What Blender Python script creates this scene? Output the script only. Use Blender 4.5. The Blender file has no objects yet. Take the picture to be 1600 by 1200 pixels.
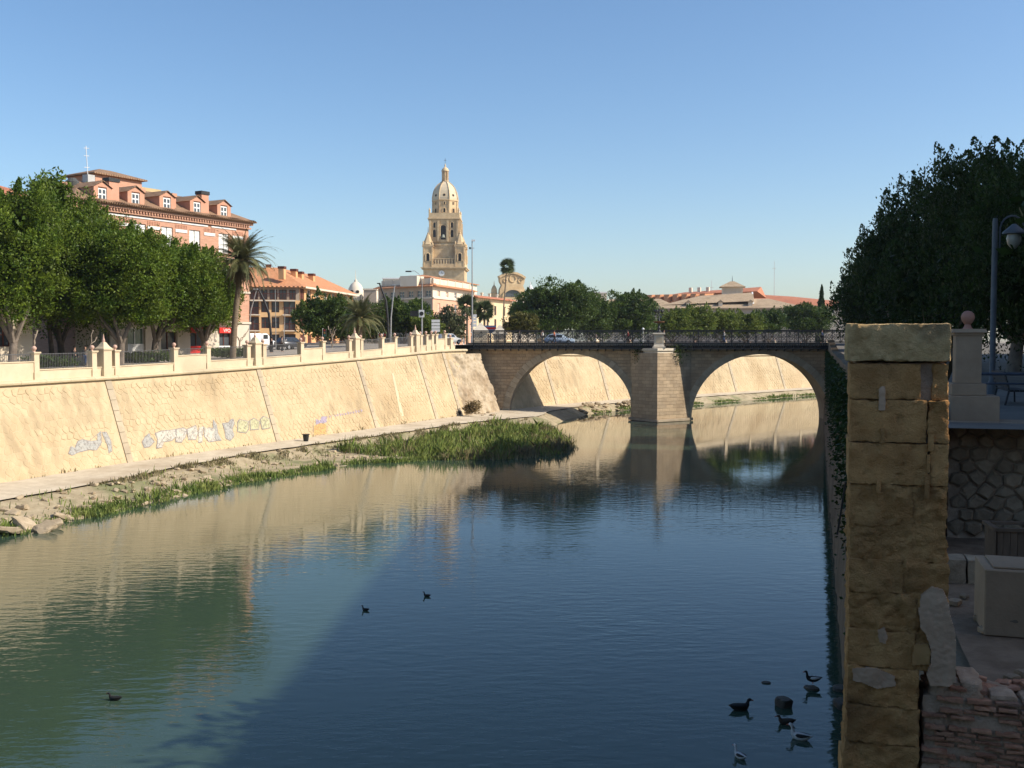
import bpy, bmesh, math, random
import numpy as np
from mathutils import Vector, Matrix, noise as mnoise

sc = bpy.context.scene
C = sc.collection
R = math.radians

# ------------------------------------------------------------------ camera
CAM_Z = 10.8
FPX = 1600.0
PITCH = math.atan(70 / 1600)
cam = bpy.data.cameras.new('camera')
cam.sensor_width = 36.0
cam.lens = 36.0
cam.clip_start = 0.1
cam.clip_end = 6000
camo = bpy.data.objects.new('camera', cam)
C.objects.link(camo)
camo.location = (0, 0, CAM_Z)
camo.rotation_euler = (math.pi / 2 - PITCH, 0, 0)
sc.camera = camo

# ------------------------------------------------------------------ light
SUN_EL = R(37)
SUN_A = R(12)            # the sun stands right of the view, a little to the viewer's side
to_sun = Vector((math.cos(SUN_A) * math.cos(SUN_EL), -math.sin(SUN_A) * math.cos(SUN_EL), math.sin(SUN_EL)))
world = bpy.data.worlds.new('World')
sc.world = world
world.use_nodes = True
wn = world.node_tree.nodes
wl = world.node_tree.links
bg = wn['Background']
sky = wn.new('ShaderNodeTexSky')
sky.sky_type = 'NISHITA'
sky.sun_disc = False
sky.sun_elevation = SUN_EL
sky.sun_rotation = math.atan2(to_sun.x, to_sun.y)
sky.altitude = 50
sky.air_density = 1.0
sky.dust_density = 1.0
sky.ozone_density = 2.8
skyhs = wn.new('ShaderNodeHueSaturation')          # the camera's vivid rendering of a clear sky
skyhs.inputs['Saturation'].default_value = 1.12
wl.new(sky.outputs[0], skyhs.inputs['Color'])
wl.new(skyhs.outputs[0], bg.inputs[0])
bg.inputs[1].default_value = 0.126
sun = bpy.data.lights.new('sun', 'SUN')
sun.energy = 4.5
sun.angle = R(0.53)
sun.color = (1.0, 0.91, 0.77)
suno = bpy.data.objects.new('sun', sun)
C.objects.link(suno)
suno.rotation_euler = (-to_sun).to_track_quat('-Z', 'Y').to_euler()
suno.location = (60, -40, 60)

vs = sc.view_settings
vs.view_transform = 'Standard'
vs.look = 'None'
vs.gamma = 1.0
vs.use_curve_mapping = False
vs.exposure = 0.42
sc.cycles.max_bounces = 6
sc.cycles.diffuse_bounces = 2
sc.cycles.glossy_bounces = 3
sc.cycles.transmission_bounces = 3
sc.cycles.transparent_max_bounces = 6
sc.cycles.caustics_reflective = False
sc.cycles.caustics_refractive = False
sc.cycles.use_denoising = True

# ------------------------------------------------------------------ helpers
def ray(px, py):
    u = (px - 800) / FPX
    v = (600 - py) / FPX
    return np.array([u, math.cos(PITCH) + v * math.sin(PITCH), -math.sin(PITCH) + v * math.cos(PITCH)])

def at(px, py, Y):
    """the world point at forward distance Y that the photograph shows at this place"""
    d = ray(px, py)
    return np.array([0, 0, CAM_Z]) + d * (Y / d[1])

def onz(px, py, z):
    d = ray(px, py)
    return np.array([0, 0, CAM_Z]) + d * ((z - CAM_Z) / d[2])

def tag(o, label=None, cat=None, group=None, kind=None):
    if label: o['label'] = label
    if cat: o['category'] = cat
    if group: o['group'] = group
    if kind: o['kind'] = kind
    return o

def thing(name, label, cat, loc=(0, 0, 0), rz=0.0, group=None):
    o = bpy.data.objects.new(name, None)
    o.empty_display_size = 0.2
    C.objects.link(o)
    o.location = loc
    o.rotation_euler = (0, 0, rz)
    o.matrix_world = Matrix.Translation(loc) @ Matrix.Rotation(rz, 4, 'Z')
    return tag(o, label, cat, group)

def copy_tree(o, parent=None):
    c = o.copy()
    C.objects.link(c)
    if parent is not None:
        c.parent = parent
    for ch in list(o.children):
        copy_tree(ch, c)
    return c

MATS = {}

def mat(name, c1, c2=None, scale=3.0, rough=0.85, bump=0.0, bscale=None, rand=0.0, spec=0.25, metal=0.0, detail=4, stretch=None, c3=None, emit=None):
    """procedural material: two tones mixed by noise, optional third stain tone, per-piece variation, fine relief"""
    if name in MATS: return MATS[name]
    m = bpy.data.materials.new(name)
    m.use_nodes = True
    nt = m.node_tree
    b = nt.nodes['Principled BSDF']
    b.inputs['Roughness'].default_value = rough
    b.inputs['Specular IOR Level'].default_value = spec
    b.inputs['Metallic'].default_value = metal
    geo = nt.nodes.new('ShaderNodeNewGeometry')
    vec = geo.outputs['Position']
    if stretch:
        mp = nt.nodes.new('ShaderNodeMapping')
        mp.inputs['Scale'].default_value = stretch
        nt.links.new(vec, mp.inputs[0])
        vec = mp.outputs[0]
    n1 = nt.nodes.new('ShaderNodeTexNoise')
    n1.inputs['Scale'].default_value = scale
    n1.inputs['Detail'].default_value = detail
    n1.inputs['Roughness'].default_value = 0.65
    nt.links.new(vec, n1.inputs['Vector'])
    ramp = nt.nodes.new('ShaderNodeValToRGB')
    ramp.color_ramp.elements[0].position = 0.34
    ramp.color_ramp.elements[1].position = 0.66
    ramp.color_ramp.elements[0].color = (*c1, 1)
    ramp.color_ramp.elements[1].color = (*(c2 or c1), 1)
    nt.links.new(n1.outputs['Fac'], ramp.inputs[0])
    col = ramp.outputs[0]
    if c3:
        n3 = nt.nodes.new('ShaderNodeTexNoise')
        n3.inputs['Scale'].default_value = scale * 0.23
        n3.inputs['Detail'].default_value = 5
        nt.links.new(vec, n3.inputs['Vector'])
        r3 = nt.nodes.new('ShaderNodeValToRGB')
        r3.color_ramp.elements[0].position = 0.52
        r3.color_ramp.elements[1].position = 0.72
        nt.links.new(n3.outputs['Fac'], r3.inputs[0])
        mx = nt.nodes.new('ShaderNodeMixRGB')
        nt.links.new(r3.outputs[0], mx.inputs[0])
        nt.links.new(col, mx.inputs[1])
        mx.inputs[2].default_value = (*c3, 1)
        col = mx.outputs[0]
    if rand:
        oi = nt.nodes.new('ShaderNodeObjectInfo')
        mr = nt.nodes.new('ShaderNodeMapRange')
        mr.inputs['To Min'].default_value = 1 - rand
        mr.inputs['To Max'].default_value = 1 + rand
        nt.links.new(oi.outputs['Random'], mr.inputs['Value'])
        hs = nt.nodes.new('ShaderNodeHueSaturation')
        nt.links.new(mr.outputs[0], hs.inputs['Value'])
        nt.links.new(col, hs.inputs['Color'])
        col = hs.outputs[0]
    nt.links.new(col, b.inputs['Base Color'])
    if bump:
        n2 = nt.nodes.new('ShaderNodeTexNoise')
        n2.inputs['Scale'].default_value = bscale or scale * 4
        n2.inputs['Detail'].default_value = 6
        n2.inputs['Roughness'].default_value = 0.7
        nt.links.new(geo.outputs['Position'], n2.inputs['Vector'])
        bp = nt.nodes.new('ShaderNodeBump')
        bp.inputs['Strength'].default_value = min(1.0, bump)
        bp.inputs['Distance'].default_value = 0.04
        nt.links.new(n2.outputs['Fac'], bp.inputs['Height'])
        nt.links.new(bp.outputs[0], b.inputs['Normal'])
    if emit:
        b.inputs['Emission Color'].default_value = (*emit, 1)
        b.inputs['Emission Strength'].default_value = 1
    MATS[name] = m
    return m

def leaf_mat(name, c1, c2, trans=0.25, spec=0.25):
    if name in MATS: return MATS[name]
    m = bpy.data.materials.new(name)
    m.use_nodes = True
    nt = m.node_tree
    for n in list(nt.nodes): nt.nodes.remove(n)
    out = nt.nodes.new('ShaderNodeOutputMaterial')
    geo = nt.nodes.new('ShaderNodeNewGeometry')
    n1 = nt.nodes.new('ShaderNodeTexNoise')
    n1.inputs['Scale'].default_value = 0.9
    n1.inputs['Detail'].default_value = 5
    nt.links.new(geo.outputs['Position'], n1.inputs['Vector'])
    ramp = nt.nodes.new('ShaderNodeValToRGB')
    ramp.color_ramp.elements[0].position = 0.35
    ramp.color_ramp.elements[1].position = 0.66
    ramp.color_ramp.elements[0].color = (*c1, 1)
    ramp.color_ramp.elements[1].color = (*c2, 1)
    nt.links.new(n1.outputs['Fac'], ramp.inputs[0])
    at_ = nt.nodes.new('ShaderNodeAttribute')
    at_.attribute_name = 'leaf_tone'
    mr = nt.nodes.new('ShaderNodeMapRange')
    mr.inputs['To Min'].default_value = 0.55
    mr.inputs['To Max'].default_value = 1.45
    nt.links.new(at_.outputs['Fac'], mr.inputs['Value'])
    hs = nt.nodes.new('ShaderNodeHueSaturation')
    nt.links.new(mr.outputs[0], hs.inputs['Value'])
    nt.links.new(ramp.outputs[0], hs.inputs['Color'])
    d = nt.nodes.new('ShaderNodeBsdfPrincipled')
    d.inputs['Roughness'].default_value = 0.5
    d.inputs['Specular IOR Level'].default_value = spec
    t = nt.nodes.new('ShaderNodeBsdfTranslucent')
    nt.links.new(hs.outputs[0], d.inputs['Base Color'])
    nt.links.new(hs.outputs[0], t.inputs['Color'])
    mx = nt.nodes.new('ShaderNodeMixShader')
    mx.inputs[0].default_value = trans
    nt.links.new(d.outputs[0], mx.inputs[1])
    nt.links.new(t.outputs[0], mx.inputs[2])
    nt.links.new(mx.outputs[0], out.inputs[0])
    MATS[name] = m
    return m

def world_of(o):
    m = o.matrix_basis
    while o.parent is not None:
        o = o.parent
        m = o.matrix_basis @ m
    return m

def mesh_np(name, V, F, m, parent=None, smooth=False, tone=None, world=True):
    """V (n,3) array, F list of index tuples or (k,4)/(k,3) array -> one mesh object"""
    me = bpy.data.meshes.new(name)
    V = np.asarray(V, dtype=np.float64)
    if parent is not None and world:
        inv = np.array(world_of(parent).inverted())
        V = V @ inv[:3, :3].T + inv[:3, 3]
    if isinstance(F, np.ndarray):
        k, n = F.shape
        me.vertices.add(len(V))
        me.vertices.foreach_set('co', V.astype(np.float32).ravel())
        me.loops.add(k * n)
        me.loops.foreach_set('vertex_index', F.astype(np.int32).ravel())
        me.polygons.add(k)
        me.polygons.foreach_set('loop_start', np.arange(0, k * n, n, dtype=np.int32))
        me.update(calc_edges=True)
        me.validate()
    else:
        me.from_pydata([tuple(v) for v in V], [], [tuple(f) for f in F])
    if tone is not None:
        a = me.attributes.new('leaf_tone', 'FLOAT', 'FACE')
        a.data.foreach_set('value', np.asarray(tone, dtype=np.float32))
    if smooth:
        me.polygons.foreach_set('use_smooth', [True] * len(me.polygons))
    me.materials.append(m)
    o = bpy.data.objects.new(name, me)
    C.objects.link(o)
    if parent is not None:
        o.parent = parent
    return o

class MB:
    """collects simple solids; build() links them as one mesh object"""
    def __init__(self):
        self.v = []; self.f = []
    def add(self, vs, fs):
        k = len(self.v)
        self.v += [tuple(map(float, q)) for q in vs]
        self.f += [tuple(i + k for i in q) for q in fs]
        return self
    def box(self, x0, x1, y0, y1, z0, z1, t=0.0, ty=None):
        """box; t shrinks the top (taper)"""
        ty = t if ty is None else ty
        return self.add([(x0, y0, z0), (x1, y0, z0), (x1, y1, z0), (x0, y1, z0),
                         (x0 + t, y0 + ty, z1), (x1 - t, y0 + ty, z1), (x1 - t, y1 - ty, z1), (x0 + t, y1 - ty, z1)],
                        [(0, 3, 2, 1), (4, 5, 6, 7), (0, 1, 5, 4), (1, 2, 6, 5), (2, 3, 7, 6), (3, 0, 4, 7)])
    def obox(self, p, e1, e2, a0, a1, b0, b1, z0, z1):
        """box along two horizontal unit directions"""
        p = np.asarray(p, float); e1 = np.asarray(e1, float); e2 = np.asarray(e2, float)
        q = []
        for z in (z0, z1):
            for a, b in ((a0, b0), (a1, b0), (a1, b1), (a0, b1)):
                xy = p[:2] + e1[:2] * a + e2[:2] * b
                q.append((xy[0], xy[1], z))
        return self.add(q, [(0, 3, 2, 1), (4, 5, 6, 7), (0, 1, 5, 4), (1, 2, 6, 5), (2, 3, 7, 6), (3, 0, 4, 7)])
    def tube(self, pts, r, n=6, cap=True):
        pts = [Vector(p) for p in pts]
        rs = r if hasattr(r, '__len__') else [r] * len(pts)
        k = len(self.v)
        ref = None
        for i, p in enumerate(pts):
            d = (pts[min(i + 1, len(pts) - 1)] - pts[max(i - 1, 0)])
            if d.length < 1e-9: d = Vector((0, 0, 1))
            d.normalize()
            if ref is None:
                ref = Vector((1, 0, 0)) if abs(d.x) < 0.9 else Vector((0, 1, 0))
            a = (ref - d * ref.dot(d)).normalized()
            b = d.cross(a)
            ref = a
            for j in range(n):
                t = 2 * math.pi * j / n
                self.v.append(tuple(p + (a * math.cos(t) + b * math.sin(t)) * rs[i]))
        for i in range(len(pts) - 1):
            for j in range(n):
                j2 = (j + 1) % n
                self.f.append((k + i * n + j, k + i * n + j2, k + (i + 1) * n + j2, k + (i + 1) * n + j))
        if cap:
            self.f.append(tuple(k + j for j in reversed(range(n))))
            self.f.append(tuple(k + (len(pts) - 1) * n + j for j in range(n)))
        return self
    def lathe(self, prof, c=(0, 0, 0), n=16, rot=0.0, sx=1.0, sy=1.0):
        """profile [(r, z)...] about a vertical axis"""
        k = len(self.v)
        for r, z in prof:
            for j in range(n):
                t = rot + 2 * math.pi * j / n
                self.v.append((c[0] + r * math.cos(t) * sx, c[1] + r * math.sin(t) * sy, c[2] + z))
        for i in range(len(prof) - 1):
            for j in range(n):
                j2 = (j + 1) % n
                self.f.append((k + i * n + j, k + i * n + j2, k + (i + 1) * n + j2, k + (i + 1) * n + j))
        self.f.append(tuple(k + j for j in reversed(range(n))))
        self.f.append(tuple(k + (len(prof) - 1) * n + j for j in range(n)))
        return self
    def prism(self, poly, a, b, axis='y'):
        """extrude a 2-D polygon between a and b: axis y -> poly is (x, z); x -> (y, z); z -> (x, y)"""
        n = len(poly)
        def P(q, t):
            return {'y': (q[0], t, q[1]), 'x': (t, q[0], q[1]), 'z': (q[0], q[1], t)}[axis]
        vs = [P(q, a) for q in poly] + [P(q, b) for q in poly]
        fs = [tuple(range(n)), tuple(reversed(range(n, 2 * n)))]
        fs += [(i, i + n, (i + 1) % n + n, (i + 1) % n) for i in range(n)]
        return self.add(vs, fs)
    def build(self, name, m, parent=None, world=False, smooth=False, bevel=0.0):
        o = mesh_np(name, np.array(self.v), self.f, m, parent, smooth=smooth, world=world)
        me = o.data
        bm = bmesh.new(); bm.from_mesh(me)
        bmesh.ops.recalc_face_normals(bm, faces=bm.faces)
        if bevel:
            bmesh.ops.bevel(bm, geom=list(bm.edges), offset=bevel, segments=1, affect='EDGES', clamp_overlap=True)
        bm.to_mesh(me); bm.free()
        if smooth:
            me.polygons.foreach_set('use_smooth', [True] * len(me.polygons))
            try:
                me.set_sharp_from_angle(angle=R(50))
            except Exception:
                pass
        return o

def instance(o, name=None, parent=None, loc=None, rot=None, scale=None):
    c = bpy.data.objects.new(name or o.name.split('.')[0], o.data)
    C.objects.link(c)
    if parent is not None: c.parent = parent
    if loc is not None: c.location = loc
    if rot is not None: c.rotation_euler = rot
    if scale is not None: c.scale = scale
    return c

def fbm(p, s=1.0, o=4):
    return mnoise.fractal(Vector(p) * s, 0.9, 2.1, o)
# ------------------------------------------------------------------ the line of the left embankment wall (its foot)
WP = np.array([(-58, 12), (-46, 40), (-34.2, 68), (-29.7, 80), (-22.0, 96), (-14.7, 111), (-6.2, 129), (6.3, 150), (16.5, 163), (29.3, 176), (41.6, 187.5), (53.5, 199), (80, 222), (118, 250), (170, 280)], float)

def catmull(P, n=40):
    out = []
    for i in range(1, len(P) - 2):
        p0, p1, p2, p3 = P[i - 1], P[i], P[i + 1], P[i + 2]
        for k in range(n):
            t = k / n
            out.append(0.5 * ((2 * p1) + (-p0 + p2) * t + (2 * p0 - 5 * p1 + 4 * p2 - p3) * t * t + (-p0 + 3 * p1 - 3 * p2 + p3) * t ** 3))
    return np.array(out)

WL = catmull(WP)
WS = np.concatenate([[0], np.cumsum(np.hypot(*np.diff(WL, axis=0).T))])
def w_xy(s): return np.array([np.interp(s, WS, WL[:, 0]), np.interp(s, WS, WL[:, 1])])
def w_t(s):
    d = w_xy(s + 1.5) - w_xy(s - 1.5)
    return d / np.hypot(*d)
def w_n(s):
    t = w_t(s)
    return np.array([t[1], -t[0]])           # towards the river
def s_of_y(y): return float(np.interp(y, WL[:, 1], WS))
def foot(p):
    d = np.hypot(WL[:, 0] - p[0], WL[:, 1] - p[1])
    i = int(np.argmin(d))
    return WS[i], d[i]
PATH_Z = 1.2
BATTER = 0.34
def cop_z(s):
    y = w_xy(s)[1]
    return float(np.interp(y, [40, 66, 80, 95, 110, 122, 129, 137, 151, 187, 260], [7.55, 7.62, 7.7, 8.07, 8.55, 9.0, 9.3, 9.3, 8.5, 7.75, 7.6]))
def w_pt(s, z, out=0.0):
    """a point of the battered wall face at height z, `out` metres proud of it"""
    n = w_n(s)
    off = -(z - PATH_Z) * BATTER + out * 0.947
    xy = w_xy(s) + n * off
    return np.array([xy[0], xy[1], z + out * 0.322])
S0, S1 = s_of_y(44), s_of_y(247)
SB0, SB1 = s_of_y(133.5), s_of_y(147.5)       # the bridge crosses here

# ------------------------------------------------------------------ materials of the setting
M_path = mat('dusty_path', (0.50, 0.42, 0.31), (0.62, 0.54, 0.41), 1.3, 0.95, 0.5, 6, c3=(0.42, 0.34, 0.24))
M_bank = mat('bank_earth', (0.30, 0.24, 0.15), (0.46, 0.38, 0.25), 1.1, 0.95, 0.9, 5, c3=(0.15, 0.17, 0.07))
M_street = mat('promenade_paving', (0.38, 0.33, 0.28), (0.45, 0.40, 0.33), 0.7, 0.9, 0.3, 5)
M_ground = mat('far_ground', (0.28, 0.24, 0.18), (0.36, 0.32, 0.24), 0.05, 0.95)
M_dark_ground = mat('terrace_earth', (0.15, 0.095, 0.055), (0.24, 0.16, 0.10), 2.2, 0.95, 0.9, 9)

def sheet(name, rows, m, kind='structure', parent=None, smooth=True):
    rows = np.array(rows)
    a, b = rows.shape[:2]
    V = rows.reshape(-1, 3)
    i = np.arange(a - 1)[:, None] * b + np.arange(b - 1)[None, :]
    F = np.stack([i, i + 1, i + b + 1, i + b], -1).reshape(-1, 4)
    o = mesh_np(name, V, F, m, parent, smooth=smooth)
    if kind: o['kind'] = kind
    return o

# water
def water_material():
    m = bpy.data.materials.new('river_water')
    m.use_nodes = True
    nt = m.node_tree
    b = nt.nodes['Principled BSDF']
    geo = nt.nodes.new('ShaderNodeNewGeometry')
    n0 = nt.nodes.new('ShaderNodeTexNoise'); n0.inputs['Scale'].default_value = 0.06; n0.inputs['Detail'].default_value = 3
    nt.links.new(geo.outputs['Position'], n0.inputs['Vector'])
    ramp = nt.nodes.new('ShaderNodeValToRGB')
    ramp.color_ramp.elements[0].color = (0.034, 0.060, 0.040, 1)
    ramp.color_ramp.elements[1].color = (0.043, 0.070, 0.046, 1)
    nt.links.new(n0.outputs['Fac'], ramp.inputs[0])
    nt.links.new(ramp.outputs[0], b.inputs['Base Color'])
    b.inputs['Roughness'].default_value = 0.035
    b.inputs['IOR'].default_value = 1.333
    b.inputs['Specular IOR Level'].default_value = 0.5
    # ripples: crests lie across the current; calm water in the lee of the bridge
    def wave(scale, sx, sy, rotz, detail=2.0):
        mp = nt.nodes.new('ShaderNodeMapping')
        mp.inputs['Rotation'].default_value = (0, 0, rotz)
        mp.inputs['Scale'].default_value = (sx, sy, 1)
        nt.links.new(geo.outputs['Position'], mp.inputs[0])
        n = nt.nodes.new('ShaderNodeTexNoise')
        n.inputs['Scale'].default_value = scale
        n.inputs['Detail'].default_value = detail
        n.inputs['Roughness'].default_value = 0.5
        nt.links.new(mp.outputs[0], n.inputs['Vector'])
        return n.outputs['Fac']
    w1 = wave(1.35, 0.7, 1.7, R(-12), 3.0)
    w2 = wave(3.6, 0.8, 1.5, R(14), 2.0)
    ad = nt.nodes.new('ShaderNodeMath'); ad.operation = 'MULTIPLY_ADD'
    nt.links.new(w2, ad.inputs[0]); ad.inputs[1].default_value = 0.22; nt.links.new(w1, ad.inputs[2])
    sep = nt.nodes.new('ShaderNodeSeparateXYZ')
    nt.links.new(geo.outputs['Position'], sep.inputs[0])
    mr = nt.nodes.new('ShaderNodeMapRange')
    mr.inputs['From Min'].default_value = 40; mr.inputs['From Max'].default_value = 115
    mr.inputs['To Min'].default_value = 1.0; mr.inputs['To Max'].default_value = 0.14
    nt.links.new(sep.outputs['Y'], mr.inputs['Value'])
    n4 = nt.nodes.new('ShaderNodeTexNoise'); n4.inputs['Scale'].default_value = 0.075; n4.inputs['Detail'].default_value = 3
    nt.links.new(geo.outputs['Position'], n4.inputs['Vector'])
    mr2 = nt.nodes.new('ShaderNodeMapRange')
    mr2.inputs['From Min'].default_value = 0.35; mr2.inputs['From Max'].default_value = 0.65
    mr2.inputs['To Min'].default_value = 0.25; mr2.inputs['To Max'].default_value = 1.25
    nt.links.new(n4.outputs['Fac'], mr2.inputs['Value'])
    mu = nt.nodes.new('ShaderNodeMath'); mu.operation = 'MULTIPLY'
    nt.links.new(mr.outputs[0], mu.inputs[0]); nt.links.new(mr2.outputs[0], mu.inputs[1])
    hm = nt.nodes.new('ShaderNodeMath'); hm.operation = 'MULTIPLY'
    nt.links.new(ad.outputs[0], hm.inputs[0]); nt.links.new(mu.outputs[0], hm.inputs[1])
    bp = nt.nodes.new('ShaderNodeBump')
    bp.inputs['Strength'].default_value = 1.0
    bp.inputs['Distance'].default_value = 0.019
    nt.links.new(hm.outputs[0], bp.inputs['Height'])
    nt.links.new(bp.outputs[0], b.inputs['Normal'])
    return m

sheet('river_water', [[(-70, -40, 0), (320, -40, 0)], [(-70, 330, 0), (320, 330, 0)]], water_material(), smooth=False)

# left bank: path, rubble slope, water's edge, each as an offset from the wall foot
EDGE = [(-31.1, 61.9), (-27.1, 72.0), (-22.2, 88.3), (-15.2, 100.9), (-6.0, 118.6), (3.6, 130.5), (5.2, 139), (11.0, 151), (21.5, 162), (45, 187), (57, 198)]
SHORE = [(-36, 40), (-28.1, 55.7), (-24.5, 64.9), (-19.7, 78.2), (-13.3, 88.3), (-7.0, 91.2), (-1, 91.8), (4.2, 96), (5.6, 102), (5.0, 109), (4.2, 119), (5.2, 127), (7.4, 138), (13.0, 151), (24.0, 162.5), (47.5, 186.5), (59.5, 198)]
es = sorted(foot(p) for p in EDGE); ss_ = sorted(foot(p) for p in SHORE)
def edge_d(s): return float(np.interp(s, [a for a, b in es], [b for a, b in es]))
def shore_d(s): return float(np.interp(s, [a for a, b in ss_], [b for a, b in ss_]))

rows_p, rows_b = [], []
for s in np.arange(S0, S1, 0.8):
    p, n = w_xy(s), w_n(s)
    e, d = edge_d(s), shore_d(s)
    e += 0.25 * fbm((s * 0.35, 1, 2))
    r = []
    for k, u in enumerate(np.linspace(-3.0, e, 9)):
        q = p + n * u
        r.append((q[0], q[1], PATH_Z - 0.16 * max(0, u) / e + 0.03 * fbm((q[0] * 0.4, q[1] * 0.4, 3))))
    rows_p.append(r)
    r = []
    zl = PATH_Z - 0.17
    for k, f in enumerate(np.linspace(0, 1.25, 15)):
        u = e - 0.2 + (d - e + 0.2) * f
        q = p + n * u
        drop = min(1, (u - e) / 1.6) if (d - e) > 6 else f
        z = zl + (0.12 - zl) * max(0, min(1, drop)) - 0.12 * max(0, min(1, f)) - max(0, f - 1) * 4
        z += 0.14 * fbm((q[0] * 0.8, q[1] * 0.8, 7)) * (1 if 0 < k else 0) - (0.12 if k == 0 else 0)
        r.append((q[0], q[1], z))
    rows_b.append(r)
sheet('footpath', rows_p, M_path)
bank = sheet('river_bank', rows_b, M_bank, smooth=False)

def bank_z(s, u):
    e, d = edge_d(s), shore_d(s)
    f = (u - e) / max(0.1, d - e)
    drop = min(1, (u - e) / 1.6) if (d - e) > 6 else f
    zl = PATH_Z - 0.17
    return zl + (0.12 - zl) * max(0, min(1, drop)) - 0.12 * max(0, min(1, f)) - max(0, f - 1) * 4

# left promenade and the town behind it
rows = []
for s in np.arange(S0, S1 + 2, 2.0):
    z = cop_z(s) + 0.75
    p, n = w_xy(s), w_n(s)
    o0 = -(cop_z(s) - PATH_Z) * BATTER - 0.45
    r = []
    for u, dz in ((0, 0), (6, 0.02), (20, 0.15), (60, 0.3), (260, 0.4)):
        q = p + n * (o0 - u)
        zz = z + dz if u < 30 else max(z + dz, 9.0)
        r.append((q[0], q[1], zz))
    rows.append(r)
sheet('promenade', rows, M_street)
sheet('far_ground', [[(-900, 262, 8.4), (900, 262, 8.4)], [(-900, 1500, 8.4), (900, 1500, 8.4)]], M_ground, smooth=False)

# right bank: promenade on top, lower terrace by the ruin
BANK_A = np.array([1.45, 0.0]); BANK_T = np.array([0.2856, 0.9583]); BANK_N = np.array([-BANK_T[1], BANK_T[0]])   # N points to the river
def rb(y, u=0.0):
    """point of the right bank edge at forward distance y, moved u metres inland"""
    p = np.array([1.45 + 0.298 * y + max(0.0, y - 140) * 0.95, y])
    return p - BANK_N * u
RB_Z = 9.0
rows = []
for y in np.linspace(20.5, 300, 60):
    zz = float(np.interp(y, [0, 90, 128, 140, 300], [9.0, 9.2, 10.28, 10.28, 9.2]))
    rows.append([(*rb(y, u), zz + 0.002 * u) for u in (0.3, 3, 8, 30, 250)])
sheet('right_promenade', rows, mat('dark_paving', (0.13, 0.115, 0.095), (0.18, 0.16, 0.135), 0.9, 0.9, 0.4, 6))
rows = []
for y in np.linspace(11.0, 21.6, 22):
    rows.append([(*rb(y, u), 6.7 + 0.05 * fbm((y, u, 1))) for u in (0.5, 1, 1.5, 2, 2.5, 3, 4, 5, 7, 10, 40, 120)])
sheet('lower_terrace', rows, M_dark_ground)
sheet('river_bed', [[(-90, -60, -1.6), (340, -60, -1.6)], [(-90, 340, -1.6), (340, 340, -1.6)]], M_bank, smooth=False)

# ------------------------------------------------------------------ embankment wall: mortar backing, rubble stones, pilasters, coping
def weathered(name, c1, c2, c3, rand, mort=False):
    """wall stone: noise tones, brown water streaks running down the batter, dusty foot"""
    m = mat(name, c1, c2, 0.7, 0.92, 0.7, 9, rand=rand, c3=c3, detail=9)
    nt = m.node_tree; b = nt.nodes['Principled BSDF']
    src = b.inputs['Base Color'].links[0].from_socket
    geo = nt.nodes.new('ShaderNodeNewGeometry')
    mp = nt.nodes.new('ShaderNodeMapping'); mp.inputs['Scale'].default_value = (1.3, 1.3, 0.09)
    nt.links.new(geo.outputs['Position'], mp.inputs[0])
    n = nt.nodes.new('ShaderNodeTexNoise'); n.inputs['Scale'].default_value = 1.0; n.inputs['Detail'].default_value = 6
    nt.links.new(mp.outputs[0], n.inputs['Vector'])
    n2 = nt.nodes.new('ShaderNodeTexNoise'); n2.inputs['Scale'].default_value = 0.12; n2.inputs['Detail'].default_value = 3
    nt.links.new(geo.outputs['Position'], n2.inputs['Vector'])
    mu = nt.nodes.new('ShaderNodeMath'); mu.operation = 'MULTIPLY'
    nt.links.new(n.outputs['Fac'], mu.inputs[0]); nt.links.new(n2.outputs['Fac'], mu.inputs[1])
    rp = nt.nodes.new('ShaderNodeValToRGB')
    rp.color_ramp.elements[0].position = 0.27; rp.color_ramp.elements[1].position = 0.40
    rp.color_ramp.elements[0].color = (0, 0, 0, 1); rp.color_ramp.elements[1].color = (0.6, 0.6, 0.6, 1)
    nt.links.new(mu.outputs[0], rp.inputs[0])
    mx = nt.nodes.new('ShaderNodeMixRGB')
    nt.links.new(rp.outputs[0], mx.inputs[0]); nt.links.new(src, mx.inputs[1]); mx.inputs[2].default_value = (0.34, 0.26, 0.16, 1)
    nt.links.new(mx.outputs[0], b.inputs['Base Color'])
    return m
M_mortar = weathered('wall_mortar', (0.54, 0.42, 0.265), (0.60, 0.475, 0.305), (0.50, 0.38, 0.235), 0)
M_stone = weathered('wall_stone', (0.49, 0.375, 0.225), (0.60, 0.47, 0.295), (0.45, 0.33, 0.19), 0.06)
M_stone_s = weathered('wall_stone_field', (0.49, 0.375, 0.225), (0.61, 0.475, 0.295), (0.45, 0.33, 0.19), 0)
M_pil = mat('pilaster_concrete', (0.42, 0.345, 0.24), (0.52, 0.43, 0.305), 1.2, 0.9, 0.4, 8, c3=(0.37, 0.305, 0.22))
M_cop = mat('coping_stone', (0.56, 0.46, 0.30), (0.64, 0.53, 0.36), 0.9, 0.9, 0.4, 8, c3=(0.44, 0.36, 0.25))
M_pale = mat('parapet_stone', (0.62, 0.50, 0.34), (0.70, 0.57, 0.40), 0.9, 0.85, 0.3, 9, c3=(0.52, 0.41, 0.28))
M_ball = mat('pink_marble', (0.52, 0.33, 0.26), (0.60, 0.40, 0.31), 6, 0.6)
M_iron = mat('dark_iron', (0.018, 0.019, 0.02), (0.035, 0.035, 0.036), 5, 0.55, spec=0.4)
M_railgrey = mat('grey_rail_paint', (0.10, 0.10, 0.10), (0.14, 0.14, 0.14), 4, 0.6)

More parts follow.
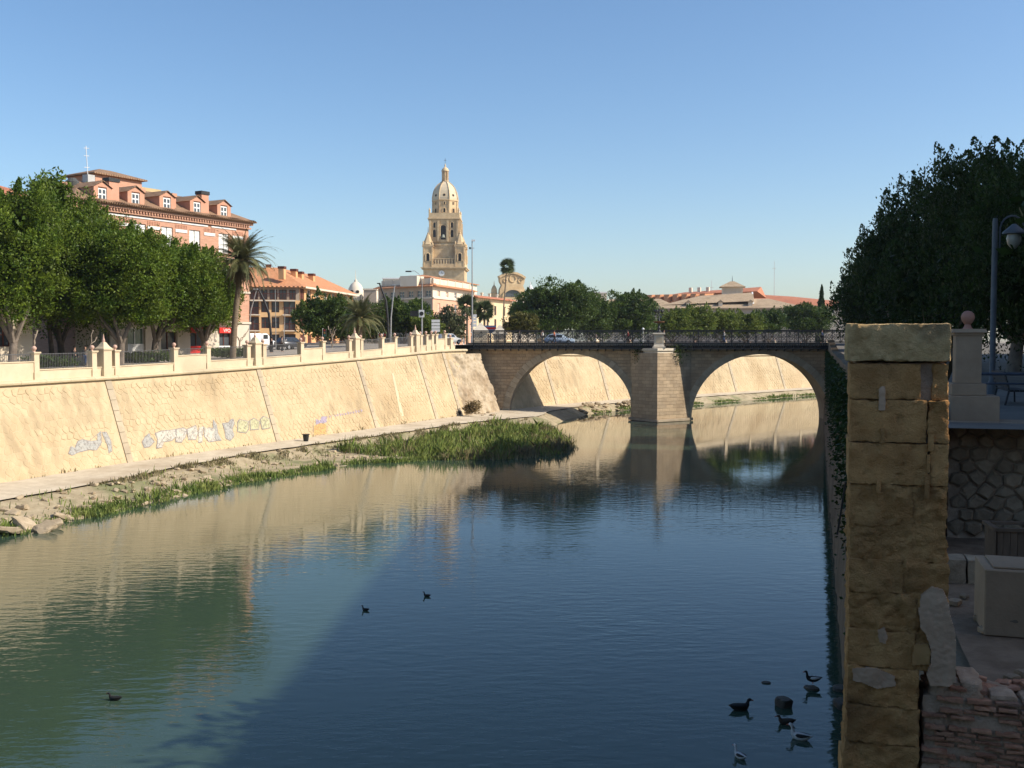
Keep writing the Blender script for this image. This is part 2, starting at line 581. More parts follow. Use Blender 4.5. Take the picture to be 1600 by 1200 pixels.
PIL_Y = [(172, 592, 205, 722), (408, 575, 437, 690), (567, 562, 587, 668), (668, 553, 692, 655)]
PIL_S = [foot(onz(b[2], b[3], PATH_Z)[:2])[0] for b in PIL_Y]
PIL_S = [PIL_S[0] - 19.0] + PIL_S + [s_of_y(128.6)]
PIL_S2 = [s_of_y(150.5), s_of_y(161.8), s_of_y(174.5), s_of_y(187.0), s_of_y(198.6), s_of_y(211), s_of_y(224)]

def rub_wall(name, label, sa, sb, pils, n_single, seed, cell):
    t = thing(name, label, 'wall', (*w_xy((sa + sb) / 2), PATH_Z))
    rows = []
    for s in np.arange(sa, sb + 0.5, 0.9):
        s = min(s, sb)
        zt = cop_z(s) + 0.02
        rows.append([w_pt(s, z) for z in np.linspace(0.4, zt, 5)])
    sheet('mortar_backing', rows, M_mortar, None, t)
    # rubble: jittered honeycomb cells, each a low block with its own tilt
    rnd = random.Random(seed)
    pw = 0.62
    jit = {}
    def node(i, j):
        """honeycomb corner (column i, row j) with its own fixed jitter, in wall metres (s, up)"""
        if (i, j) not in jit:
            jit[(i, j)] = (rnd.uniform(-0.2, 0.2) * cell, rnd.uniform(-0.2, 0.2) * cell)
        a, b = jit[(i, j)]
        # brick-like honeycomb: corner rows pair up
        x = i * cell * 0.5
        zig = 0.15 * cell * (-1 if (i + j) % 2 else 1)
        return (x + a, j * cell * 0.82 + zig + b)
    cells = []
    nj = int(9.5 / (cell * 0.82))
    for j in range(nj):
        off = j % 2
        for k in range(int((sb - sa) / cell)):
            i = 2 * k + off
            poly = [node(i, j), node(i + 1, j), node(i + 2, j), node(i + 2, j + 1), node(i + 1, j + 1), node(i, j + 1)]
            cells.append(poly)
    singles, V, F = [], [], []
    for poly in cells:
        cx = sum(p[0] for p in poly) / 6; cy = sum(p[1] for p in poly) / 6
        s = sa + cx
        zt = cop_z(min(max(s, S0), S1)) - 0.32
        z = PATH_Z - 0.15 + cy * 0.947
        if s < sa + 0.2 or s > sb - 0.2 or z > zt - 0.1: continue
        if any(abs(s - ps) < pw / 2 + cell * 0.48 for ps in pils): continue
        q = []
        sh = rnd.uniform(0.90, 0.955)
        pr = rnd.uniform(0.022, 0.052) * max(0.45, min(1.15, 0.75 + 1.6 * fbm((s * 0.11, z * 0.3, 3), 1, 3)))
        tl = rnd.uniform(-0.012, 0.012); tl2 = rnd.uniform(-0.012, 0.012)
        for (f, o0) in ((1.0, -0.02), (0.97, 0.55), (0.80, 1.0)):
            for p in poly:
                dx, dy = (p[0] - cx) * sh * f, (p[1] - cy) * sh * f
                ss = sa + cx + dx
                zz = min(PATH_Z - 0.15 + (cy + dy) * 0.947, zt)
                q.append(w_pt(ss, zz, pr * o0 + (tl * dx + tl2 * dy) / cell if o0 > 0 else -0.02))
        fs = []
        for r_ in range(2):
            for a in range(6):
                b = (a + 1) % 6
                fs.append((r_ * 6 + a, r_ * 6 + b, r_ * 6 + 6 + b, r_ * 6 + 6 + a))
        fs.append(tuple(range(12, 18)))
        Y = q[0][1]; px = 800 + 1600 * q[0][0] / Y
        singles.append(((px > -25) * (1000 - Y), q, fs))
    singles.sort(key=lambda a: -a[0])
    for i, (_, q, fs) in enumerate(singles):
        if i < n_single:
            c = np.mean(np.array(q), axis=0)
            o = mesh_np('stone', np.array(q) - np.array(t.location), fs, M_stone, t, world=False)
        else:
            k = len(V); V += list(q); F += [tuple(a + k for a in f) for f in fs]
    if V:
        o = mesh_np('stonework', np.array(V), F, M_stone_s, t)
        o['kind'] = 'stuff'
    for ps in pils:
        zt = cop_z(ps) - 0.02
        zs = np.linspace(PATH_Z - 0.2, zt, 9)
        for k in range(8):
            mb = MB()
            q = []
            g = 0.015
            for z in (zs[k] + g, zs[k + 1] - g):
                for (ds, o_) in ((-pw / 2, -0.05), (pw / 2, -0.05), (pw / 2, 0.085), (-pw / 2, 0.085)):
                    q.append(w_pt(ps + ds, z, o_ + (0.004 if k % 2 else 0)))
            mb.add(q, [(0, 3, 2, 1), (4, 5, 6, 7), (0, 1, 5, 4), (1, 2, 6, 5), (2, 3, 7, 6), (3, 0, 4, 7)])
            mb.build('pilaster_block', M_pil, t, world=True)
    # moulded coping: projecting slab over a recessed drip course, in lengths
    step = 2.4
    for k, s in enumerate(np.arange(sa, sb, step)):
        e = min(s + step - 0.02, sb)
        mb = MB()
        prof = [(-0.6, -0.30), (0.05, -0.30), (0.07, -0.10), (0.30, -0.06), (0.34, 0.06), (0.30, 0.16), (0.10, 0.22), (-0.6, 0.22)]
        q = []
        for ss in (s, e):
            for (o_, dz) in prof:
                z0 = cop_z(ss)
                p = w_pt(ss, z0)
                n = w_n(ss)
                q.append((p[0] + n[0] * o_, p[1] + n[1] * o_, z0 + dz))
        m_ = len(prof)
        fs = [tuple(range(m_)), tuple(reversed(range(m_, 2 * m_)))] + [(a, a + m_, (a + 1) % m_ + m_, (a + 1) % m_) for a in range(m_)]
        mb.add(q, fs)
        mb.build('coping', M_cop, t, world=True)
    return t

wall_near = rub_wall('embankment_wall', 'long golden rubble stone embankment wall with graffiti above the footpath', S0 + 1, SB0, PIL_S, 300, 5, 0.62)
wall_far = rub_wall('embankment_wall', 'golden stone embankment wall seen through the arches beyond the bridge', SB1 - 9, S1 - 3, PIL_S2, 150, 8, 0.78)

# ------------------------------------------------------------------ parapet on the wall
par = thing('promenade_parapet', 'pale stone parapet with ball topped posts and iron railings on the embankment wall', 'parapet', (*w_xy(PIL_S[2]), cop_z(PIL_S[2])))
def top_frame(s):
    p = w_pt(s, cop_z(s))
    n = w_n(s); t = w_t(s)
    return p, t, n
def post(s, hgt, half, parent, ball=True, big=False):
    p, t, n = top_frame(s)
    z = p[2] + 0.2
    c = p[:2] - n * 0.28
    mb = MB()
    mb.obox(c, t, n, -half - 0.05, half + 0.05, -half - 0.05, half + 0.05, z, z + 0.55)
    mb.obox(c, t, n, -half, half, -half, half, z + 0.55, z + hgt)
    mb.obox(c, t, n, -half - 0.04, half + 0.04, -half - 0.04, half + 0.04, z + hgt, z + hgt + 0.07)
    mb.obox(c, t, n, -half - 0.09, half + 0.09, -half - 0.09, half + 0.09, z + hgt + 0.07, z + hgt + 0.17)
    o = mb.build('pedestal' if big else 'post', M_pale, parent, world=True)
    ztop = z + hgt + 0.17
    m2 = MB()
    rot = math.atan2(t[1], t[0]) + math.pi / 4
    if ball:
        m2.lathe([(0.10, 0), (0.07, 0.06), (0.09, 0.10), (0.155, 0.17), (0.18, 0.25), (0.155, 0.34), (0.09, 0.41), (0.02, 0.43)], (c[0], c[1], ztop), 12)
        m2.build('ball_finial', M_ball, o, world=True, smooth=True)
    else:
        w = half + 0.05
        m2.lathe([(w * 1.4, 0), (w * 0.95, 0.16), (w * 0.6, 0.36), (w * 0.42, 0.5)], (c[0], c[1], ztop), 4, rot)
        m2.build('pyramid_cap', M_pale, o, world=True)
        m3 = MB().lathe([(0.16, 0.49), (0.10, 0.55), (0.13, 0.62), (0.07, 0.8), (0.015, 1.15)], (c[0], c[1], ztop), 8)
        m3.build('spike_finial', M_ball, o, world=True)
    return o
def low_wall(s0, s1, h):
    mb = MB()
    ns = max(1, int((s1 - s0) / 2.5))
    for k in range(ns):
        a, b = s0 + (s1 - s0) * k / ns, s0 + (s1 - s0) * (k + 1) / ns
        q = []
        for s in (a, b):
            p, t, n = top_frame(s)
            for (o_, dz) in ((-0.46, 0.2), (-0.1, 0.2), (-0.1, h - 0.08), (-0.04, h - 0.07), (-0.04, h), (-0.52, h), (-0.52, h - 0.07), (-0.46, h - 0.08)):
                q.append((p[0] + n[0] * o_, p[1] + n[1] * o_, p[2] + dz))
        m_ = 8
        mb.add(q, [tuple(range(m_)), tuple(reversed(range(m_, 2 * m_)))] + [(i, i + m_, (i + 1) % m_ + m_, (i + 1) % m_) for i in range(m_)])
    return mb.build('low_wall', M_pale, par, world=True)
def rail(s0, s1, zb, zt):
    mb = MB()
    P = []
    for s in np.arange(s0 + 0.07, s1, 0.16):
        p, t, n = top_frame(s)
        c = p[:2] - n * 0.28
        mb.tube([(c[0], c[1], p[2] + zb), (c[0], c[1], p[2] + zt)], 0.016, 4)
        P.append((c[0], c[1], p[2]))
    for dz in (zb + 0.08, zt - 0.05):
        mb.tube([(a, b, z + dz) for a, b, z in P], 0.024, 4)
    return mb.build('railing', M_railgrey, par, world=True)

for k in range(len(PIL_S) - 1):
    a, b = PIL_S[k], PIL_S[k + 1]
    L = b - a
    last = k == len(PIL_S) - 2
    g = 1.15
    for s, bl, hf, hg in ((a, False, 0.42, 2.0), (a - g, True, 0.24, 1.85), (a + g, True, 0.24, 1.85)):
        if s < S0 + 2: continue
        post(s, hg, hf, par, bl, not bl)
    f1, f2 = a + L * 0.42, a + L * 0.64
    post(f1, 1.85, 0.24, par); post(f2, 1.85, 0.24, par)
    low_wall(a - g, a + g, 0.95); low_wall(a + g, f1, 0.95)
    low_wall(f1, f2, 1.55)
    low_wall(f2, b - g, 0.95)
    rail(a + g + 0.25, f1 - 0.25, 0.95, 2.1); rail(f1 + 0.25, f2 - 0.25, 1.55, 2.1); rail(f2 + 0.25, b - g - 0.25, 0.95, 2.1)
a = PIL_S[-1]
post(a - 1.15, 1.85, 0.24, par); post(a + 1.0, 1.85, 0.24, par)
low_wall(a - 1.15, a + 1.0, 1.6)
post(a + 2.3, 1.3, 0.3, par)
low_wall(a + 1.0, a + 3.2, 0.7)

par2 = thing('promenade_parapet', 'low stone parapet along the wall beyond the bridge', 'parapet', (*w_xy(PIL_S2[3]), cop_z(PIL_S2[3])))
_p = par; par = par2
for k in range(len(PIL_S2) - 1):
    a, b = PIL_S2[k], PIL_S2[k + 1]
    post(a, 1.85, 0.4, par, False, True); post((a + b) / 2, 1.85, 0.25, par)
    low_wall(a, b, 0.95); rail(a + 0.4, b - 0.4, 0.95, 2.1)
par = _p
# ------------------------------------------------------------------ the two-arched stone bridge
BR_RZ = -math.atan(0.12)
bridge = thing('stone_bridge', 'old two arched stone bridge with pointed pier across the river', 'bridge', (20, 136, 0), BR_RZ)

def ashlar(name, c1, c2, c3, bw=0.85, bh=0.42, axes='xz'):
    m = mat(name, c1, c2, 0.7, 0.9, c3=c3, detail=8)
    nt = m.node_tree
    b = nt.nodes['Principled BSDF']
    tc = nt.nodes.new('ShaderNodeTexCoord')
    mp = nt.nodes.new('ShaderNodeMapping')
    mp.inputs['Rotation'].default_value = (R(-90), 0, 0) if axes == 'xz' else (R(-90), 0, R(-90))
    if axes == 'yz': mp.vector_type = 'POINT'
    nt.links.new(tc.outputs['Object'], mp.inputs[0])
    br = nt.nodes.new('ShaderNodeTexBrick')
    br.inputs['Scale'].default_value = 1.0
    br.inputs['Brick Width'].default_value = bw
    br.inputs['Row Height'].default_value = bh
    br.inputs['Mortar Size'].default_value = 0.018
    br.inputs['Mortar Smooth'].default_value = 0.3
    br.inputs['Color1'].default_value = (1.12, 1.1, 1.08, 1)
    br.inputs['Color2'].default_value = (0.80, 0.80, 0.82, 1)
    br.inputs['Mortar'].default_value = (0.62, 0.6, 0.58, 1)
    nt.links.new(mp.outputs[0], br.inputs['Vector'])
    src = b.inputs['Base Color'].links[0].from_socket
    mx = nt.nodes.new('ShaderNodeMixRGB'); mx.blend_type = 'MULTIPLY'; mx.inputs[0].default_value = 0.85
    nt.links.new(src, mx.inputs[1]); nt.links.new(br.outputs['Color'], mx.inputs[2])
    nt.links.new(mx.outputs[0], b.inputs['Base Color'])
    n2 = nt.nodes.new('ShaderNodeTexNoise'); n2.inputs['Scale'].default_value = 5; n2.inputs['Detail'].default_value = 6
    nt.links.new(tc.outputs['Object'], n2.inputs['Vector'])
    ad = nt.nodes.new('ShaderNodeMath'); ad.operation = 'MULTIPLY_ADD'
    nt.links.new(br.outputs['Fac'], ad.inputs[0]); ad.inputs[1].default_value = -0.6; nt.links.new(n2.outputs['Fac'], ad.inputs[2])
    bp = nt.nodes.new('ShaderNodeBump'); bp.inputs['Strength'].default_value = 0.9; bp.inputs['Distance'].default_value = 0.06
    nt.links.new(ad.outputs[0], bp.inputs['Height']); nt.links.new(bp.outputs[0], b.inputs['Normal'])
    return m

M_ash = ashlar('bridge_ashlar', (0.40, 0.285, 0.175), (0.52, 0.39, 0.25), (0.33, 0.235, 0.15))
M_vous = mat('voussoir_stone', (0.36, 0.29, 0.20), (0.46, 0.38, 0.27), 1.4, 0.9, 0.7, 8, rand=0.14)
M_barrel = mat('arch_barrel_stone', (0.33, 0.27, 0.19), (0.42, 0.34, 0.25), 1.2, 0.9, 0.7, 6, c3=(0.25, 0.2, 0.15))
M_slab = mat('pale_slab', (0.58, 0.51, 0.40), (0.68, 0.60, 0.48), 1.5, 0.85, 0.3)
M_asph = mat('bridge_asphalt', (0.05, 0.05, 0.052), (0.07, 0.07, 0.07), 3, 0.9, 0.3)
M_rock = mat('abutment_rock', (0.36, 0.28, 0.185), (0.55, 0.455, 0.33), 1.1, 0.95, 1.0, 5, c3=(0.30, 0.215, 0.135), detail=9)

DECK_Z, FACE_TOP, DEPTH = 10.3, 9.55, 8.2
ARCH = [(-12.2, 8.3, 0.85), (12.75, 8.95, 0.20)]      # centre u, radius, springing height
def arch_z(u):
    for c, r, z in ARCH:
        if abs(u - c) < r:
            return z + math.sqrt(r * r - (u - c) ** 2) * ((8.85 - z) / r)
    return None
def face_mesh(w, name):
    us = sorted(set(list(np.linspace(-27, 36, 64)) + [c + r * math.cos(t) for c, r, z in ARCH for t in np.linspace(0, math.pi, 49)]))
    V, F = [], []
    for u in us:
        za = arch_z(u)
        on_end = any(abs(abs(u - c) - r) < 1e-6 for c, r, z in ARCH)
        V.append((u, w, za if za is not None else -1.2)); V.append((u, w, FACE_TOP))
    for i in range(len(us) - 1):
        um = (us[i] + us[i + 1]) / 2
        if arch_z(um) is None or True:
            a, b = V[2 * i], V[2 * i + 2]
            inside = arch_z(um) is not None
            k = len(V)
            zl = (arch_z(us[i] + 1e-7) if inside else -1.2)
            zr = (arch_z(us[i + 1] - 1e-7) if inside else -1.2)
            V += [(us[i], w, zl), (us[i + 1], w, zr), (us[i + 1], w, FACE_TOP), (us[i], w, FACE_TOP)]
            F.append((k, k + 1, k + 2, k + 3))
    return mesh_np(name, np.array(V), F, M_ash, bridge, world=False)
face_mesh(0.0, 'spandrel_wall')
face_mesh(DEPTH, 'spandrel_wall')
for c, r, z in ARCH:
    V, F = [], []
    ts = np.linspace(0, math.pi, 41)
    prof = [(c + r, -1.2)] + [(c + r * math.cos(t), z + (8.85 - z) * math.sin(t)) for t in ts] + [(c - r, -1.2)]
    for u, zz in prof:
        V += [(u, 0.0, zz), (u, DEPTH, zz)]
    for i in range(len(prof) - 1):
        F.append((2 * i, 2 * i + 1, 2 * i + 3, 2 * i + 2))
    mesh_np('arch_barrel', np.array(V), F, M_barrel, bridge, world=False, smooth=True)
    nv = 37
    for k in range(nv):
        t0, t1 = math.pi * (k + 0.03) / nv, math.pi * (k + 0.97) / nv
        rn = random.Random(k * 7 + int(c))
        th = 0.86 + rn.uniform(-0.05, 0.05)
        pr = -0.10 - rn.uniform(0, 0.04)
        q = []
        for w in (pr, 0.35):
            for rr, tt in ((r - 0.03, t0), (r + th, t0), (r + th, t1), (r - 0.03, t1)):
                q.append((c + rr * math.cos(tt), w, z + (8.85 - z + rr - r) * math.sin(tt)))
        MB().add(q, [(0, 1, 2, 3), (7, 6, 5, 4), (0, 4, 5, 1), (1, 5, 6, 2), (2, 6, 7, 3), (3, 7, 4, 0)]).build('voussoir', M_vous, bridge)

# pointed pier (cutwater) with its capping slab
nose = (-0.75, -3.6)
pier = [(-4.2, 0.02), nose, (3.75, 0.02)]
mb = MB()
mb.add([(x, y, -1.2) for x, y in pier] + [(x, y, 9.0) for x, y in pier], [(0, 1, 4, 3), (1, 2, 5, 4), (2, 0, 3, 5), (3, 4, 5), (2, 1, 0)])
mb.build('pier', ashlar('pier_ashlar', (0.40, 0.30, 0.195), (0.53, 0.415, 0.28), (0.32, 0.235, 0.15), 0.9, 0.45), bridge)
mb = MB()
g = 0.3
mb.add([(-4.5, 0.0, 0.05), (nose[0], nose[1] - g * 1.3, 0.05), (4.05, 0.0, 0.05), (-4.5, 0.0, 0.42), (nose[0], nose[1] - g, 0.34), (4.05, 0.0, 0.42)], [(0, 1, 4, 3), (1, 2, 5, 4), (3, 4, 5), (2, 1, 0)])
mb.build('pier_footing', M_barrel, bridge)
mb = MB()
mb.add([(x, y, z) for z, g in ((9.0, 0.05), (9.25, 0.05), (9.3, 0.28), (9.62, 0.28)) for x, y in ((-2.5 - g, -1.3), (nose[0], nose[1] - g), (1.5 + g, -1.3))],
       [(0, 1, 4, 3), (1, 2, 5, 4), (3, 4, 7, 6), (4, 5, 8, 7), (6, 7, 10, 9), (7, 8, 11, 10), (9, 10, 11), (2, 1, 0), (0, 3, 6, 9, 11, 8, 5, 2)])
mb.build('capping_slab', M_slab, bridge)
px0, py0 = -0.55, -2.3
ped = thing('lamp_pedestal', 'pale stone pedestal on the pointed bridge pier', 'pedestal', tuple(bridge.matrix_world @ Vector((px0, py0, 9.62))), BR_RZ)
MB().box(-0.85, 0.85, -0.85, 0.85, 0, 0.22).box(-0.72, 0.72, -0.72, 0.72, 0.22, 0.5, 0.1).build('plinth', M_slab, ped)
MB().box(-0.62, 0.62, -0.62, 0.62, 0.5, 1.72, 0.03).build('shaft', M_slab, ped)
MB().box(-0.40, 0.40, -0.63, -0.58, 0.68, 1.5).build('inset_panel', M_pale, ped)
MB().box(-0.68, 0.68, -0.68, 0.68, 1.72, 1.84).box(-0.80, 0.80, -0.80, 0.80, 1.84, 2.02, 0.04).build('cornice', M_slab, ped)

# deck, sidewalk brackets and fascia
MB().box(-28, 37, 0.0, DEPTH, 9.56, 10.05).build('deck', M_asph, bridge)
mb = MB()
OV = 1.45
mb.box(-26, 36, -OV + 0.12, 0.0, 9.98, DECK_Z)
mb.build('sidewalk', mat('sidewalk_concrete', (0.30, 0.28, 0.25), (0.36, 0.33, 0.29), 2, 0.9), bridge)
MB().box(-26, 36, -OV - 0.02, -OV + 0.10, 9.50, 9.66).box(-26, 36, -OV - 0.02, -OV + 0.10, 10.2, 10.32).build('fascia_beam', M_iron, bridge)
for k in range(58):
    u = -25.6 + k * 1.06
    if u > 36: break
    MB().prism([(-OV + 0.08, 9.7), (-OV + 0.08, 9.98), (0.0, 9.98), (0.0, 9.2)], u - 0.06, u + 0.06, 'x').build('bracket', M_iron, bridge)
MB().box(-27, 37, -0.16, 0.0, 9.30, 9.56).build('string_course', M_barrel, bridge)

# iron lattice railing: one panel, copied
def ring(mb, cu, w, cz, r, t, n=12):
    mb.tube([(cu + r * math.cos(2 * math.pi * a / n), w, cz + r * math.sin(2 * math.pi * a / n)) for a in range(n + 1)], t, 4, cap=False)
def panel_mesh():
    mb = MB()
    L = 1.06
    mb.box(-0.035, 0.035, -0.035, 0.035, -0.02, 2.4)
    for z in (0.0, 0.72, 0.86, 2.18, 2.34):
        mb.box(0, L, -0.03, 0.03, z, z + 0.06)
    for (x0, z0, x1, z1) in ((0.04, 0.92, L - 0.04, 2.16), (0.04, 2.16, L - 0.04, 0.92)):
        mb.tube([(x0, 0, z0), (x1, 0, z1)], 0.028, 4)
    ring(mb, L / 2, 0, 1.54, 0.34, 0.026)
    for cx in (0.18, L - 0.18):
        ring(mb, cx, 0, 1.54, 0.13, 0.02, 8)
    for k in range(1, 4):
        mb.tube([(L * k / 4, 0, 0.06), (L * k / 4, 0, 0.72)], 0.022, 4)
    mb.tube([(0.0, 0, 0.08), (L / 2, 0, 0.70), (L, 0, 0.08)], 0.022, 4)
    return mb
def run_railing(label, u0, n, w):
    loc = bridge.matrix_world @ Vector((u0, w, 9.58))
    t = thing('bridge_railing', label, 'railing', tuple(loc), BR_RZ)
    proto = None
    for k in range(n):
        if proto is None:
            proto = panel_mesh().build('railing_panel', M_iron, t)
        else:
            instance(proto, 'railing_panel', t, (k * 1.06, 0, 0))
    mb = MB()
    for k in range(0, n + 1, 4):
        mb.box(k * 1.06 - 0.06, k * 1.06 + 0.06, -0.06, 0.06, -0.05, 2.5)
    mb.box(0, n * 1.06, -0.05, 0.05, 2.38, 2.43)
    mb.build('handrail', M_iron, t)
    return t
run_railing('black iron lattice railing on the near left half of the bridge', -25.2, 23, -OV + 0.03)
run_railing('black iron lattice railing on the near right half of the bridge', 0.35, 33, -OV + 0.03)
far_rail = run_railing('black iron lattice railing along the far side of the bridge', -25.2, 57, DEPTH - 0.15)

# candelabra on the pedestal
cl = thing('bridge_lamp', 'ornate black iron candelabra lamp on the bridge pedestal', 'lamp', tuple(bridge.matrix_world @ Vector((px0, py0, 11.64))), BR_RZ)
MB().lathe([(0.34, 0), (0.36, 0.12), (0.2, 0.25), (0.16, 0.5), (0.24, 0.62), (0.13, 0.75), (0.10, 1.5), (0.17, 1.58), (0.08, 1.7), (0.06, 3.0), (0.12, 3.1), (0.05, 3.2), (0.03, 3.6)], n=10).build('column', M_iron, cl, smooth=True)
MB().lathe([(0.12, 1.22), (0.7, 1.34), (0.74, 1.46), (0.66, 1.5), (0.12, 1.5)], n=14).build('flower_basket', mat('rust_flowers', (0.16, 0.05, 0.03), (0.10, 0.07, 0.02), 9, 0.9), cl)
M_globe = mat('lamp_glass', (0.62, 0.60, 0.54), (0.66, 0.64, 0.6), 2, 0.25, spec=0.5)
for k in range(5):
    a = 2 * math.pi * k / 5 + 0.4
    pts = [(0.06, 2.35), (0.4, 2.25), (0.72, 2.4), (0.85, 2.75), (0.72, 3.05), (0.5, 3.0)]
    MB().tube([(r * math.cos(a), r * math.sin(a), z) for r, z in pts], 0.035, 5).build('arm', M_iron, cl)
    mb = MB().lathe([(0.05, -0.42), (0.13, -0.3), (0.15, -0.1), (0.07, 0.0)], (0.5 * math.cos(a), 0.5 * math.sin(a), 3.0), 8)
    mb.build('lantern', M_iron, cl, smooth=True)

# rough rock of the left abutment between wall and bridge
t = thing('bridge_abutment', 'pale rough rock abutment between the golden wall and the left arch', 'abutment', (-4.5, 132, 1))
V, F = [], []
nu, nz = 60, 64
sa, sb = s_of_y(129.2), s_of_y(136.2)
for i in range(nu):
    for k in range(nz):
        s = sa + (sb - sa) * i / (nu - 1)
        z = 0.9 + (cop_z(s) - 0.4 - 0.9) * k / (nz - 1)
        p = w_pt(s, z)
        n = w_n(s)
        edge = min(1, i / 5)
        out = edge * (0.05 + 0.45 * max(-0.2, fbm((s * 0.55, z * 0.5, 5), 1, 6) + 0.2) + 0.25 * abs(fbm((s * 2.1, z * 1.7, 8), 1, 4)) + 0.5 * (i / nu) * (1 - k / nz)) - (1 - edge) * 0.1
        V.append((p[0] + n[0] * out, p[1] + n[1] * out, z))
i = np.arange(nu - 1)[:, None] * nz + np.arange(nz - 1)[None, :]
F = np.stack([i, i + nz, i + nz + 1, i + 1], -1).reshape(-1, 4)
mesh_np('rock_face', np.array(V), F, M_rock, t)

# right abutment and the river wall of the right bank
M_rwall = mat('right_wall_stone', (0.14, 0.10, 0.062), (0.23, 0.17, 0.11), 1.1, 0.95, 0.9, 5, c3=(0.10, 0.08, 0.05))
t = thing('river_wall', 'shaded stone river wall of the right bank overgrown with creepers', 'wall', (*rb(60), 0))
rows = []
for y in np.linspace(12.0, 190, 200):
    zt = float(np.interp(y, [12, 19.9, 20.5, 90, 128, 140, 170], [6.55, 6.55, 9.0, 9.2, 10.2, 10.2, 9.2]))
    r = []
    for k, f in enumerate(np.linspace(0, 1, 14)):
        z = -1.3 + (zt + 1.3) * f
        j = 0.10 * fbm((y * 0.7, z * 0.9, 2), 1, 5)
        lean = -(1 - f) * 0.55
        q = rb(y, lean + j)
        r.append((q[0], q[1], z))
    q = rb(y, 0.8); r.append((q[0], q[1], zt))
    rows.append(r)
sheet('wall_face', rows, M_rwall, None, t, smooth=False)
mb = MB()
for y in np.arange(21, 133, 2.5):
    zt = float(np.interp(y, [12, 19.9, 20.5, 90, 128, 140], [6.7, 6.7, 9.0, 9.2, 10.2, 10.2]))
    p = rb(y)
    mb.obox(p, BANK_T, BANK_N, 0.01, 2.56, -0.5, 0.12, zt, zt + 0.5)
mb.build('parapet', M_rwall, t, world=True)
# ------------------------------------------------------------------ trees and plants
L_ficus = leaf_mat('ficus_leaves', (0.066, 0.122, 0.012), (0.150, 0.200, 0.020), 0.33)
L_ficus_d = leaf_mat('dark_ficus_leaves', (0.016, 0.034, 0.007), (0.036, 0.060, 0.011), 0.15, 0.12)  # darker than the lit ficus leaves: right-bank shade put into the colour
L_mid = leaf_mat('mid_green_leaves', (0.038, 0.076, 0.013), (0.088, 0.128, 0.021))
L_light = leaf_mat('light_green_leaves', (0.085, 0.130, 0.018), (0.165, 0.195, 0.030))
L_olive = leaf_mat('olive_leaves', (0.085, 0.090, 0.020), (0.130, 0.115, 0.026))
L_palm = leaf_mat('palm_leaves', (0.19, 0.21, 0.08), (0.33, 0.31, 0.135))
L_palm_dry = leaf_mat('dry_palm_leaves', (0.22, 0.16, 0.075), (0.30, 0.22, 0.11))
L_fan = leaf_mat('fan_palm_leaves', (0.11, 0.16, 0.055), (0.19, 0.23, 0.09))
L_reed = leaf_mat('reed_blades', (0.135, 0.205, 0.045), (0.27, 0.31, 0.09))
L_reed_dry = leaf_mat('dry_reed_blades', (0.20, 0.17, 0.085), (0.28, 0.24, 0.13))
M_bark = mat('ficus_bark', (0.15, 0.12, 0.095), (0.24, 0.195, 0.155), 2.5, 0.9, 0.6, 8)
M_bark_pale = mat('pollard_bark', (0.30, 0.24, 0.18), (0.38, 0.31, 0.24), 3, 0.9, 0.5, 10)
M_trunk_palm = mat('palm_trunk_bark', (0.17, 0.125, 0.085), (0.25, 0.19, 0.13), 3, 0.95, 0.9, 6, stretch=(1, 1, 5))

def leaf_cloud(rng, pts, nrm, size, spread=0.9, aspect=0.5):
    """pts (n,3), nrm (n,3): one kite-shaped leaf clump at each point"""
    n = len(pts)
    d = nrm + rng.normal(0, spread, (n, 3))
    d /= np.linalg.norm(d, axis=1)[:, None] + 1e-9
    r = rng.normal(0, 1, (n, 3))
    a = np.cross(d, r); a /= np.linalg.norm(a, axis=1)[:, None] + 1e-9
    s = size * rng.uniform(0.55, 1.35, n)[:, None]
    w = s * aspect
    V = np.empty((n, 4, 3))
    V[:, 0] = pts - d * s * 0.5
    V[:, 1] = pts + a * w * 0.5
    V[:, 2] = pts + d * s * 0.5
    V[:, 3] = pts - a * w * 0.5
    F = np.arange(n * 4).reshape(n, 4)
    return V.reshape(-1, 3), F

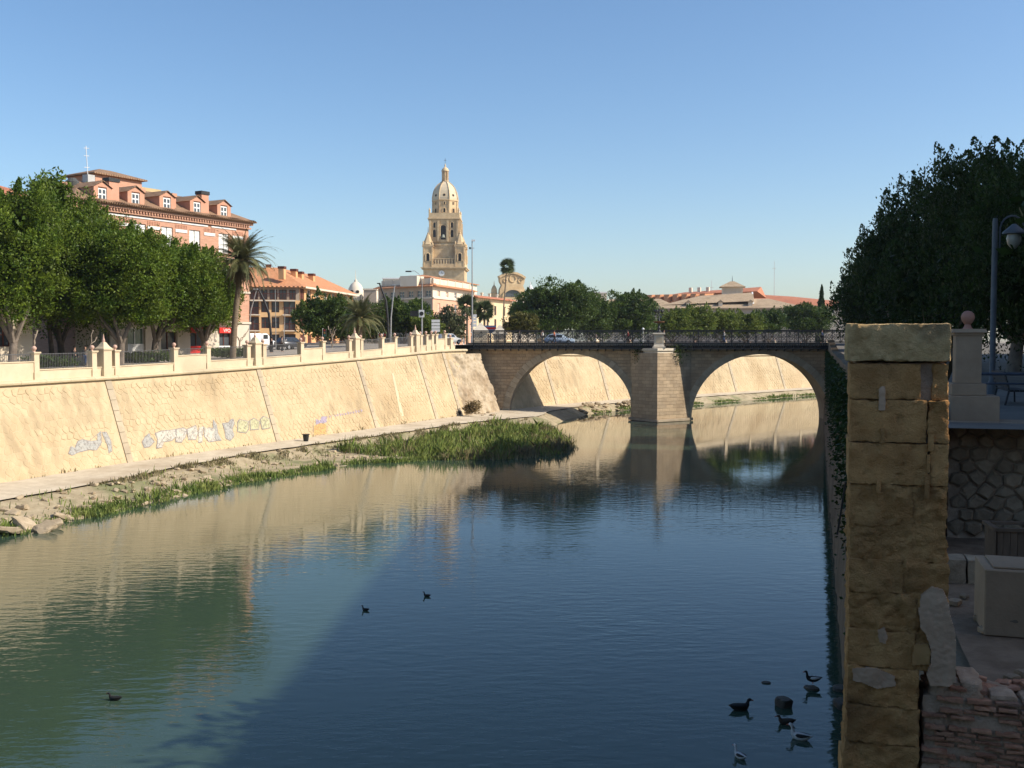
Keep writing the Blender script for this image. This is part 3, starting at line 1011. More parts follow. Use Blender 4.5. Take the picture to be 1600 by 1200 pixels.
def crown(rng, c, rad, n, size, lumps=40, lump_r=0.30, flat_bottom=0.55, up=0.5, power=2.4, shoots=0, shoot_h=1.5):
    """leaves over a lumpy crown: a rounded-box body broken into clumps, with tufts that stand out of it"""
    c = np.array(c, float); rad = np.array(rad, float)
    # lump centres over the body's skin
    u = rng.normal(0, 1, (lumps, 3)); u /= np.linalg.norm(u, axis=1)[:, None]
    u[:, 2] = np.where(u[:, 2] < -flat_bottom, -flat_bottom * rng.uniform(0.6, 1.0, lumps), u[:, 2])
    p = (np.abs(u) ** power).sum(1) ** (-1 / power)
    lc = u * p[:, None] * rng.uniform(0.66, 0.92, lumps)[:, None]
    lr = lump_r * rng.uniform(0.5, 1.6, lumps)
    k = rng.integers(0, lumps, n)
    v = rng.normal(0, 1, (n, 3)); v /= np.linalg.norm(v, axis=1)[:, None]
    v[:, 2] += up * 0.35
    v /= np.linalg.norm(v, axis=1)[:, None]
    rr = rng.uniform(0.45, 1.0, n) ** 0.5
    tuft = rng.random(n) < 0.10
    rr = np.where(tuft, rr * rng.uniform(1.0, 1.45, n), rr)
    q = lc[k] + v * (lr[k] * rr)[:, None]
    pts = c + q * rad
    tone = np.clip(rng.normal(0.5, 0.16, n) + (rng.random(lumps)[k] - 0.5) * 0.6, 0, 1)
    V, F = leaf_cloud(rng, pts, v * np.array([1, 1, 1.1]) + np.array([0, 0, up]), size)
    if shoots:
        # leafy shoots that stand up out of the crown's upper skin
        ks = rng.permutation(np.argsort(-lc[:, 2])[:max(shoots, lumps // 2)])[:shoots]
        m_ = max(40, n // (shoots * 6))
        SP, ST = [], []
        for q_ in ks:
            o_ = c + lc[q_] * rad * 1.0
            out_ = lc[q_] * np.array([1, 1, 0]); out_ = out_ / (np.linalg.norm(out_) + 1e-6) * 0.35
            hgt = shoot_h * rng.uniform(0.5, 1.25)
            t_ = rng.random(m_)
            w_ = 0.34 * shoot_h * (1 - t_ ** 1.5) + 0.03
            ang = rng.uniform(0, 6.283, m_)
            top_ = lump_r * rad[2] * 0.6
            SP.append(o_ + np.stack([w_ * np.cos(ang), w_ * np.sin(ang), top_ + t_ * hgt], 1) + out_ * (t_ * hgt)[:, None])
            ST.append(np.clip(rng.normal(0.65, 0.15, m_), 0, 1))
        SP = np.vstack(SP)
        V3, F3 = leaf_cloud(rng, SP, np.tile([0, 0, 1.4], (len(SP), 1)), size)
        F = np.vstack([F, F3 + len(V)]); V = np.vstack([V, V3]); tone = np.concatenate([tone] + ST)
    # inner mass of bigger leaves keeps the crown closed
    m = n // 6
    w = rng.normal(0, 1, (m, 3)); w /= np.linalg.norm(w, axis=1)[:, None]
    w[:, 2] = np.maximum(w[:, 2], -flat_bottom)
    pi = c + w * ((np.abs(w) ** power).sum(1) ** (-1 / power) * rng.uniform(0.35, 0.74, m))[:, None] * rad
    V2, F2 = leaf_cloud(rng, pi, w, size * 2.3, 0.8, 0.7)
    F2 = F2 + len(V)
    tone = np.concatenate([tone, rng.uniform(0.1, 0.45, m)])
    return np.vstack([V, V2]), np.vstack([F, F2]), tone

def tree(name, label, base, trunk_h, crown_c, rad, n, size, lm, seed, bark=None, limbs=5, tr=0.28, group=None, lumps=40, lump_r=0.30, up=0.5, cat='tree', flat=0.55, power=2.4, shoots=0, shoot_h=1.5):
    rng = np.random.default_rng(seed)
    rnd = random.Random(seed)
    t = thing(name, label, cat, tuple(base), 0, group)
    b = Vector(base)
    mb = MB()
    fork = b + Vector((rnd.uniform(-.2, .2), rnd.uniform(-.2, .2), trunk_h * 0.42))
    mb.tube([b - Vector((0, 0, 0.3)), b + Vector((0, 0, 0.15)), b.lerp(fork, 0.6), fork], [tr * 1.55, tr * 1.2, tr, tr * 0.95], 9)
    mb.build('trunk', bark or M_bark, t, world=True, smooth=True)
    cc = Vector(crown_c)
    for k in range(limbs):
        a = 2 * math.pi * (k + rnd.uniform(-.3, .3)) / limbs
        reach = rnd.uniform(0.3, 0.55)
        end = cc + Vector((math.cos(a) * rad[0] * reach, math.sin(a) * rad[1] * reach, -rad[2] * rnd.uniform(0.0, 0.3)))
        mid = fork.lerp(end, 0.45) + Vector((math.cos(a) * 0.4, math.sin(a) * 0.4, -0.25))
        mb = MB().tube([fork - Vector((0, 0, 0.25)), fork.lerp(mid, 0.5), mid, end], [tr * 0.7, tr * 0.55, tr * 0.42, tr * 0.14], 6)
        mb.build('limb', bark or M_bark, t, world=True, smooth=True)
    V, F, tone = crown(rng, crown_c, rad, n, size, lumps, lump_r, flat, up, power, shoots, shoot_h)
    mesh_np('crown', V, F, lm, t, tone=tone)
    return t

def z_prom(x, y):
    s, d = foot((x, y))
    return cop_z(s) + 0.77

# --- ficus row on the left promenade (trunk x in the photo, crown centre, crown reach)
LT = [
    # trunk px, Y, crown px, top py, bottom py, half width m, label
    (18, 79.0, 0, 283, 500, 4.6, 'ficus tree with forked trunk at the left edge of the promenade'),
    (97, 91.0, 92, 292, 512, 4.6, 'tall ficus tree with a shaded trunk beside the pale building corner'),
    (188, 86.0, 172, 332, 506, 4.9, 'ficus tree behind the spiked pedestal left of the shop fronts'),
    (240, 93.0, 262, 362, 505, 4.3, 'ficus tree whose dark limbs fan out in front of the glazed shop'),
    (318, 104.0, 318, 382, 512, 3.6, 'rightmost ficus tree of the promenade row, beside the palm'),
]
for i, (tp, Y, cp, ty, by, hw, lab) in enumerate(LT):
    x = (tp - 800) / 1600 * Y
    zt = at(cp, ty + (10 if i < 2 else 20), Y)[2]; zb = at(cp, by, Y)[2]
    cx = (cp - 800) / 1600 * Y
    zg = z_prom(x, Y)
    tree('ficus_tree', lab, (x, Y, zg), (zb - zg) + 1.2, (cx, Y + 0.3, (zt + zb) / 2 - 0.1), (hw * 1.06, 4.5, (zt - zb) / 2 * 1.08), 52000, 0.23, L_ficus, 20 + i, limbs=6, tr=0.30, lumps=140, lump_r=0.21, group='ficus trees of the left promenade', flat=0.8, power=3.0, shoots=30, shoot_h=0.8)
# top shoot of the tall tree at the back
x, Y = (66 - 800) / 1600 * 88, 88
tree('ficus_tree', 'slim treetop rising above the left ficus crowns', (x, Y + 2, z_prom(x, Y)), 9, (x, Y + 2, at(66, 300, Y)[2]), (1.6, 1.6, 1.9), 2500, 0.34, L_ficus, 31, limbs=3, tr=0.2, group='ficus trees of the left promenade')

# --- trees by the bridge head and beyond the bridge
MT = [
    ('ficus_tree', 512, 138, 512, 462, 530, 4.3, 3.5, L_mid, 9000, 'rounded dark green ficus in front of the orange building'),
    ('ficus_tree', 545, 142, 548, 482, 532, 3.0, 3.0, L_mid, 5000, 'smaller dark ficus behind the date palm'),
    ('ficus_tree', 588, 172, 586, 476, 536, 3.6, 3.4, L_mid, 6000, 'dark ficus filling the gap behind the leaning masts'),
    ('ficus_tree', 630, 160, 628, 468, 526, 4.6, 4.0, L_mid, 9000, 'dense green ficus left of the road sign stack'),
    ('ficus_tree', 668, 156, 668, 496, 536, 2.6, 2.6, L_light, 4500, 'low bright green tree behind the road sign stack'),
    ('ficus_tree', 872, 172, 868, 440, 530, 7.6, 6.0, L_mid, 14000, 'largest dark tree behind the left half of the bridge'),
    ('ficus_tree', 925, 186, 922, 464, 532, 4.6, 4.0, L_mid, 7000, 'shorter dark tree between the two tall trees behind the bridge'),
    ('ficus_tree', 985, 190, 982, 458, 530, 6.4, 4.6, L_mid, 11000, 'pointed dark tree left of the bridge lamp'),
    ('ficus_tree', 1050, 198, 1052, 486, 528, 3.9, 3.6, L_light, 6000, 'light green tree just right of the bridge lamp'),
    ('ficus_tree', 1088, 202, 1088, 479, 528, 4.0, 3.6, L_light, 6000, 'second light green tree right of the bridge lamp'),
    ('ficus_tree', 1128, 208, 1128, 486, 528, 3.9, 3.6, L_light, 5500, 'third light green tree right of the bridge lamp'),
    ('ficus_tree', 1164, 212, 1164, 488, 528, 3.9, 3.6, L_light, 5500, 'fourth light green tree right of the bridge lamp'),
    ('ficus_tree', 1200, 216, 1200, 486, 524, 3.6, 3.6, L_mid, 5500, 'fifth tree right of the bridge lamp, darker than its neighbours'),
    ('ficus_tree', 1258, 222, 1258, 476, 526, 6.0, 4.5, L_mid, 9000, 'wide domed tree below the cypress at the far right'),
]
for i, (nm, tp, Y, cp, ty, by, hw, hd, lm, n, lab) in enumerate(MT):
    x = (tp - 800) / 1600 * Y; cx = (cp - 800) / 1600 * Y
    zt = at(cp, ty, Y)[2]; zb = at(cp, by, Y)[2]
    zg = 9.2
    tree(nm, lab, (x, Y, zg), 2.4, (cx, Y, (zt + zb) / 2), (hw, hd, (zt - zb) / 2), int(n * 1.6), 0.33, lm, 50 + i, limbs=4, tr=0.26, lumps=70, lump_r=0.23, up=1.0, flat=0.95, power=2.4, shoots=22, shoot_h=1.0)
x = (815 - 800) / 1600 * 151
tree('round_shrub', 'round olive brown shrub behind the left end of the bridge railing', (x, 151.5, 9.4), 0.9, (x, 151.5, at(815, 506, 151)[2]), (2.7, 2.4, 1.75), 6500, 0.26, L_olive, 81, limbs=4, tr=0.12, cat='shrub', lumps=60, lump_r=0.22)
x = (706 - 800) / 1600 * 165
tree('feathery_tree', 'thin feathery grey green tree in front of the hotel', (x, 165, 9.4), 1.5, (x, 165, at(706, 508, 165)[2]), (3.0, 2.4, 2.7), 4200, 0.30, L_olive if False else leaf_mat('tamarisk_leaves', (0.07, 0.085, 0.04), (0.12, 0.13, 0.06)), 82, limbs=5, tr=0.12, lumps=24, lump_r=0.32, up=1.2)

# cypress at the far right
p = at(1282, 505, 260)
t = thing('cypress_tree', 'slim dark cypress standing above the red roofs at the far right', 'tree', (p[0], 260, 8.6))
rng = np.random.default_rng(7)
zt = at(1282, 446, 260)[2]; zb = 9.5
n = 3500
h = rng.random(n)
wd = 1.25 * np.sin(np.clip(h * 0.92 + 0.08, 0, 1) * math.pi) ** 0.6 * (1 - 0.45 * h)
an = rng.uniform(0, 2 * math.pi, n)
rr = wd * np.sqrt(rng.uniform(0.3, 1, n)) * (1 + 0.2 * np.sin(h * 30 + an * 2))
pts = np.stack([p[0] + rr * np.cos(an) + 0.5 * (h - 0.5), 260 + rr * np.sin(an), zb + (zt - zb) * h], 1)
V, F = leaf_cloud(rng, pts, np.tile([0, 0, 1.5], (n, 1)), 0.7, 0.5, 0.4)
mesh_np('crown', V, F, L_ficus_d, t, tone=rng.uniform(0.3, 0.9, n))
MB().tube([(p[0], 260, 8.4), (p[0], 260, 14)], [0.25, 0.15], 7).build('trunk', M_bark, t, world=True)

# --- dark ficus mass on the right bank
RT = [
    # Y, inland u, half width, top z, n, size, label
    (124, 5.0, 5.0, 20.2, 9000, 0.38, 'farthest dark tree of the right bank, beside the bridge end'),
    (106, 5.5, 5.1, 21.2, 14000, 0.33, 'second farthest dark tree of the right bank'),
    (88, 6.2, 5.1, 21.7, 20000, 0.28, 'dark tree at the middle of the right bank with ragged edge'),
    (70, 7.2, 5.2, 21.9, 28000, 0.23, 'dark tree whose ragged top steps up behind the ruined pillar'),
    (55, 8.3, 5.0, 20.4, 34000, 0.19, 'tall dark tree behind the ruined stone pillar'),
    (43, 8.8, 4.8, 17.8, 36000, 0.16, 'tall dark tree at the right edge beside the street lamp'),
    (34, 10.6, 4.4, 16.4, 22000, 0.16, 'dark tree at the far right behind the park bench'),
]
for i, (Y, u, hw, zt, n, sz, lab) in enumerate(RT):
    p = rb(Y, u); c = p
    zb = 9.6 if Y > 50 else 10.2 if Y > 36 else 11.0
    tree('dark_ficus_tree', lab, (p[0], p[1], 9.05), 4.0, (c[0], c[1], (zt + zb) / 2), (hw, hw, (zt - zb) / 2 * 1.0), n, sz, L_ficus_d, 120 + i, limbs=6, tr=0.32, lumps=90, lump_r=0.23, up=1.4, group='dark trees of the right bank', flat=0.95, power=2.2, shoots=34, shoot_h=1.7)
# unseen ficus added just outside the picture for the shade it casts
for i, (x, y, zt, hw, lab) in enumerate([(18.5, 23, 18.0, 5.4, 'unseen ficus added near the park bench for its shade')]):
    tree('dark_ficus_tree', lab, (x, y, 9.0), 4.0, (x, y, (zt + 11.3) / 2), (hw, hw, (zt - 11.3) / 2), 8000, 0.42, L_ficus_d, 140 + i, limbs=4, tr=0.3, lumps=60, lump_r=0.28)

# --- date palms
def frond_mesh(rng, L, droop, m, name, parent, width=0.7, nl=40):
    """one feather leaf: curved rib and two rows of leaflets; local x is outward"""
    V, F = [], []
    pts = []
    for k in range(nl + 1):
        t = k / nl
        if k == 0: cur = np.zeros(3)
        else: cur = cur + np.array([math.cos(droop * t ** 1.15), 0, -math.sin(droop * t ** 1.15)]) * (L / nl)
        pts.append(cur)
    for k in range(nl):
        a, b = pts[k], pts[k + 1]
        w = 0.035 * (1 - k / nl) + 0.008
        j = len(V)
        V += [a + (0, w, 0), a - (0, w, 0), b - (0, w, 0), b + (0, w, 0)]
        F.append((j, j + 1, j + 2, j + 3))
        if k < 3: continue
        t = k / nl
        ll = width * (math.sin(min(1, t * 1.25 + 0.1) * math.pi) ** 0.6 * 0.9 + 0.15)
        d = (b - a) / np.linalg.norm(b - a)
        for sgn in (-1, 1):
            tip = a + d * ll * 0.75 + np.array([0, sgn * ll * 0.75, -0.12 * ll + rng.uniform(-0.08, 0.05)])
            j = len(V)
            V += [a - d * 0.05, a + d * 0.06, tip]
            F.append((j, j + 1, j + 2))
    return mesh_np(name, np.array(V), F, m, parent, world=False)

def date_palm(label, base, h, lean, L, seed, n=46, tr=0.24, dry=8):
    rng = np.random.default_rng(seed)
    t = thing('date_palm', label, 'palm tree', tuple(base))
    mb = MB()
    pts, rs = [], []
    for k in range(13):
        f = k / 12
        pts.append((lean[0] * f ** 1.5, lean[1] * f ** 1.5, h * f - 0.2 * (k == 0)))
        rs.append(tr * (1.25 - 0.35 * f) if k % 2 else tr * (1.17 - 0.35 * f))
    mb.tube(pts, rs, 10)
    mb.build('trunk', M_trunk_palm, t, smooth=True)
    MB().lathe([(0.2, -0.5), (0.42, -0.25), (0.48, 0.05), (0.25, 0.4), (0.05, 0.6)], (lean[0], lean[1], h), 10).build('leaf_base', mat('palm_heart', (0.24, 0.16, 0.06), (0.32, 0.22, 0.09), 6, 0.9), t)
    protos = [frond_mesh(rng, L, dr, L_palm, 'frond', t) for dr in (1.0, 1.5, 1.7, 1.5)]
    dryp = frond_mesh(rng, L * 0.8, 0.7, L_palm_dry, 'frond', t, 0.4)
    used = set()
    for k in range(n + dry):
        f = k / n
        isdry = k >= n
        if isdry:
            pr = dryp; el = rng.uniform(-1.1, -0.6)
        else:
            ki = min(3, int(f * 4)); pr = protos[ki]; el = 1.45 - 1.55 * f + rng.uniform(-0.12, 0.12)
        a = k * 2.39996 + rng.uniform(-0.2, 0.2)
        if pr.name in used:
            o = instance(pr, 'frond', t)
        else:
            o = pr; used.add(pr.name)
        o.location = (lean[0], lean[1], h + 0.1)
        o.rotation_euler = (rng.uniform(-0.3, 0.3), -el, a)
        s = rng.uniform(0.85, 1.1); o.scale = (s, s, s)
    return t
x = (364 - 800) / 1600 * 99
date_palm('tall date palm with shaggy crown in front of the brick palace corner', (x, 99, z_prom(x, 99)), at(378, 410, 99)[2] - z_prom(x, 99), (0.95, 0.0), 4.4, 3, 84, 0.27, 22)
x = (562 - 800) / 1600 * 128
date_palm('short bushy date palm beside the traffic lights', (x, 128, z_prom(x, 128)), at(563, 500, 128)[2] - z_prom(x, 128), (0.1, 0), 4.3, 4, 66, 0.3, 6)

def fan_palm(label, base, h, lean, r, seed, n=26, tr=0.16):
    rng = np.random.default_rng(seed)
    t = thing('fan_palm', label, 'palm tree', tuple(base))
    MB().tube([(0, 0, -0.2), (lean * 0.3, 0, h * 0.5), (lean, 0, h)], [tr * 1.4, tr, tr * 0.9], 8).build('trunk', M_trunk_palm, t, smooth=True)
    V, F = [], []
    V.append((0, 0, 0)); V.append((r * 0.3, 0.03, 0.02)); V.append((r * 0.3, -0.03, 0.02))
    F.append((0, 1, 2))
    for k in range(15):
        a = (k - 7) / 7 * 1.5
        j = len(V)
        V += [(r * 0.28, 0, 0), (r * 0.28 + math.cos(a - 0.11) * r * 0.4, math.sin(a - 0.11) * r * 0.4, 0.03), (r * 0.28 + math.cos(a) * r * 0.66, math.sin(a) * r * 0.66, -0.12), (r * 0.28 + math.cos(a + 0.11) * r * 0.4, math.sin(a + 0.11) * r * 0.4, 0.03)]
        F.append((j, j + 1, j + 2, j + 3))
    pr = mesh_np('fan_leaf', np.array(V), F, L_fan, t, world=False)
    for k in range(n):
        o = pr if k == 0 else instance(pr, 'fan_leaf', t)
        o.location = (lean, 0, h)
        el = 1.45 - 2.6 * k / n
        o.rotation_euler = (rng.uniform(-0.9, 0.9), -el, k * 2.39996)
        s = rng.uniform(0.8, 1.1); o.scale = (s, s, s)
    return t
for (cp, ty, by, Y, r, lab, tb) in ((730, 478, 530, 180, 2.6, 'fan palm in front of the hotel, left of the sign mast', 730), (757, 486, 530, 184, 2.5, 'fan palm right of the sign mast in front of the hotel', 757), (792, 417, 520, 215, 2.3, 'very tall slender fan palm in front of the church gable', 785), (810, 486, 520, 200, 2.6, 'small fan palm below the church gable', 810)):
    p = at(cp, ty, Y); b = at(tb, by, Y)
    fan_palm(lab, (b[0], Y, 9.2), p[2] - 9.2, p[0] - b[0], r, int(cp), 26 if ty < 430 else 26, 0.15 if ty < 430 else 0.2)

# --- pollarded street trees, bare
def pollard(label, px, Y, top, seed):
    rnd = random.Random(seed)
    x = (px - 800) / 1600 * Y
    zg = z_prom(x, Y)
    h = at(px, top, Y)[2] - zg
    t = thing('pollard_tree', label, 'tree', (x, Y, zg), 0, 'bare pollarded trees on the promenade')
    fx = rnd.uniform(-0.12, 0.12)
    MB().tube([(0, 0, -0.2), (fx * 1.6, 0, h * 0.25), (fx, 0, h * 0.5)], [0.11, 0.08, 0.085], 7).build('trunk', M_bark_pale, t, smooth=True)
    for k in range(rnd.randint(2, 4)):
        a = rnd.uniform(0, 6.28)
        r = rnd.uniform(0.45, 1.15)
        zz = h * rnd.uniform(0.78, 1.0)
        P = [(fx, 0, h * 0.46)]
        for q in range(1, 5):
            f_ = q / 4
            P.append((fx + r * f_ * math.cos(a) + rnd.uniform(-.1, .1), r * f_ * math.sin(a) + rnd.uniform(-.1, .1), h * 0.48 + (zz - h * 0.48) * f_ ** rnd.uniform(0.8, 1.5)))
        MB().tube(P, [0.06, 0.05, 0.045, 0.04, 0.055], 6).build('limb', M_bark_pale, t, smooth=True)
pollard('bare pollard between the two leftmost ficus trunks', 54, 80, 508, 1)
pollard('bare pollard behind the iron railing near the spiked pedestal', 134, 82, 515, 2)
pollard('bare pollard at the palace corner beside the date palm', 376, 106, 508, 3)
pollard('bare pollard in front of the dark ficus, nearer the orange building', 478, 124, 508, 4)
pollard('bare pollard in front of the dark ficus, nearer the date palm', 519, 126, 508, 5)

# --- hedge bushes behind the parapet rails
def bush(label, px, py, Y, rx, rz, seed, lm, n=1500, size=0.16, name='hedge_bush', ry=0.6):
    p = at(px, py, Y)
    rng = np.random.default_rng(seed)
    t = thing(name, label, 'bush', (p[0], Y, p[2] - rz))
    V, F, tone = crown(rng, (p[0], Y, p[2]), (rx, ry, rz), n, size, 22, 0.32, 0.9, 0.5, 4)
    mesh_np('foliage', V, F, lm, t, tone=tone)
    MB().tube([(p[0], Y, p[2] - rz - 0.1), (p[0], Y, p[2])], 0.05, 5).build('stem', M_bark, t, world=True)
    return t
bush('clipped green hedge behind the railing right of the spiked pedestal', 224, 558, 92, 3.2, 0.55, 1, L_ficus, 3000)
bush('clipped green hedge behind the railing at the foot of the date palm', 358, 551, 101, 2.6, 0.5, 2, L_ficus, 2400)
bush('dark hedge behind the railing beside the leftmost pollard', 75, 566, 82, 2.2, 0.5, 3, L_mid, 1800)
bush('tangle of dry scrub at the foot of the pale abutment', 737, 637, 128.0, 1.1, 0.75, 4, L_palm_dry, 900, 0.22, 'dry_scrub', 0.8)

# --- reeds and water's-edge grass (uncountable)
rng = np.random.default_rng(99)
def reed_field(name, label, pts, hmin, hmax, m, seed, w=0.035, bend=0.38):
    rng = np.random.default_rng(seed)
    n = len(pts)
    pts = np.array(pts)
    cl_ = np.array([0.72 + 0.75 * mnoise.fractal(Vector((p[0] * 0.35, p[1] * 0.35, seed)), 0.9, 2.0, 3) for p in pts])
    h = rng.uniform(hmin, hmax, n) * (0.5 + 0.5 * rng.random(n)) * np.clip(cl_, 0.35, 1.3)
    a = rng.uniform(0, 2 * math.pi, n)
    ln = np.where(rng.random(n) < 0.15, rng.uniform(0.4, 1.0, n), rng.uniform(0.05, bend, n))
    d = np.stack([np.cos(a), np.sin(a), np.zeros(n)], 1)
    sd = np.stack([-np.sin(a), np.cos(a), np.zeros(n)], 1)
    ww = w * rng.uniform(0.7, 1.5, n)[:, None]
    V = np.empty((n, 5, 3))
    mid = pts + d * (ln * h * 0.35)[:, None] + np.array([0, 0, 1]) * (h * 0.6)[:, None]
    tip = pts + d * (ln * h)[:, None] + np.array([0, 0, 1]) * h[:, None]
    V[:, 0] = pts - sd * ww; V[:, 1] = pts + sd * ww; V[:, 2] = mid + sd * ww * 0.9; V[:, 3] = tip; V[:, 4] = mid - sd * ww * 0.9
    F = np.arange(n * 5).reshape(n, 5)
    o = mesh_np(name, V.reshape(-1, 3), F, m, tone=np.clip(rng.normal(0.5, 0.2, n), 0, 1))
    tag(o, label, 'reeds', kind='stuff')
    return o
sA, sB = s_of_y(104), s_of_y(131)
P1, P2, P3 = [], [], []
while len(P1) < 10500:
    s = rng.uniform(s_of_y(98), s_of_y(126.5)); e, d = edge_d(s), shore_d(s)
    if d - e < 4: continue
    u = rng.uniform(e + 1.3, d + 0.5)
    if fbm((s * 0.25, u * 0.3, 9), 1, 3) < -0.32: continue
    p = w_xy(s) + w_n(s) * u
    P1.append((p[0], p[1], max(-0.1, bank_z(s, u)) - 0.05))
reed_field('reed_bed', 'tall green reeds on the mud bank before the left arch', P1, 0.7, 1.75, L_reed, 1)
while len(P2) < 7000:
    s = rng.uniform(s_of_y(98), s_of_y(127)); e, d = edge_d(s), shore_d(s)
    if d - e < 4: continue
    u = d + rng.normal(-0.6, 0.8) if rng.random() < 0.5 else rng.uniform(e + 1, d)
    p = w_xy(s) + w_n(s) * u
    P2.append((p[0], p[1], -0.1))
reed_field('dry_reeds', 'straw coloured dead reeds along the water edge of the reed bed', P2, 0.5, 1.5, L_reed_dry, 2)
while len(P3) < 8500:
    s = rng.uniform(s_of_y(58), s_of_y(102)); e, d = edge_d(s), shore_d(s)
    u = d + rng.normal(-0.35, 0.55) if rng.random() < 0.93 else rng.uniform(e, d)
    if fbm((s * 0.22, 4, 9), 1, 3) < -0.12 + 0.5 * rng.random() - 0.25: continue
    p = w_xy(s) + w_n(s) * u
    P3.append((p[0], p[1], max(-0.1, bank_z(s, u)) - 0.05))
reed_field('bank_grass', 'strip of green grass along the left water edge', P3, 0.3, 0.85, L_reed, 3, 0.03)
P4 = []
while len(P4) < 5000:
    s = rng.uniform(s_of_y(70), s_of_y(131)); e, d = edge_d(s), shore_d(s)
    u = e + abs(rng.normal(0, 0.9)) if rng.random() < 0.97 else rng.uniform(-0.05, 0.3)
    if fbm((s * 0.4, u, 19), 1, 3) < 0.0: continue
    p = w_xy(s) + w_n(s) * u
    P4.append((p[0], p[1], bank_z(s, u) if u > e else PATH_Z))
reed_field('dry_weeds', 'low dry weeds along the edge of the footpath', P4, 0.15, 0.5, L_reed_dry, 4, 0.03)
P5 = []
while len(P5) < 3500:
    s = rng.uniform(s_of_y(152), s_of_y(215)); e, d = edge_d(s), shore_d(s)
    u = d + rng.normal(-0.5, 0.8)
    if fbm((s * 0.15, 4, 29), 1, 3) < 0.02: continue
    p = w_xy(s) + w_n(s) * u
    P5.append((p[0], p[1], 0.1))
reed_field('far_bank_grass', 'green grass along the far bank beyond the bridge', P5, 0.3, 0.8, L_reed, 5, 0.05)
# creepers on the right river wall
P6, N6 = [], []
for k in range(14000):
    y = rng.uniform(22, 134)
    if fbm((y * 0.16, 3, 3), 1, 3) < -0.05: continue
    z = 9.4 - abs(rng.normal(0, 3.0))
    if z < 0.3: continue
    p = rb(y, -0.15 - rng.uniform(0, 0.35))
    P6.append((p[0], p[1], z)); N6.append((BANK_N[0], BANK_N[1], -0.4))
V, F = leaf_cloud(rng, np.array(P6), np.array(N6), 0.2, 0.6, 0.6)
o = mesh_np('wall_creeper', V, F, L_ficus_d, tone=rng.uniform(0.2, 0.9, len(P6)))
tag(o, 'dark creeper hanging over the right river wall', 'creeper', kind='stuff')
# thin dry stalks on top of the right bank behind the ruin
P7 = [(*rb(y, rng.uniform(0.2, 1.6)), 9.0) for y in rng.uniform(24, 40, 260)]
reed_field('dry_stalks', 'thin dry stalks growing behind the ruined pillar', P7, 0.8, 2.6, leaf_mat('dark_stalks', (0.07, 0.06, 0.035), (0.11, 0.09, 0.05)), 6, 0.006)
# small plants on the bridge pier
for (u, w, z, sd, lab) in ((-3.0, -1.0, 9.1, 1, 'green weed growing left of the lamp pedestal'), (1.9, -1.5, 9.0, 2, 'green weed growing right of the lamp pedestal')):
    q = bridge.matrix_world @ Vector((u, w, z))
    rg = np.random.default_rng(sd)
    pts = np.array(q) + rg.normal(0, 1, (420, 3)) * np.array([0.55, 0.25, 0.7])
    V, F = leaf_cloud(rg, pts, np.tile([0, -0.3, 0.2], (420, 1)), 0.22)
    tag(mesh_np('pier_weed', V, F, L_mid, tone=rg.random(420)), lab, 'weed')
# ------------------------------------------------------------------ buildings
class Frame:
    """facade frame: u along the facade (left to right as seen), w inward, z up"""
    def __init__(self, A, B):
        self.p = np.array(A[:2], float); B = np.array(B[:2], float)
        self.L = float(np.hypot(*(B - self.p)))
        self.d = (B - self.p) / self.L
        self.i = np.array([-self.d[1], self.d[0]])
    def pt(self, u, w, z):
        q = self.p + self.d * u + self.i * w
        return (q[0], q[1], z)
    def u(self, px):
        k = (px - 800) / 1600
        return (k * self.p[1] - self.p[0]) / (self.d[0] - k * self.d[1])
    def z(self, px, py):
        u = self.u(px)
        return at(px, py, self.p[1] + self.d[1] * u)[2]
    def rect(self, px0, px1, py0, py1):
        """photo rectangle -> (u0, u1, z0, z1) on this facade"""
        u0, u1 = self.u(px0), self.u(px1)
        m = (px0 + px1) / 2
        return (u0, u1, self.z(m, py1), self.z(m, py0))
    def box(self, mb, u0, u1, w0, w1, z0, z1):
        return mb.obox(self.p, self.d, self.i, u0, u1, w0, w1, z0, z1)

def holed_wall(f, parent, m, u0, u1, z0, z1, holes, w=0.0, rev=0.28, name='wall'):
    """facade sheet with real openings and reveals"""
    us = sorted({u0, u1} | {a for h in holes for a in h[:2] if u0 < a < u1})
    zs = sorted({z0, z1} | {a for h in holes for a in h[2:4] if z0 < a < z1})
    mb = MB()
    for i in range(len(us) - 1):
        for j in range(len(zs) - 1):
            cu, cz = (us[i] + us[i + 1]) / 2, (zs[j] + zs[j + 1]) / 2
            if any(h[0] < cu < h[1] and h[2] < cz < h[3] for h in holes): continue
            mb.add([f.pt(us[i], w, zs[j]), f.pt(us[i + 1], w, zs[j]), f.pt(us[i + 1], w, zs[j + 1]), f.pt(us[i], w, zs[j + 1])], [(0, 1, 2, 3)])
    for h in holes:
        a, b, c, d = h[:4]
        q = [(a, c), (b, c), (b, d), (a, d)]
        for k in range(4):
            (p0, p1), (r0, r1) = q[k], q[(k + 1) % 4]
            mb.add([f.pt(p0, w, p1), f.pt(r0, w, r1), f.pt(r0, w + rev, r1), f.pt(p0, w + rev, p1)], [(0, 3, 2, 1)])
    return mesh_np(name, np.array(mb.v), mb.f, m, parent)

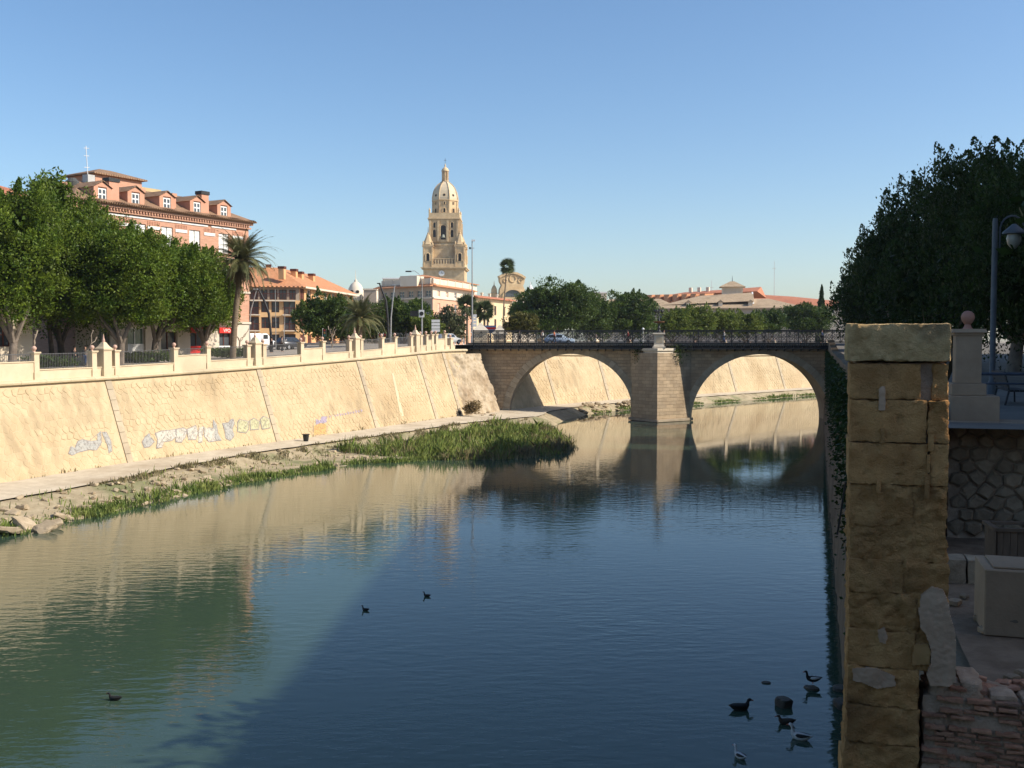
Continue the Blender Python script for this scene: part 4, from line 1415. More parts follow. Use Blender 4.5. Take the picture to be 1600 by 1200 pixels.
M_glass = mat('window_glass', (0.045, 0.055, 0.065), (0.08, 0.09, 0.10), 0.4, 0.12, spec=0.6)
M_white = mat('white_paint', (0.74, 0.73, 0.70), (0.80, 0.79, 0.76), 1.5, 0.7)
M_darkwood = mat('dark_red_wood', (0.10, 0.035, 0.025), (0.14, 0.05, 0.035), 2, 0.7)
M_brick = mat('palace_brick', (0.50, 0.265, 0.175), (0.60, 0.345, 0.24), 1.6, 0.9, 0.4, 9, c3=(0.46, 0.27, 0.19), stretch=(1, 1, 6))
M_brick_red = mat('plaster_red', (0.54, 0.275, 0.18), (0.61, 0.325, 0.22), 1.0, 0.9)
M_pstone = mat('palace_stone', (0.58, 0.50, 0.40), (0.66, 0.57, 0.46), 0.7, 0.9, 0.4, 5)
M_orange = mat('orange_render', (0.66, 0.36, 0.17), (0.72, 0.41, 0.20), 0.5, 0.9)
M_orange2 = mat('yellow_orange_render', (0.70, 0.44, 0.21), (0.74, 0.48, 0.25), 0.5, 0.9)
M_hotel = mat('salmon_render', (0.60, 0.335, 0.22), (0.66, 0.385, 0.26), 0.4, 0.9)
M_cream = mat('cream_render', (0.66, 0.56, 0.43), (0.72, 0.62, 0.49), 0.4, 0.9)
M_grey = mat('grey_shade_render', (0.36, 0.285, 0.215), (0.43, 0.345, 0.265), 0.4, 0.9)  # also carries the shade of the hotel's left face as a darker tone
M_cath = mat('cathedral_stone', (0.52, 0.37, 0.205), (0.70, 0.53, 0.32), 0.5, 0.9, 0.6, 1.5, c3=(0.38, 0.265, 0.155), detail=8)
M_dark = mat('opening_shade', (0.02, 0.018, 0.016), (0.03, 0.028, 0.025), 1, 0.9)  # near-black tone stands for the shade inside openings

def tile_mat(name, c1, c2, c3, ang):
    m = mat(name, c1, c2, 1.6, 0.9, c3=c3)
    nt = m.node_tree; b = nt.nodes['Principled BSDF']
    geo = nt.nodes.new('ShaderNodeNewGeometry')
    mp = nt.nodes.new('ShaderNodeMapping'); mp.inputs['Rotation'].default_value = (0, 0, ang)
    nt.links.new(geo.outputs['Position'], mp.inputs[0])
    w = nt.nodes.new('ShaderNodeTexWave'); w.inputs['Scale'].default_value = 1.1; w.inputs['Distortion'].default_value = 0.6
    w.bands_direction = 'X'
    nt.links.new(mp.outputs[0], w.inputs['Vector'])
    bp = nt.nodes.new('ShaderNodeBump'); bp.inputs['Strength'].default_value = 1; bp.inputs['Distance'].default_value = 0.12
    nt.links.new(w.outputs['Fac'], bp.inputs['Height']); nt.links.new(bp.outputs[0], b.inputs['Normal'])
    return m
T_brown = tile_mat('brown_roof_tiles', (0.30, 0.185, 0.115), (0.40, 0.25, 0.155), (0.24, 0.16, 0.11), R(-60))
T_orange = tile_mat('orange_roof_tiles', (0.60, 0.27, 0.13), (0.68, 0.33, 0.17), (0.55, 0.25, 0.14), R(-75))
T_old = tile_mat('old_sandy_tiles', (0.44, 0.32, 0.20), (0.56, 0.42, 0.28), (0.36, 0.26, 0.17), R(10))
T_red = tile_mat('red_roof_tiles', (0.52, 0.205, 0.115), (0.60, 0.25, 0.15), (0.46, 0.19, 0.12), R(15))

def window(f, parent, h, w=0.28, frame_m=None, shutters=None, panes=2, sill=False, glass=None):
    a, b, c, d = h
    t = min(0.09, (b - a) * 0.1)
    mb = MB()
    f.box(mb, a, a + t, w - 0.1, w - 0.02, c, d); f.box(mb, b - t, b, w - 0.1, w - 0.02, c, d)
    f.box(mb, a + t, b - t, w - 0.1, w - 0.02, d - t, d); f.box(mb, a + t, b - t, w - 0.1, w - 0.02, c, c + t)
    f.box(mb, (a + b) / 2 - t / 2, (a + b) / 2 + t / 2, w - 0.1, w - 0.02, c + t, d - t)
    for k in range(1, panes):
        z = c + (d - c) * k / panes
        f.box(mb, a + t, (a + b) / 2 - t / 2, w - 0.09, w - 0.03, z - t / 3, z + t / 3); f.box(mb, (a + b) / 2 + t / 2, b - t, w - 0.09, w - 0.03, z - t / 3, z + t / 3)
    o = mb.build('window', frame_m or M_white, parent, world=True)
    mb = MB().add([f.pt(a, w - 0.025, c), f.pt(b, w - 0.025, c), f.pt(b, w - 0.025, d), f.pt(a, w - 0.025, d)], [(0, 1, 2, 3)])
    mb.build('pane', glass or M_glass, o, world=True)
    if shutters:
        for (x0, x1) in ((a, a + (b - a) * 0.47), (b - (b - a) * 0.47, b)):
            mb = MB()
            f.box(mb, x0 + 0.02, x1 - 0.02, w - 0.17, w - 0.12, c + 0.03, d - 0.03)
            n = max(3, int((d - c) / 0.35))
            for k in range(n):
                z = c + (d - c) * (k + 0.5) / n
                f.box(mb, x0 + 0.07, x1 - 0.07, w - 0.2, w - 0.165, z - 0.1, z + 0.06)
            mb.build('shutter', shutters, o, world=True)
    if sill:
        mb = MB(); f.box(mb, a - 0.1, b + 0.1, -0.14, 0.05, c - 0.12, c - 0.003); mb.build('sill', M_pstone, o, world=True)
    return o

def balcony(f, parent, u0, u1, z, dep=0.8, m=None):
    mb = MB()
    f.box(mb, u0, u1, -dep, 0.0, z - 0.16, z)
    o = mb.build('balcony', M_cream, parent, world=True)
    mb = MB()
    for k in range(int((u1 - u0) / 0.16) + 1):
        u = min(u1 - 0.02, u0 + k * 0.16)
        mb.tube([f.pt(u, -dep + 0.04, z), f.pt(u, -dep + 0.04, z + 0.95)], 0.014, 4)
    f.box(mb, u0, u1, -dep + 0.01, -dep + 0.07, z + 0.93, z + 0.99)
    mb.build('balcony_rail', m or M_iron, o, world=True)
    return o

def hip(f, parent, m, u0, u1, w0, w1, ze, zr, ov=0.5, name='roof', ridge=None):
    """hipped roof with a soffit slab"""
    a, b, c, d = u0 - ov, u1 + ov, w0 - ov, w1 + ov
    mid = (c + d) / 2
    k = (d - c) / 2 if ridge is None else ridge
    r0, r1 = min(a + k, (a + b) / 2 - 0.01), max(b - k, (a + b) / 2 + 0.01)
    q = [f.pt(a, c, ze), f.pt(b, c, ze), f.pt(b, d, ze), f.pt(a, d, ze), f.pt(a, c, ze + 0.14), f.pt(b, c, ze + 0.14), f.pt(b, d, ze + 0.14), f.pt(a, d, ze + 0.14), f.pt(r0, mid, zr), f.pt(r1, mid, zr)]
    return MB().add(q, [(3, 2, 1, 0), (0, 1, 5, 4), (1, 2, 6, 5), (2, 3, 7, 6), (3, 0, 4, 7), (4, 5, 9, 8), (5, 6, 9), (6, 7, 8, 9), (7, 4, 8)]).build(name, m, parent, world=True)

def chimney(f, parent, u, w, z0, z1, m, cap, hw=0.5, hd=0.4):
    mb = MB(); f.box(mb, u - hw, u + hw, w - hd, w + hd, z0, z1)
    o = mb.build('chimney', m, parent, world=True)
    mb = MB(); f.box(mb, u - hw - 0.08, u + hw + 0.08, w - hd - 0.08, w + hd + 0.08, z1 + 0.002, z1 + 0.35); mb.build('chimney_cap', cap, o, world=True)
    return o

def text_mesh(name, body, f, u, w, z, size, m, parent, depth=0.02):
    cu = bpy.data.curves.new(name, 'FONT'); cu.body = body; cu.size = size; cu.extrude = depth; cu.align_x = 'CENTER'
    ob = bpy.data.objects.new(name, cu); C.objects.link(ob)
    dg = bpy.context.evaluated_depsgraph_get()
    me = bpy.data.meshes.new_from_object(ob.evaluated_get(dg))
    bpy.data.objects.remove(ob)
    V = [f.pt(u + v.co.x, w - v.co.z, z + v.co.y) for v in me.vertices]
    F = [tuple(p.vertices) for p in me.polygons]
    return mesh_np(name, np.array(V), F, m, parent)

# ---- brick palace ------------------------------------------------------------------------------
PC_R = at(388, 350, 112)
f = Frame((-39.7, 93.2), PC_R[:2])
ZE = 23.4
pal = thing('brick_palace', 'large red brick palace with dormers and chimneys behind the ficus trees', 'building', f.pt(f.L / 2, 0, 9.0))
cols = [f.u(p) for p in (352, 307, 264, 222, 178, 140)]
holes = []
for u in cols:
    holes += [(u - 0.72, u + 0.72, 19.85, 21.95), (u - 0.72, u + 0.72, 16.1, 18.6), (u - 0.72, u + 0.72, 12.75, 15.2)]
holed_wall(f, pal, M_brick, 0, f.L, 12.45, ZE, holes)
for h in holes: 
    o = window(f, pal, h, 0.28, M_white, M_white, 3)
for u in cols:
    balcony(f, pal, u - 1.1, u + 1.1, 12.74, 0.7)
# pale string courses, dentil band, recessed brick panels
mb = MB()
for z in (12.45, 15.75, 19.2): f.box(mb, -0.12, f.L + 0.12, -0.14, -0.002, z, z + 0.22)
mb.build('string_course', M_pstone, pal, world=True)
for k in range(len(cols)):
    u = cols[k]
    mb = MB(); f.box(mb, u - 1.75, u + 1.75, -0.07, -0.003, 22.45, 22.62); mb.build('white_band', M_white, pal, world=True)
    for s_ in (-1.75, ):
        um = u + (cols[k - 1] - u) / 2 if k else u + 2.0
        mb = MB(); f.box(mb, um - 0.75, um + 0.75, -0.06, -0.003, 21.55, 21.85)
        mb.build('white_panel', M_white, pal, world=True)
        mb = MB()
        for q in range(8):
            for r_ in range(3):
                f.box(mb, um - 0.75 + q * 0.2, um - 0.64 + q * 0.2, -0.05, -0.003, 21.95 + r_ * 0.14, 22.03 + r_ * 0.14)
        mb.build('brick_relief', M_brick_red, pal, world=True)
mb = MB()
f.box(mb, -0.2, f.L + 0.2, -0.25, 0.0, 22.72, 22.9)
f.box(mb, -0.3, f.L + 0.3, -0.45, 0.0, 23.12, ZE)
for k in range(int(f.L / 0.34)):
    f.box(mb, k * 0.34, k * 0.34 + 0.17, -0.38, -0.01, 22.9, 23.12)
mb.build('cornice', M_brick, pal, world=True)
# ground floor in stone with shop openings
shops = [f.rect(155, 172, 512, 560), f.rect(200, 228, 512, 560), f.rect(252, 278, 518, 562), f.rect(298, 322, 512, 557), f.rect(343, 363, 512, 557)]
shops = [(a, b, 9.35, min(d, 12.0)) for a, b, c, d in shops]
holed_wall(f, pal, M_pstone, 0, f.L, 8.4, 12.45, shops, name='stone_base', rev=0.4)
M_shopglass = mat('green_shop_glass', (0.10, 0.16, 0.13), (0.16, 0.22, 0.17), 0.8, 0.15, spec=0.6)
M_red = mat('red_sign', (0.62, 0.03, 0.02), (0.66, 0.04, 0.03), 2, 0.5)
for k, h in enumerate(shops):
    o = window(f, pal, h, 0.4, M_darkwood if k > 1 else M_white, None, 1, glass=M_shopglass if k < 2 else M_glass)
    if k < 2:
        mb = MB(); f.box(mb, h[0], h[1], 0.20, 0.26, h[2], h[2] + 1.0); mb.build('white_panel', M_white, o, world=True)
    if k > 2:
        mb = MB(); f.box(mb, h[0] - 0.1, h[1] + 0.1, -0.18, -0.05, h[3] - 0.55, h[3] + 0.02)
        sg = mb.build('shop_sign', M_red, pal, world=True)
        text_mesh('sign_lettering', 'VPO', f, (h[0] + h[1]) / 2, -0.19, h[3] - 0.46, 0.52, M_white, sg)
        mb = MB(); f.box(mb, h[0], h[1], 0.1, 0.16, h[2], h[2] + 0.75); mb.build('lower_sign', M_red if k == 3 else M_white, pal, world=True)
# side and back walls, then the roof skirt with dormers
mb = MB(); f.box(mb, 0.02, f.L - 0.02, 0.45, 14, 8.4, ZE - 0.01); mb.build('core', M_brick, pal, world=True)
for u in (0, f.L):
    mb = MB(); f.box(mb, u - 0.02, u + 0.02, 0, 14, 8.4, ZE); mb.build('side_wall', M_brick, pal, world=True)
RH = 2.6
q = [f.pt(-0.6, -0.7, ZE), f.pt(f.L + 0.6, -0.7, ZE), f.pt(f.L + 0.6, 14.6, ZE), f.pt(-0.6, 14.6, ZE),
     f.pt(-0.6, -0.7, ZE + 0.12), f.pt(f.L + 0.6, -0.7, ZE + 0.12), f.pt(f.L + 0.6, 14.6, ZE + 0.12), f.pt(-0.6, 14.6, ZE + 0.12),
     f.pt(4.2, 4.6, ZE + RH), f.pt(f.L - 4.2, 4.6, ZE + RH), f.pt(f.L - 4.2, 9.5, ZE + RH), f.pt(4.2, 9.5, ZE + RH)]
roof = MB().add(q, [(3, 2, 1, 0), (0, 1, 5, 4), (1, 2, 6, 5), (2, 3, 7, 6), (3, 0, 4, 7), (4, 5, 9, 8), (5, 6, 10, 9), (6, 7, 11, 10), (7, 4, 8, 11), (8, 9, 10, 11)]).build('roof', T_brown, pal, world=True)
mb = MB()
for k in range(int((f.L + 1.2) / 0.26)):
    u = -0.55 + k * 0.26
    mb.tube([f.pt(u, -0.86, ZE + 0.09), f.pt(u, -0.5, ZE + 0.24)], 0.085, 5)
mb.build('eave_tiles', T_brown, roof, world=True)
for px in (157, 209, 258, 305, 347):
    u = f.u(px) + 0.55
    w0 = 0.0
    z0 = ZE - 0.05 + (w0 + 0.7) * RH / 5.3
    dm = MB()
    hw, hh = 0.95, 1.25
    f.box(dm, u - hw, u - 0.48, w0, w0 + 3, z0 - 0.1, z0 + hh); f.box(dm, u + 0.48, u + hw, w0, w0 + 3, z0 - 0.1, z0 + hh)
    f.box(dm, u - 0.48, u + 0.48, w0 + 0.15, w0 + 3, z0 - 0.1, z0 + hh)
    o = dm.build('dormer', M_brick_red, pal, world=True)
    MB().add([f.pt(u - hw, w0, z0 + hh), f.pt(u + hw, w0, z0 + hh), f.pt(u, w0, z0 + hh + 0.5), f.pt(u - hw, w0 + 3.4, z0 + hh), f.pt(u + hw, w0 + 3.4, z0 + hh), f.pt(u, w0 + 3.4, z0 + hh + 0.5)], [(0, 1, 2), (5, 4, 3), (0, 2, 5, 3), (1, 4, 5, 2), (0, 3, 4, 1)]).build('dormer_gable', M_brick_red, o, world=True)
    MB().add([f.pt(u - hw - 0.15, w0 - 0.15, z0 + hh - 0.05), f.pt(u, w0 - 0.15, z0 + hh + 0.62), f.pt(u + hw + 0.15, w0 - 0.15, z0 + hh - 0.05), f.pt(u - hw - 0.15, w0 + 3.4, z0 + hh - 0.05), f.pt(u, w0 + 3.4, z0 + hh + 0.62), f.pt(u + hw + 0.15, w0 + 3.4, z0 + hh - 0.05),
              f.pt(u, w0 - 0.15, z0 + hh + 0.54)], [(0, 1, 4, 3), (1, 2, 5, 4), (0, 6, 1), (6, 2, 1)]).build('dormer_roof', T_brown, o, world=True)
    mb = MB(); h = (u - 0.44, u + 0.44, z0 + 0.05, z0 + hh - 0.12)
    f.box(mb, h[0], h[1], w0 + 0.06, w0 + 0.12, h[2], h[3]); wo = mb.build('dormer_window', M_white, o, world=True)
    for a in (0, 1):
        for b in (0, 1):
            mb = MB(); f.box(mb, h[0] + 0.08 + a * 0.42, h[0] + 0.36 + a * 0.42, w0 + 0.05, w0 + 0.058, h[2] + 0.1 + b * 0.5, h[2] + 0.46 + b * 0.5); mb.build('pane', M_glass, wo, world=True)
chimney(f, pal, f.u(184), 0.5, ZE + 0.1, f.z(184, 284), M_brick_red, M_iron, 0.55, 0.4)
chimney(f, pal, f.u(325), 0.5, ZE + 0.1, f.z(325, 304), M_brick_red, M_iron, 0.48, 0.4)
for px in (231, 280):
    chimney(f, pal, f.u(px), 0.6, ZE + 0.1, ZE + 1.7, M_brick_red, M_brick, 0.22, 0.22)
# rooftop storey and plant
f5 = Frame(f.pt(0, 5.2, 0), f.pt(f.L, 5.2, 0))
f2 = Frame(f5.pt(f5.u(154), 0, 0), f5.pt(f5.u(226), 0, 0))
zt = f2.z(205, 280)
mb = MB(); f2.box(mb, 0, f2.L, 0, 4.2, ZE + 2.0, zt); mb.build('attic_storey', M_brick, pal, world=True)
hip(f2, pal, T_brown, 0, f2.L, 0, 4.2, zt, zt + 0.95, 0.4, 'attic_roof')
mb = MB(); f2.box(mb, f2.L * 0.55, f2.L * 0.72, -0.03, -0.003, zt - 1.6, zt - 1.0); mb.build('attic_vent', M_dark, pal, world=True)
mb = MB(); f2.box(mb, f2.L + 0.3, f2.L + 3.0, 0.6, 3.6, ZE + 2.0, f2.z(236, 292)); mb.build('stair_block', mat('ochre_render', (0.50, 0.38, 0.20), (0.56, 0.42, 0.23), 1, 0.9), pal, world=True)
f3 = Frame(f.pt(0, 3.6, 0), f.pt(f.L, 3.6, 0))
M_plant = mat('plant_grey', (0.42, 0.42, 0.40), (0.50, 0.50, 0.48), 2, 0.5)
u = f3.u(148)
mb = MB(); f3.box(mb, u - 0.4, u + 0.4, 0, 0.8, f3.z(148, 287), f3.z(148, 273)); mb.build('plant_unit', M_plant, pal, world=True)
mb = MB(); f3.box(mb, u - 0.25, u + 0.25, 0.1, 0.7, ZE + 1.5, f3.z(148, 287) - 0.002); mb.build('plant_stand', M_brick_red, pal, world=True)
MB().tube([f3.pt(f3.u(156), 0.4, f3.z(160, 292)), f3.pt(f3.u(176), 0.4, f3.z(160, 292))], 0.42, 12).build('tank', mat('tank_green', (0.16, 0.19, 0.16), (0.2, 0.23, 0.2), 2, 0.5), pal, world=True)
mb = MB().lathe([(0.1, -0.7), (0.55, -0.5), (0.6, 0.4), (0.3, 0.75)], f3.pt(f3.u(124), 0.5, f3.z(124, 290)), 12); mb.build('roof_vent', mat('vent_dark', (0.06, 0.065, 0.06), (0.1, 0.1, 0.095), 2, 0.5), pal, world=True)
mb = MB(); mb.tube([f3.pt(u - 0.1, 0.4, f3.z(148, 273)), f3.pt(u - 0.25, 0.4, f3.z(148, 228))], 0.035, 5)
for y in (232, 244, 262): mb.tube([f3.pt(u - 0.5, 0.4, f3.z(148, y)), f3.pt(u + 0.1, 0.4, f3.z(148, y - 1))], 0.025, 4)
mb.build('antenna', M_white, pal, world=True)
chimney(f3, pal, f3.u(106), 0.3, ZE + 0.5, f3.z(106, 290), M_brick_red, M_brick, 0.35, 0.35)

# ---- pale building at the left edge
f = Frame((-58, 66), at(50, 500, 84)[:2])
lb = thing('corner_house', 'pale rendered house behind the leftmost ficus tree with red tiled roof', 'building', f.pt(f.L / 2, 0, 9))
us = [f.L - 2.2 - 3.0 * k for k in range(6)]
holes = [(u - 0.5, u + 0.5, z, z + 1.9) for u in us for z in (10.2, 13.6, 17.0, 20.2)]
holed_wall(f, lb, M_cream, 0, f.L, 8.4, 22.3, holes)
for h in holes: window(f, lb, h, 0.28, M_darkwood, None, 2)
mb = MB(); f.box(mb, 0.02, f.L - 0.02, 0.4, 9, 8.4, 22.28); f.box(mb, f.L - 0.02, f.L + 0.03, 0, 9, 8.4, 22.3); mb.build('core', M_cream, lb, world=True)
hip(f, lb, T_red, 0, f.L, 0, 9, 22.3, 24.4)

# ---- orange house -------------------------------------------------------------------------------
B_ = at(469, 450, 150)
A_ = B_[:2] + np.array([-13.5, -3.2])
Cc = at(552, 460, 178)
zt = 18.5
oh = thing('orange_house', 'orange rendered house with terracotta hipped roof and balconies', 'building', (B_[0], B_[1], 9.2))
fl = Frame(A_, B_[:2]); fr = Frame(B_[:2], Cc[:2])
zs = (9.6, 12.1, 14.4)
holes = [(fl.u(px) - 0.55, fl.u(px) + 0.55, z + 0.3, z + 1.9) for px in (415, 431) for z in zs]
bh = [(fl.u(453) - 0.85, fl.u(453) + 0.85, z, z + 1.95) for z in zs] + [(fl.u(396) - 0.85, fl.u(396) + 0.85, z, z + 1.95) for z in zs]
log = [(fl.u(px0), fl.u(px1), 16.55, 18.0) for px0, px1 in ((392, 404), (407, 419), (422, 434), (437, 449), (453, 463))]
holed_wall(fl, oh, M_orange2, 0, fl.L, 8.4, 16.45, [h for h in holes + bh])
holed_wall(fl, oh, M_grey, 0, fl.L, 16.45, zt, log, name='loggia_wall')
for h in holes: window(fl, oh, h, 0.28, M_darkwood, None, 2)
for h in bh:
    window(fl, oh, h, 0.28, M_darkwood, None, 2)
    balcony(fl, oh, h[0] - 0.15, h[1] + 0.15, h[2], 0.75, M_darkwood)
for h in log: window(fl, oh, h, 0.28, M_darkwood, None, 1)
balcony(fl, oh, fl.u(392), fl.u(462), 16.45, 0.7, M_darkwood)
rh = [(fr.u(px) - 0.9, fr.u(px) + 0.9, z + 0.2, z + 1.9) for px in (473, 484, 497, 510, 522, 533, 543) for z in (9.6, 12.1, 14.3, 16.3)]
holed_wall(fr, oh, M_orange, 0, fr.L, 8.4, zt, rh)
for k, h in enumerate(rh): window(fr, oh, h, 0.28, M_white if k % 4 == 3 and k > 3 else M_darkwood, None if k % 4 == 3 and k > 3 else M_darkwood, 2)
mb = MB()
ins = fl.i * 0.45
P4 = [fl.pt(0, 0.45, 0)[:2], fl.pt(fl.L - 0.5, 0.45, 0)[:2], fr.pt(fr.L, 0.45, 0)[:2], fr.pt(fr.L, 14, 0)[:2], fl.pt(0, 14, 0)[:2]]
mb.prism([tuple(q) for q in P4], 8.4, zt - 0.02, 'z'); mb.build('core', M_orange, oh, world=True)
ov = 0.8
E1, E2, E3 = fl.pt(-1, -ov, zt), None, fr.pt(fr.L + 0.8, -ov, zt)
cr = B_[:2] - (fl.i + fr.i) * ov * 0.75
ridge1 = fl.pt(2, 5.0, zt + 3.0); mid_ = (B_[0] + (fl.i[0] + fr.i[0]) * 3.4, B_[1] + (fl.i[1] + fr.i[1]) * 3.4, zt + 3.0); ridge2 = fr.pt(fr.L - 4, 5.0, zt + 3.0)
far1 = fl.pt(-1, 12, zt); far2 = fr.pt(fr.L + 0.8, 11, zt)
q = [E1, (cr[0], cr[1], zt), E3, far2, far1, ridge1, mid_, ridge2]
q2 = [(x, y, z - 0.16) for x, y, z in q[:5]]
MB().add(q + q2, [(0, 1, 6, 5), (1, 2, 7, 6), (2, 3, 7), (3, 4, 5, 6, 7), (4, 0, 5), (8, 9, 1, 0), (9, 10, 2, 1), (10, 11, 3, 2), (11, 12, 4, 3), (12, 8, 0, 4), (12, 11, 10, 9, 8)]).build('roof', T_orange, oh, world=True)
MB().add([fr.pt(0, -ov - 0.05, zt - 0.25), fr.pt(fr.L + 0.8, -ov - 0.05, zt - 0.25), fr.pt(fr.L + 0.8, -ov - 0.05, zt + 0.02), fr.pt(0, -ov - 0.05, zt + 0.02), fr.pt(0, -0.0, zt - 0.25), fr.pt(fr.L + 0.8, 0, zt - 0.25)], [(0, 1, 2, 3), (0, 4, 5, 1)]).build('fascia', M_cream, oh, world=True)
for (px, ty) in ((467, 420), (485, 424), (494, 428), (511, 431)):
    u = fr.u(px)
    zc = at(px, ty, fr.pt(u, 2.4, 0)[1])[2]
    chimney(fr, oh, u, 2.4, zt + 1.0, zc, M_orange, M_darkwood, 0.45, 0.4)
chimney(fl, oh, fl.u(421), 4.5, zt + 2, at(421, 416, 152)[2], M_orange, M_darkwood, 0.35, 0.35)

# ---- hotel on the corner ------------------------------------------------------------------------
B_ = at(676, 447, 225)
A_ = at(591, 452, 238); D_ = at(740, 455, 252); E_ = at(800, 463, 279)
ZH = 22.5
ht = thing('corner_hotel', 'salmon corner building with roof terrace and white windows below the cathedral tower', 'building', (B_[0], B_[1], 9.2))
fl = Frame(A_[:2], B_[:2]); fr = Frame(B_[:2], D_[:2])
def rows_(f, pxs, hw, zz): return [(f.u(px) - hw, f.u(px) + hw, a, b) for px in pxs for a, b in zz]
hl = rows_(fl, (601, 614, 628, 642, 656, 669), 0.95, ((9.6, 11.8), (12.6, 15.0), (16.2, 18.6), (20.2, 21.6)))
holed_wall(fl, ht, M_grey, 0, fl.L, 8.4, ZH, hl)  # left face: its shade is put into the darker render colour
for h in hl: window(fl, ht, h, 0.28, M_cream, None, 2)
hr = rows_(fr, (686, 699, 712, 725, 737), 0.8, ((9.6, 11.6), (12.4, 15.0), (16.2, 18.8), (20.3, 21.6)))
holed_wall(fr, ht, M_hotel, 0, fr.L, 8.4, 19.9, [h for h in hr if h[2] < 19])
holed_wall(fr, ht, M_cream, 0, fr.L, 19.9, ZH, [h for h in hr if h[2] > 19], name='upper_wall')
for h in hr: window(fr, ht, h, 0.28, M_white, None, 2, sill=h[2] < 19)
for h in hr:
    if 16 < h[2] < 17: balcony(fr, ht, h[0] - 0.3, h[1] + 0.3, h[2], 0.6)
mb = MB()
for f in (fl, fr):
    f.box(mb, 0.0, f.L - (0.0 if f is fr else 0.3), -0.25, -0.003, 19.75, 20.02)
mb.build('string_course', M_cream, ht, world=True)
mb = MB(); mb.prism([fl.pt(0, 0.45, 0)[:2], fl.pt(fl.L - 0.4, 0.45, 0)[:2], fr.pt(fr.L, 0.45, 0)[:2], fr.pt(fr.L, 16, 0)[:2], fl.pt(0, 12, 0)[:2]], 8.4, ZH - 0.02, 'z'); mb.build('core', M_hotel, ht, world=True)
def eave(f, u0, u1, z, parent, m, dep=1.1, rise=0.55):
    MB().add([f.pt(u0, -dep, z), f.pt(u1, -dep, z), f.pt(u1, 0.6, z + rise), f.pt(u0, 0.6, z + rise), f.pt(u0, -dep, z - 0.12), f.pt(u1, -dep, z - 0.12), f.pt(u1, 0.6, z - 0.12), f.pt(u0, 0.6, z - 0.12)], [(0, 1, 2, 3), (4, 5, 1, 0), (7, 6, 5, 4), (5, 6, 2, 1), (4, 0, 3, 7), (3, 2, 6, 7)]).build('tiled_eave', m, parent, world=True)
eave(fl, -0.6, fl.L + 0.35, ZH, ht, T_orange); eave(fr, -0.35, fr.L, ZH, ht, T_orange)
mb = MB()
for f in (fl, fr):
    f.box(mb, 0.4, f.L - 0.4, 0.62, 0.82, ZH + 0.2, ZH + 1.75)
mb.build('terrace_parapet', M_cream, ht, world=True)
for f in (fl, fr):
    for k in range(6):
        u = 1.2 + k * (f.L - 2.4) / 5
        mb = MB(); f.box(mb, u - 0.25, u + 0.25, 0.55, 0.62, ZH + 0.5, ZH + 1.85); mb.build('parapet_pier', M_pstone, ht, world=True)
mb = MB(); fr.box(mb, 0.8, 5.0, 4, 8, ZH, ZH + 2.3); mb.build('penthouse', M_cream, ht, world=True)
mb = MB(); fr.box(mb, 10, fr.L + 16, 4.5, 10, ZH, ZH + 2.4); mb.build('terrace_room', M_cream, ht, world=True)
hip(fr, ht, T_orange, 10, fr.L + 16, 4.5, 10, ZH + 2.4, ZH + 3.3, 0.6, 'terrace_roof')
MB().add([fr.pt(15, 1.2, ZH + 1.6), fr.pt(fr.L + 9, 1.2, ZH + 1.6), fr.pt(fr.L + 9, 4.4, ZH + 2.3), fr.pt(15, 4.4, ZH + 2.3)], [(0, 1, 2, 3)]).build('awning', mat('green_awning', (0.03, 0.28, 0.20), (0.04, 0.33, 0.25), 2, 0.8), ht, world=True)
mb = MB(); fl.box(mb, 1.5, 9, 5, 9, ZH, ZH + 2.7); mb.build('rear_block', M_cream, ht, world=True)

# lower wing to the right
f = Frame(fr.pt(fr.L + 0.05, 0, 0), E_[:2])
lw = thing('yellow_wing', 'yellow townhouse wing with red tiled eave right of the corner building', 'building', f.pt(f.L / 2, 0, 9.2))
ZW = 21.2
hw = rows_(f, (750, 762, 774, 788), 0.75, ((9.6, 12.2), (13.2, 16.0), (17.0, 19.4)))
holed_wall(f, lw, M_orange2 if False else mat('straw_render', (0.64, 0.50, 0.30), (0.70, 0.55, 0.35), 0.5, 0.9), 0, f.L, 8.4, ZW, hw)
for h in hw: window(f, lw, h, 0.28, M_darkwood, None, 2)
mb = MB(); f.box(mb, 0.02, f.L - 0.02, 0.45, 12, 8.4, ZW - 0.02); f.box(mb, f.L - 0.02, f.L + 0.02, 0, 12, 8.4, ZW); mb.build('core', M_cream, lw, world=True)
eave(f, 0.1, f.L + 0.5, ZW, lw, T_red)
for k in range(5):
    chimney(f, lw, 2 + k * f.L / 5, 3, ZW, ZW + 1.3, M_cream, M_cream, 0.25, 0.25)

# ---- church gable -------------------------------------------------------------------------------
ch = thing('church_front', 'curved baroque church gable with round relief behind the tall palm', 'church', (*at(801, 480, 310)[:2], 9))
cx = at(801, 480, 310)[0]
S_ = 310 / 1600
def P_(px, py): return ((px - 801) * S_, CAM_Z + (530 - py) * S_)
out = [P_(780, 530), P_(780, 462), P_(781, 452), P_(784, 446), P_(781, 441), P_(780, 434), P_(787, 430), P_(794, 428), P_(801, 427), P_(808, 428), P_(815, 431), P_(821, 435), P_(820, 442), P_(818, 447), P_(821, 453), P_(822, 462), P_(822, 530)]
fch = Frame((cx - 0.0, 310), (cx + 0.97, 310 + 0.24))
def fprism(f, poly, w0, w1):
    n = len(poly)
    vs = [f.pt(a, w0, b) for a, b in poly] + [f.pt(a, w1, b) for a, b in poly]
    return MB().add(vs, [tuple(range(n)), tuple(reversed(range(n, 2 * n)))] + [(i, i + n, (i + 1) % n + n, (i + 1) % n) for i in range(n)])
fprism(fch, out, 0, 2.0).build('gable', M_cath, ch, world=True)
top = out[5:12]
crn = [(a * 1.05, b + 0.35) for a, b in top] + [(a * 0.97, b - 0.25) for a, b in reversed(top)]
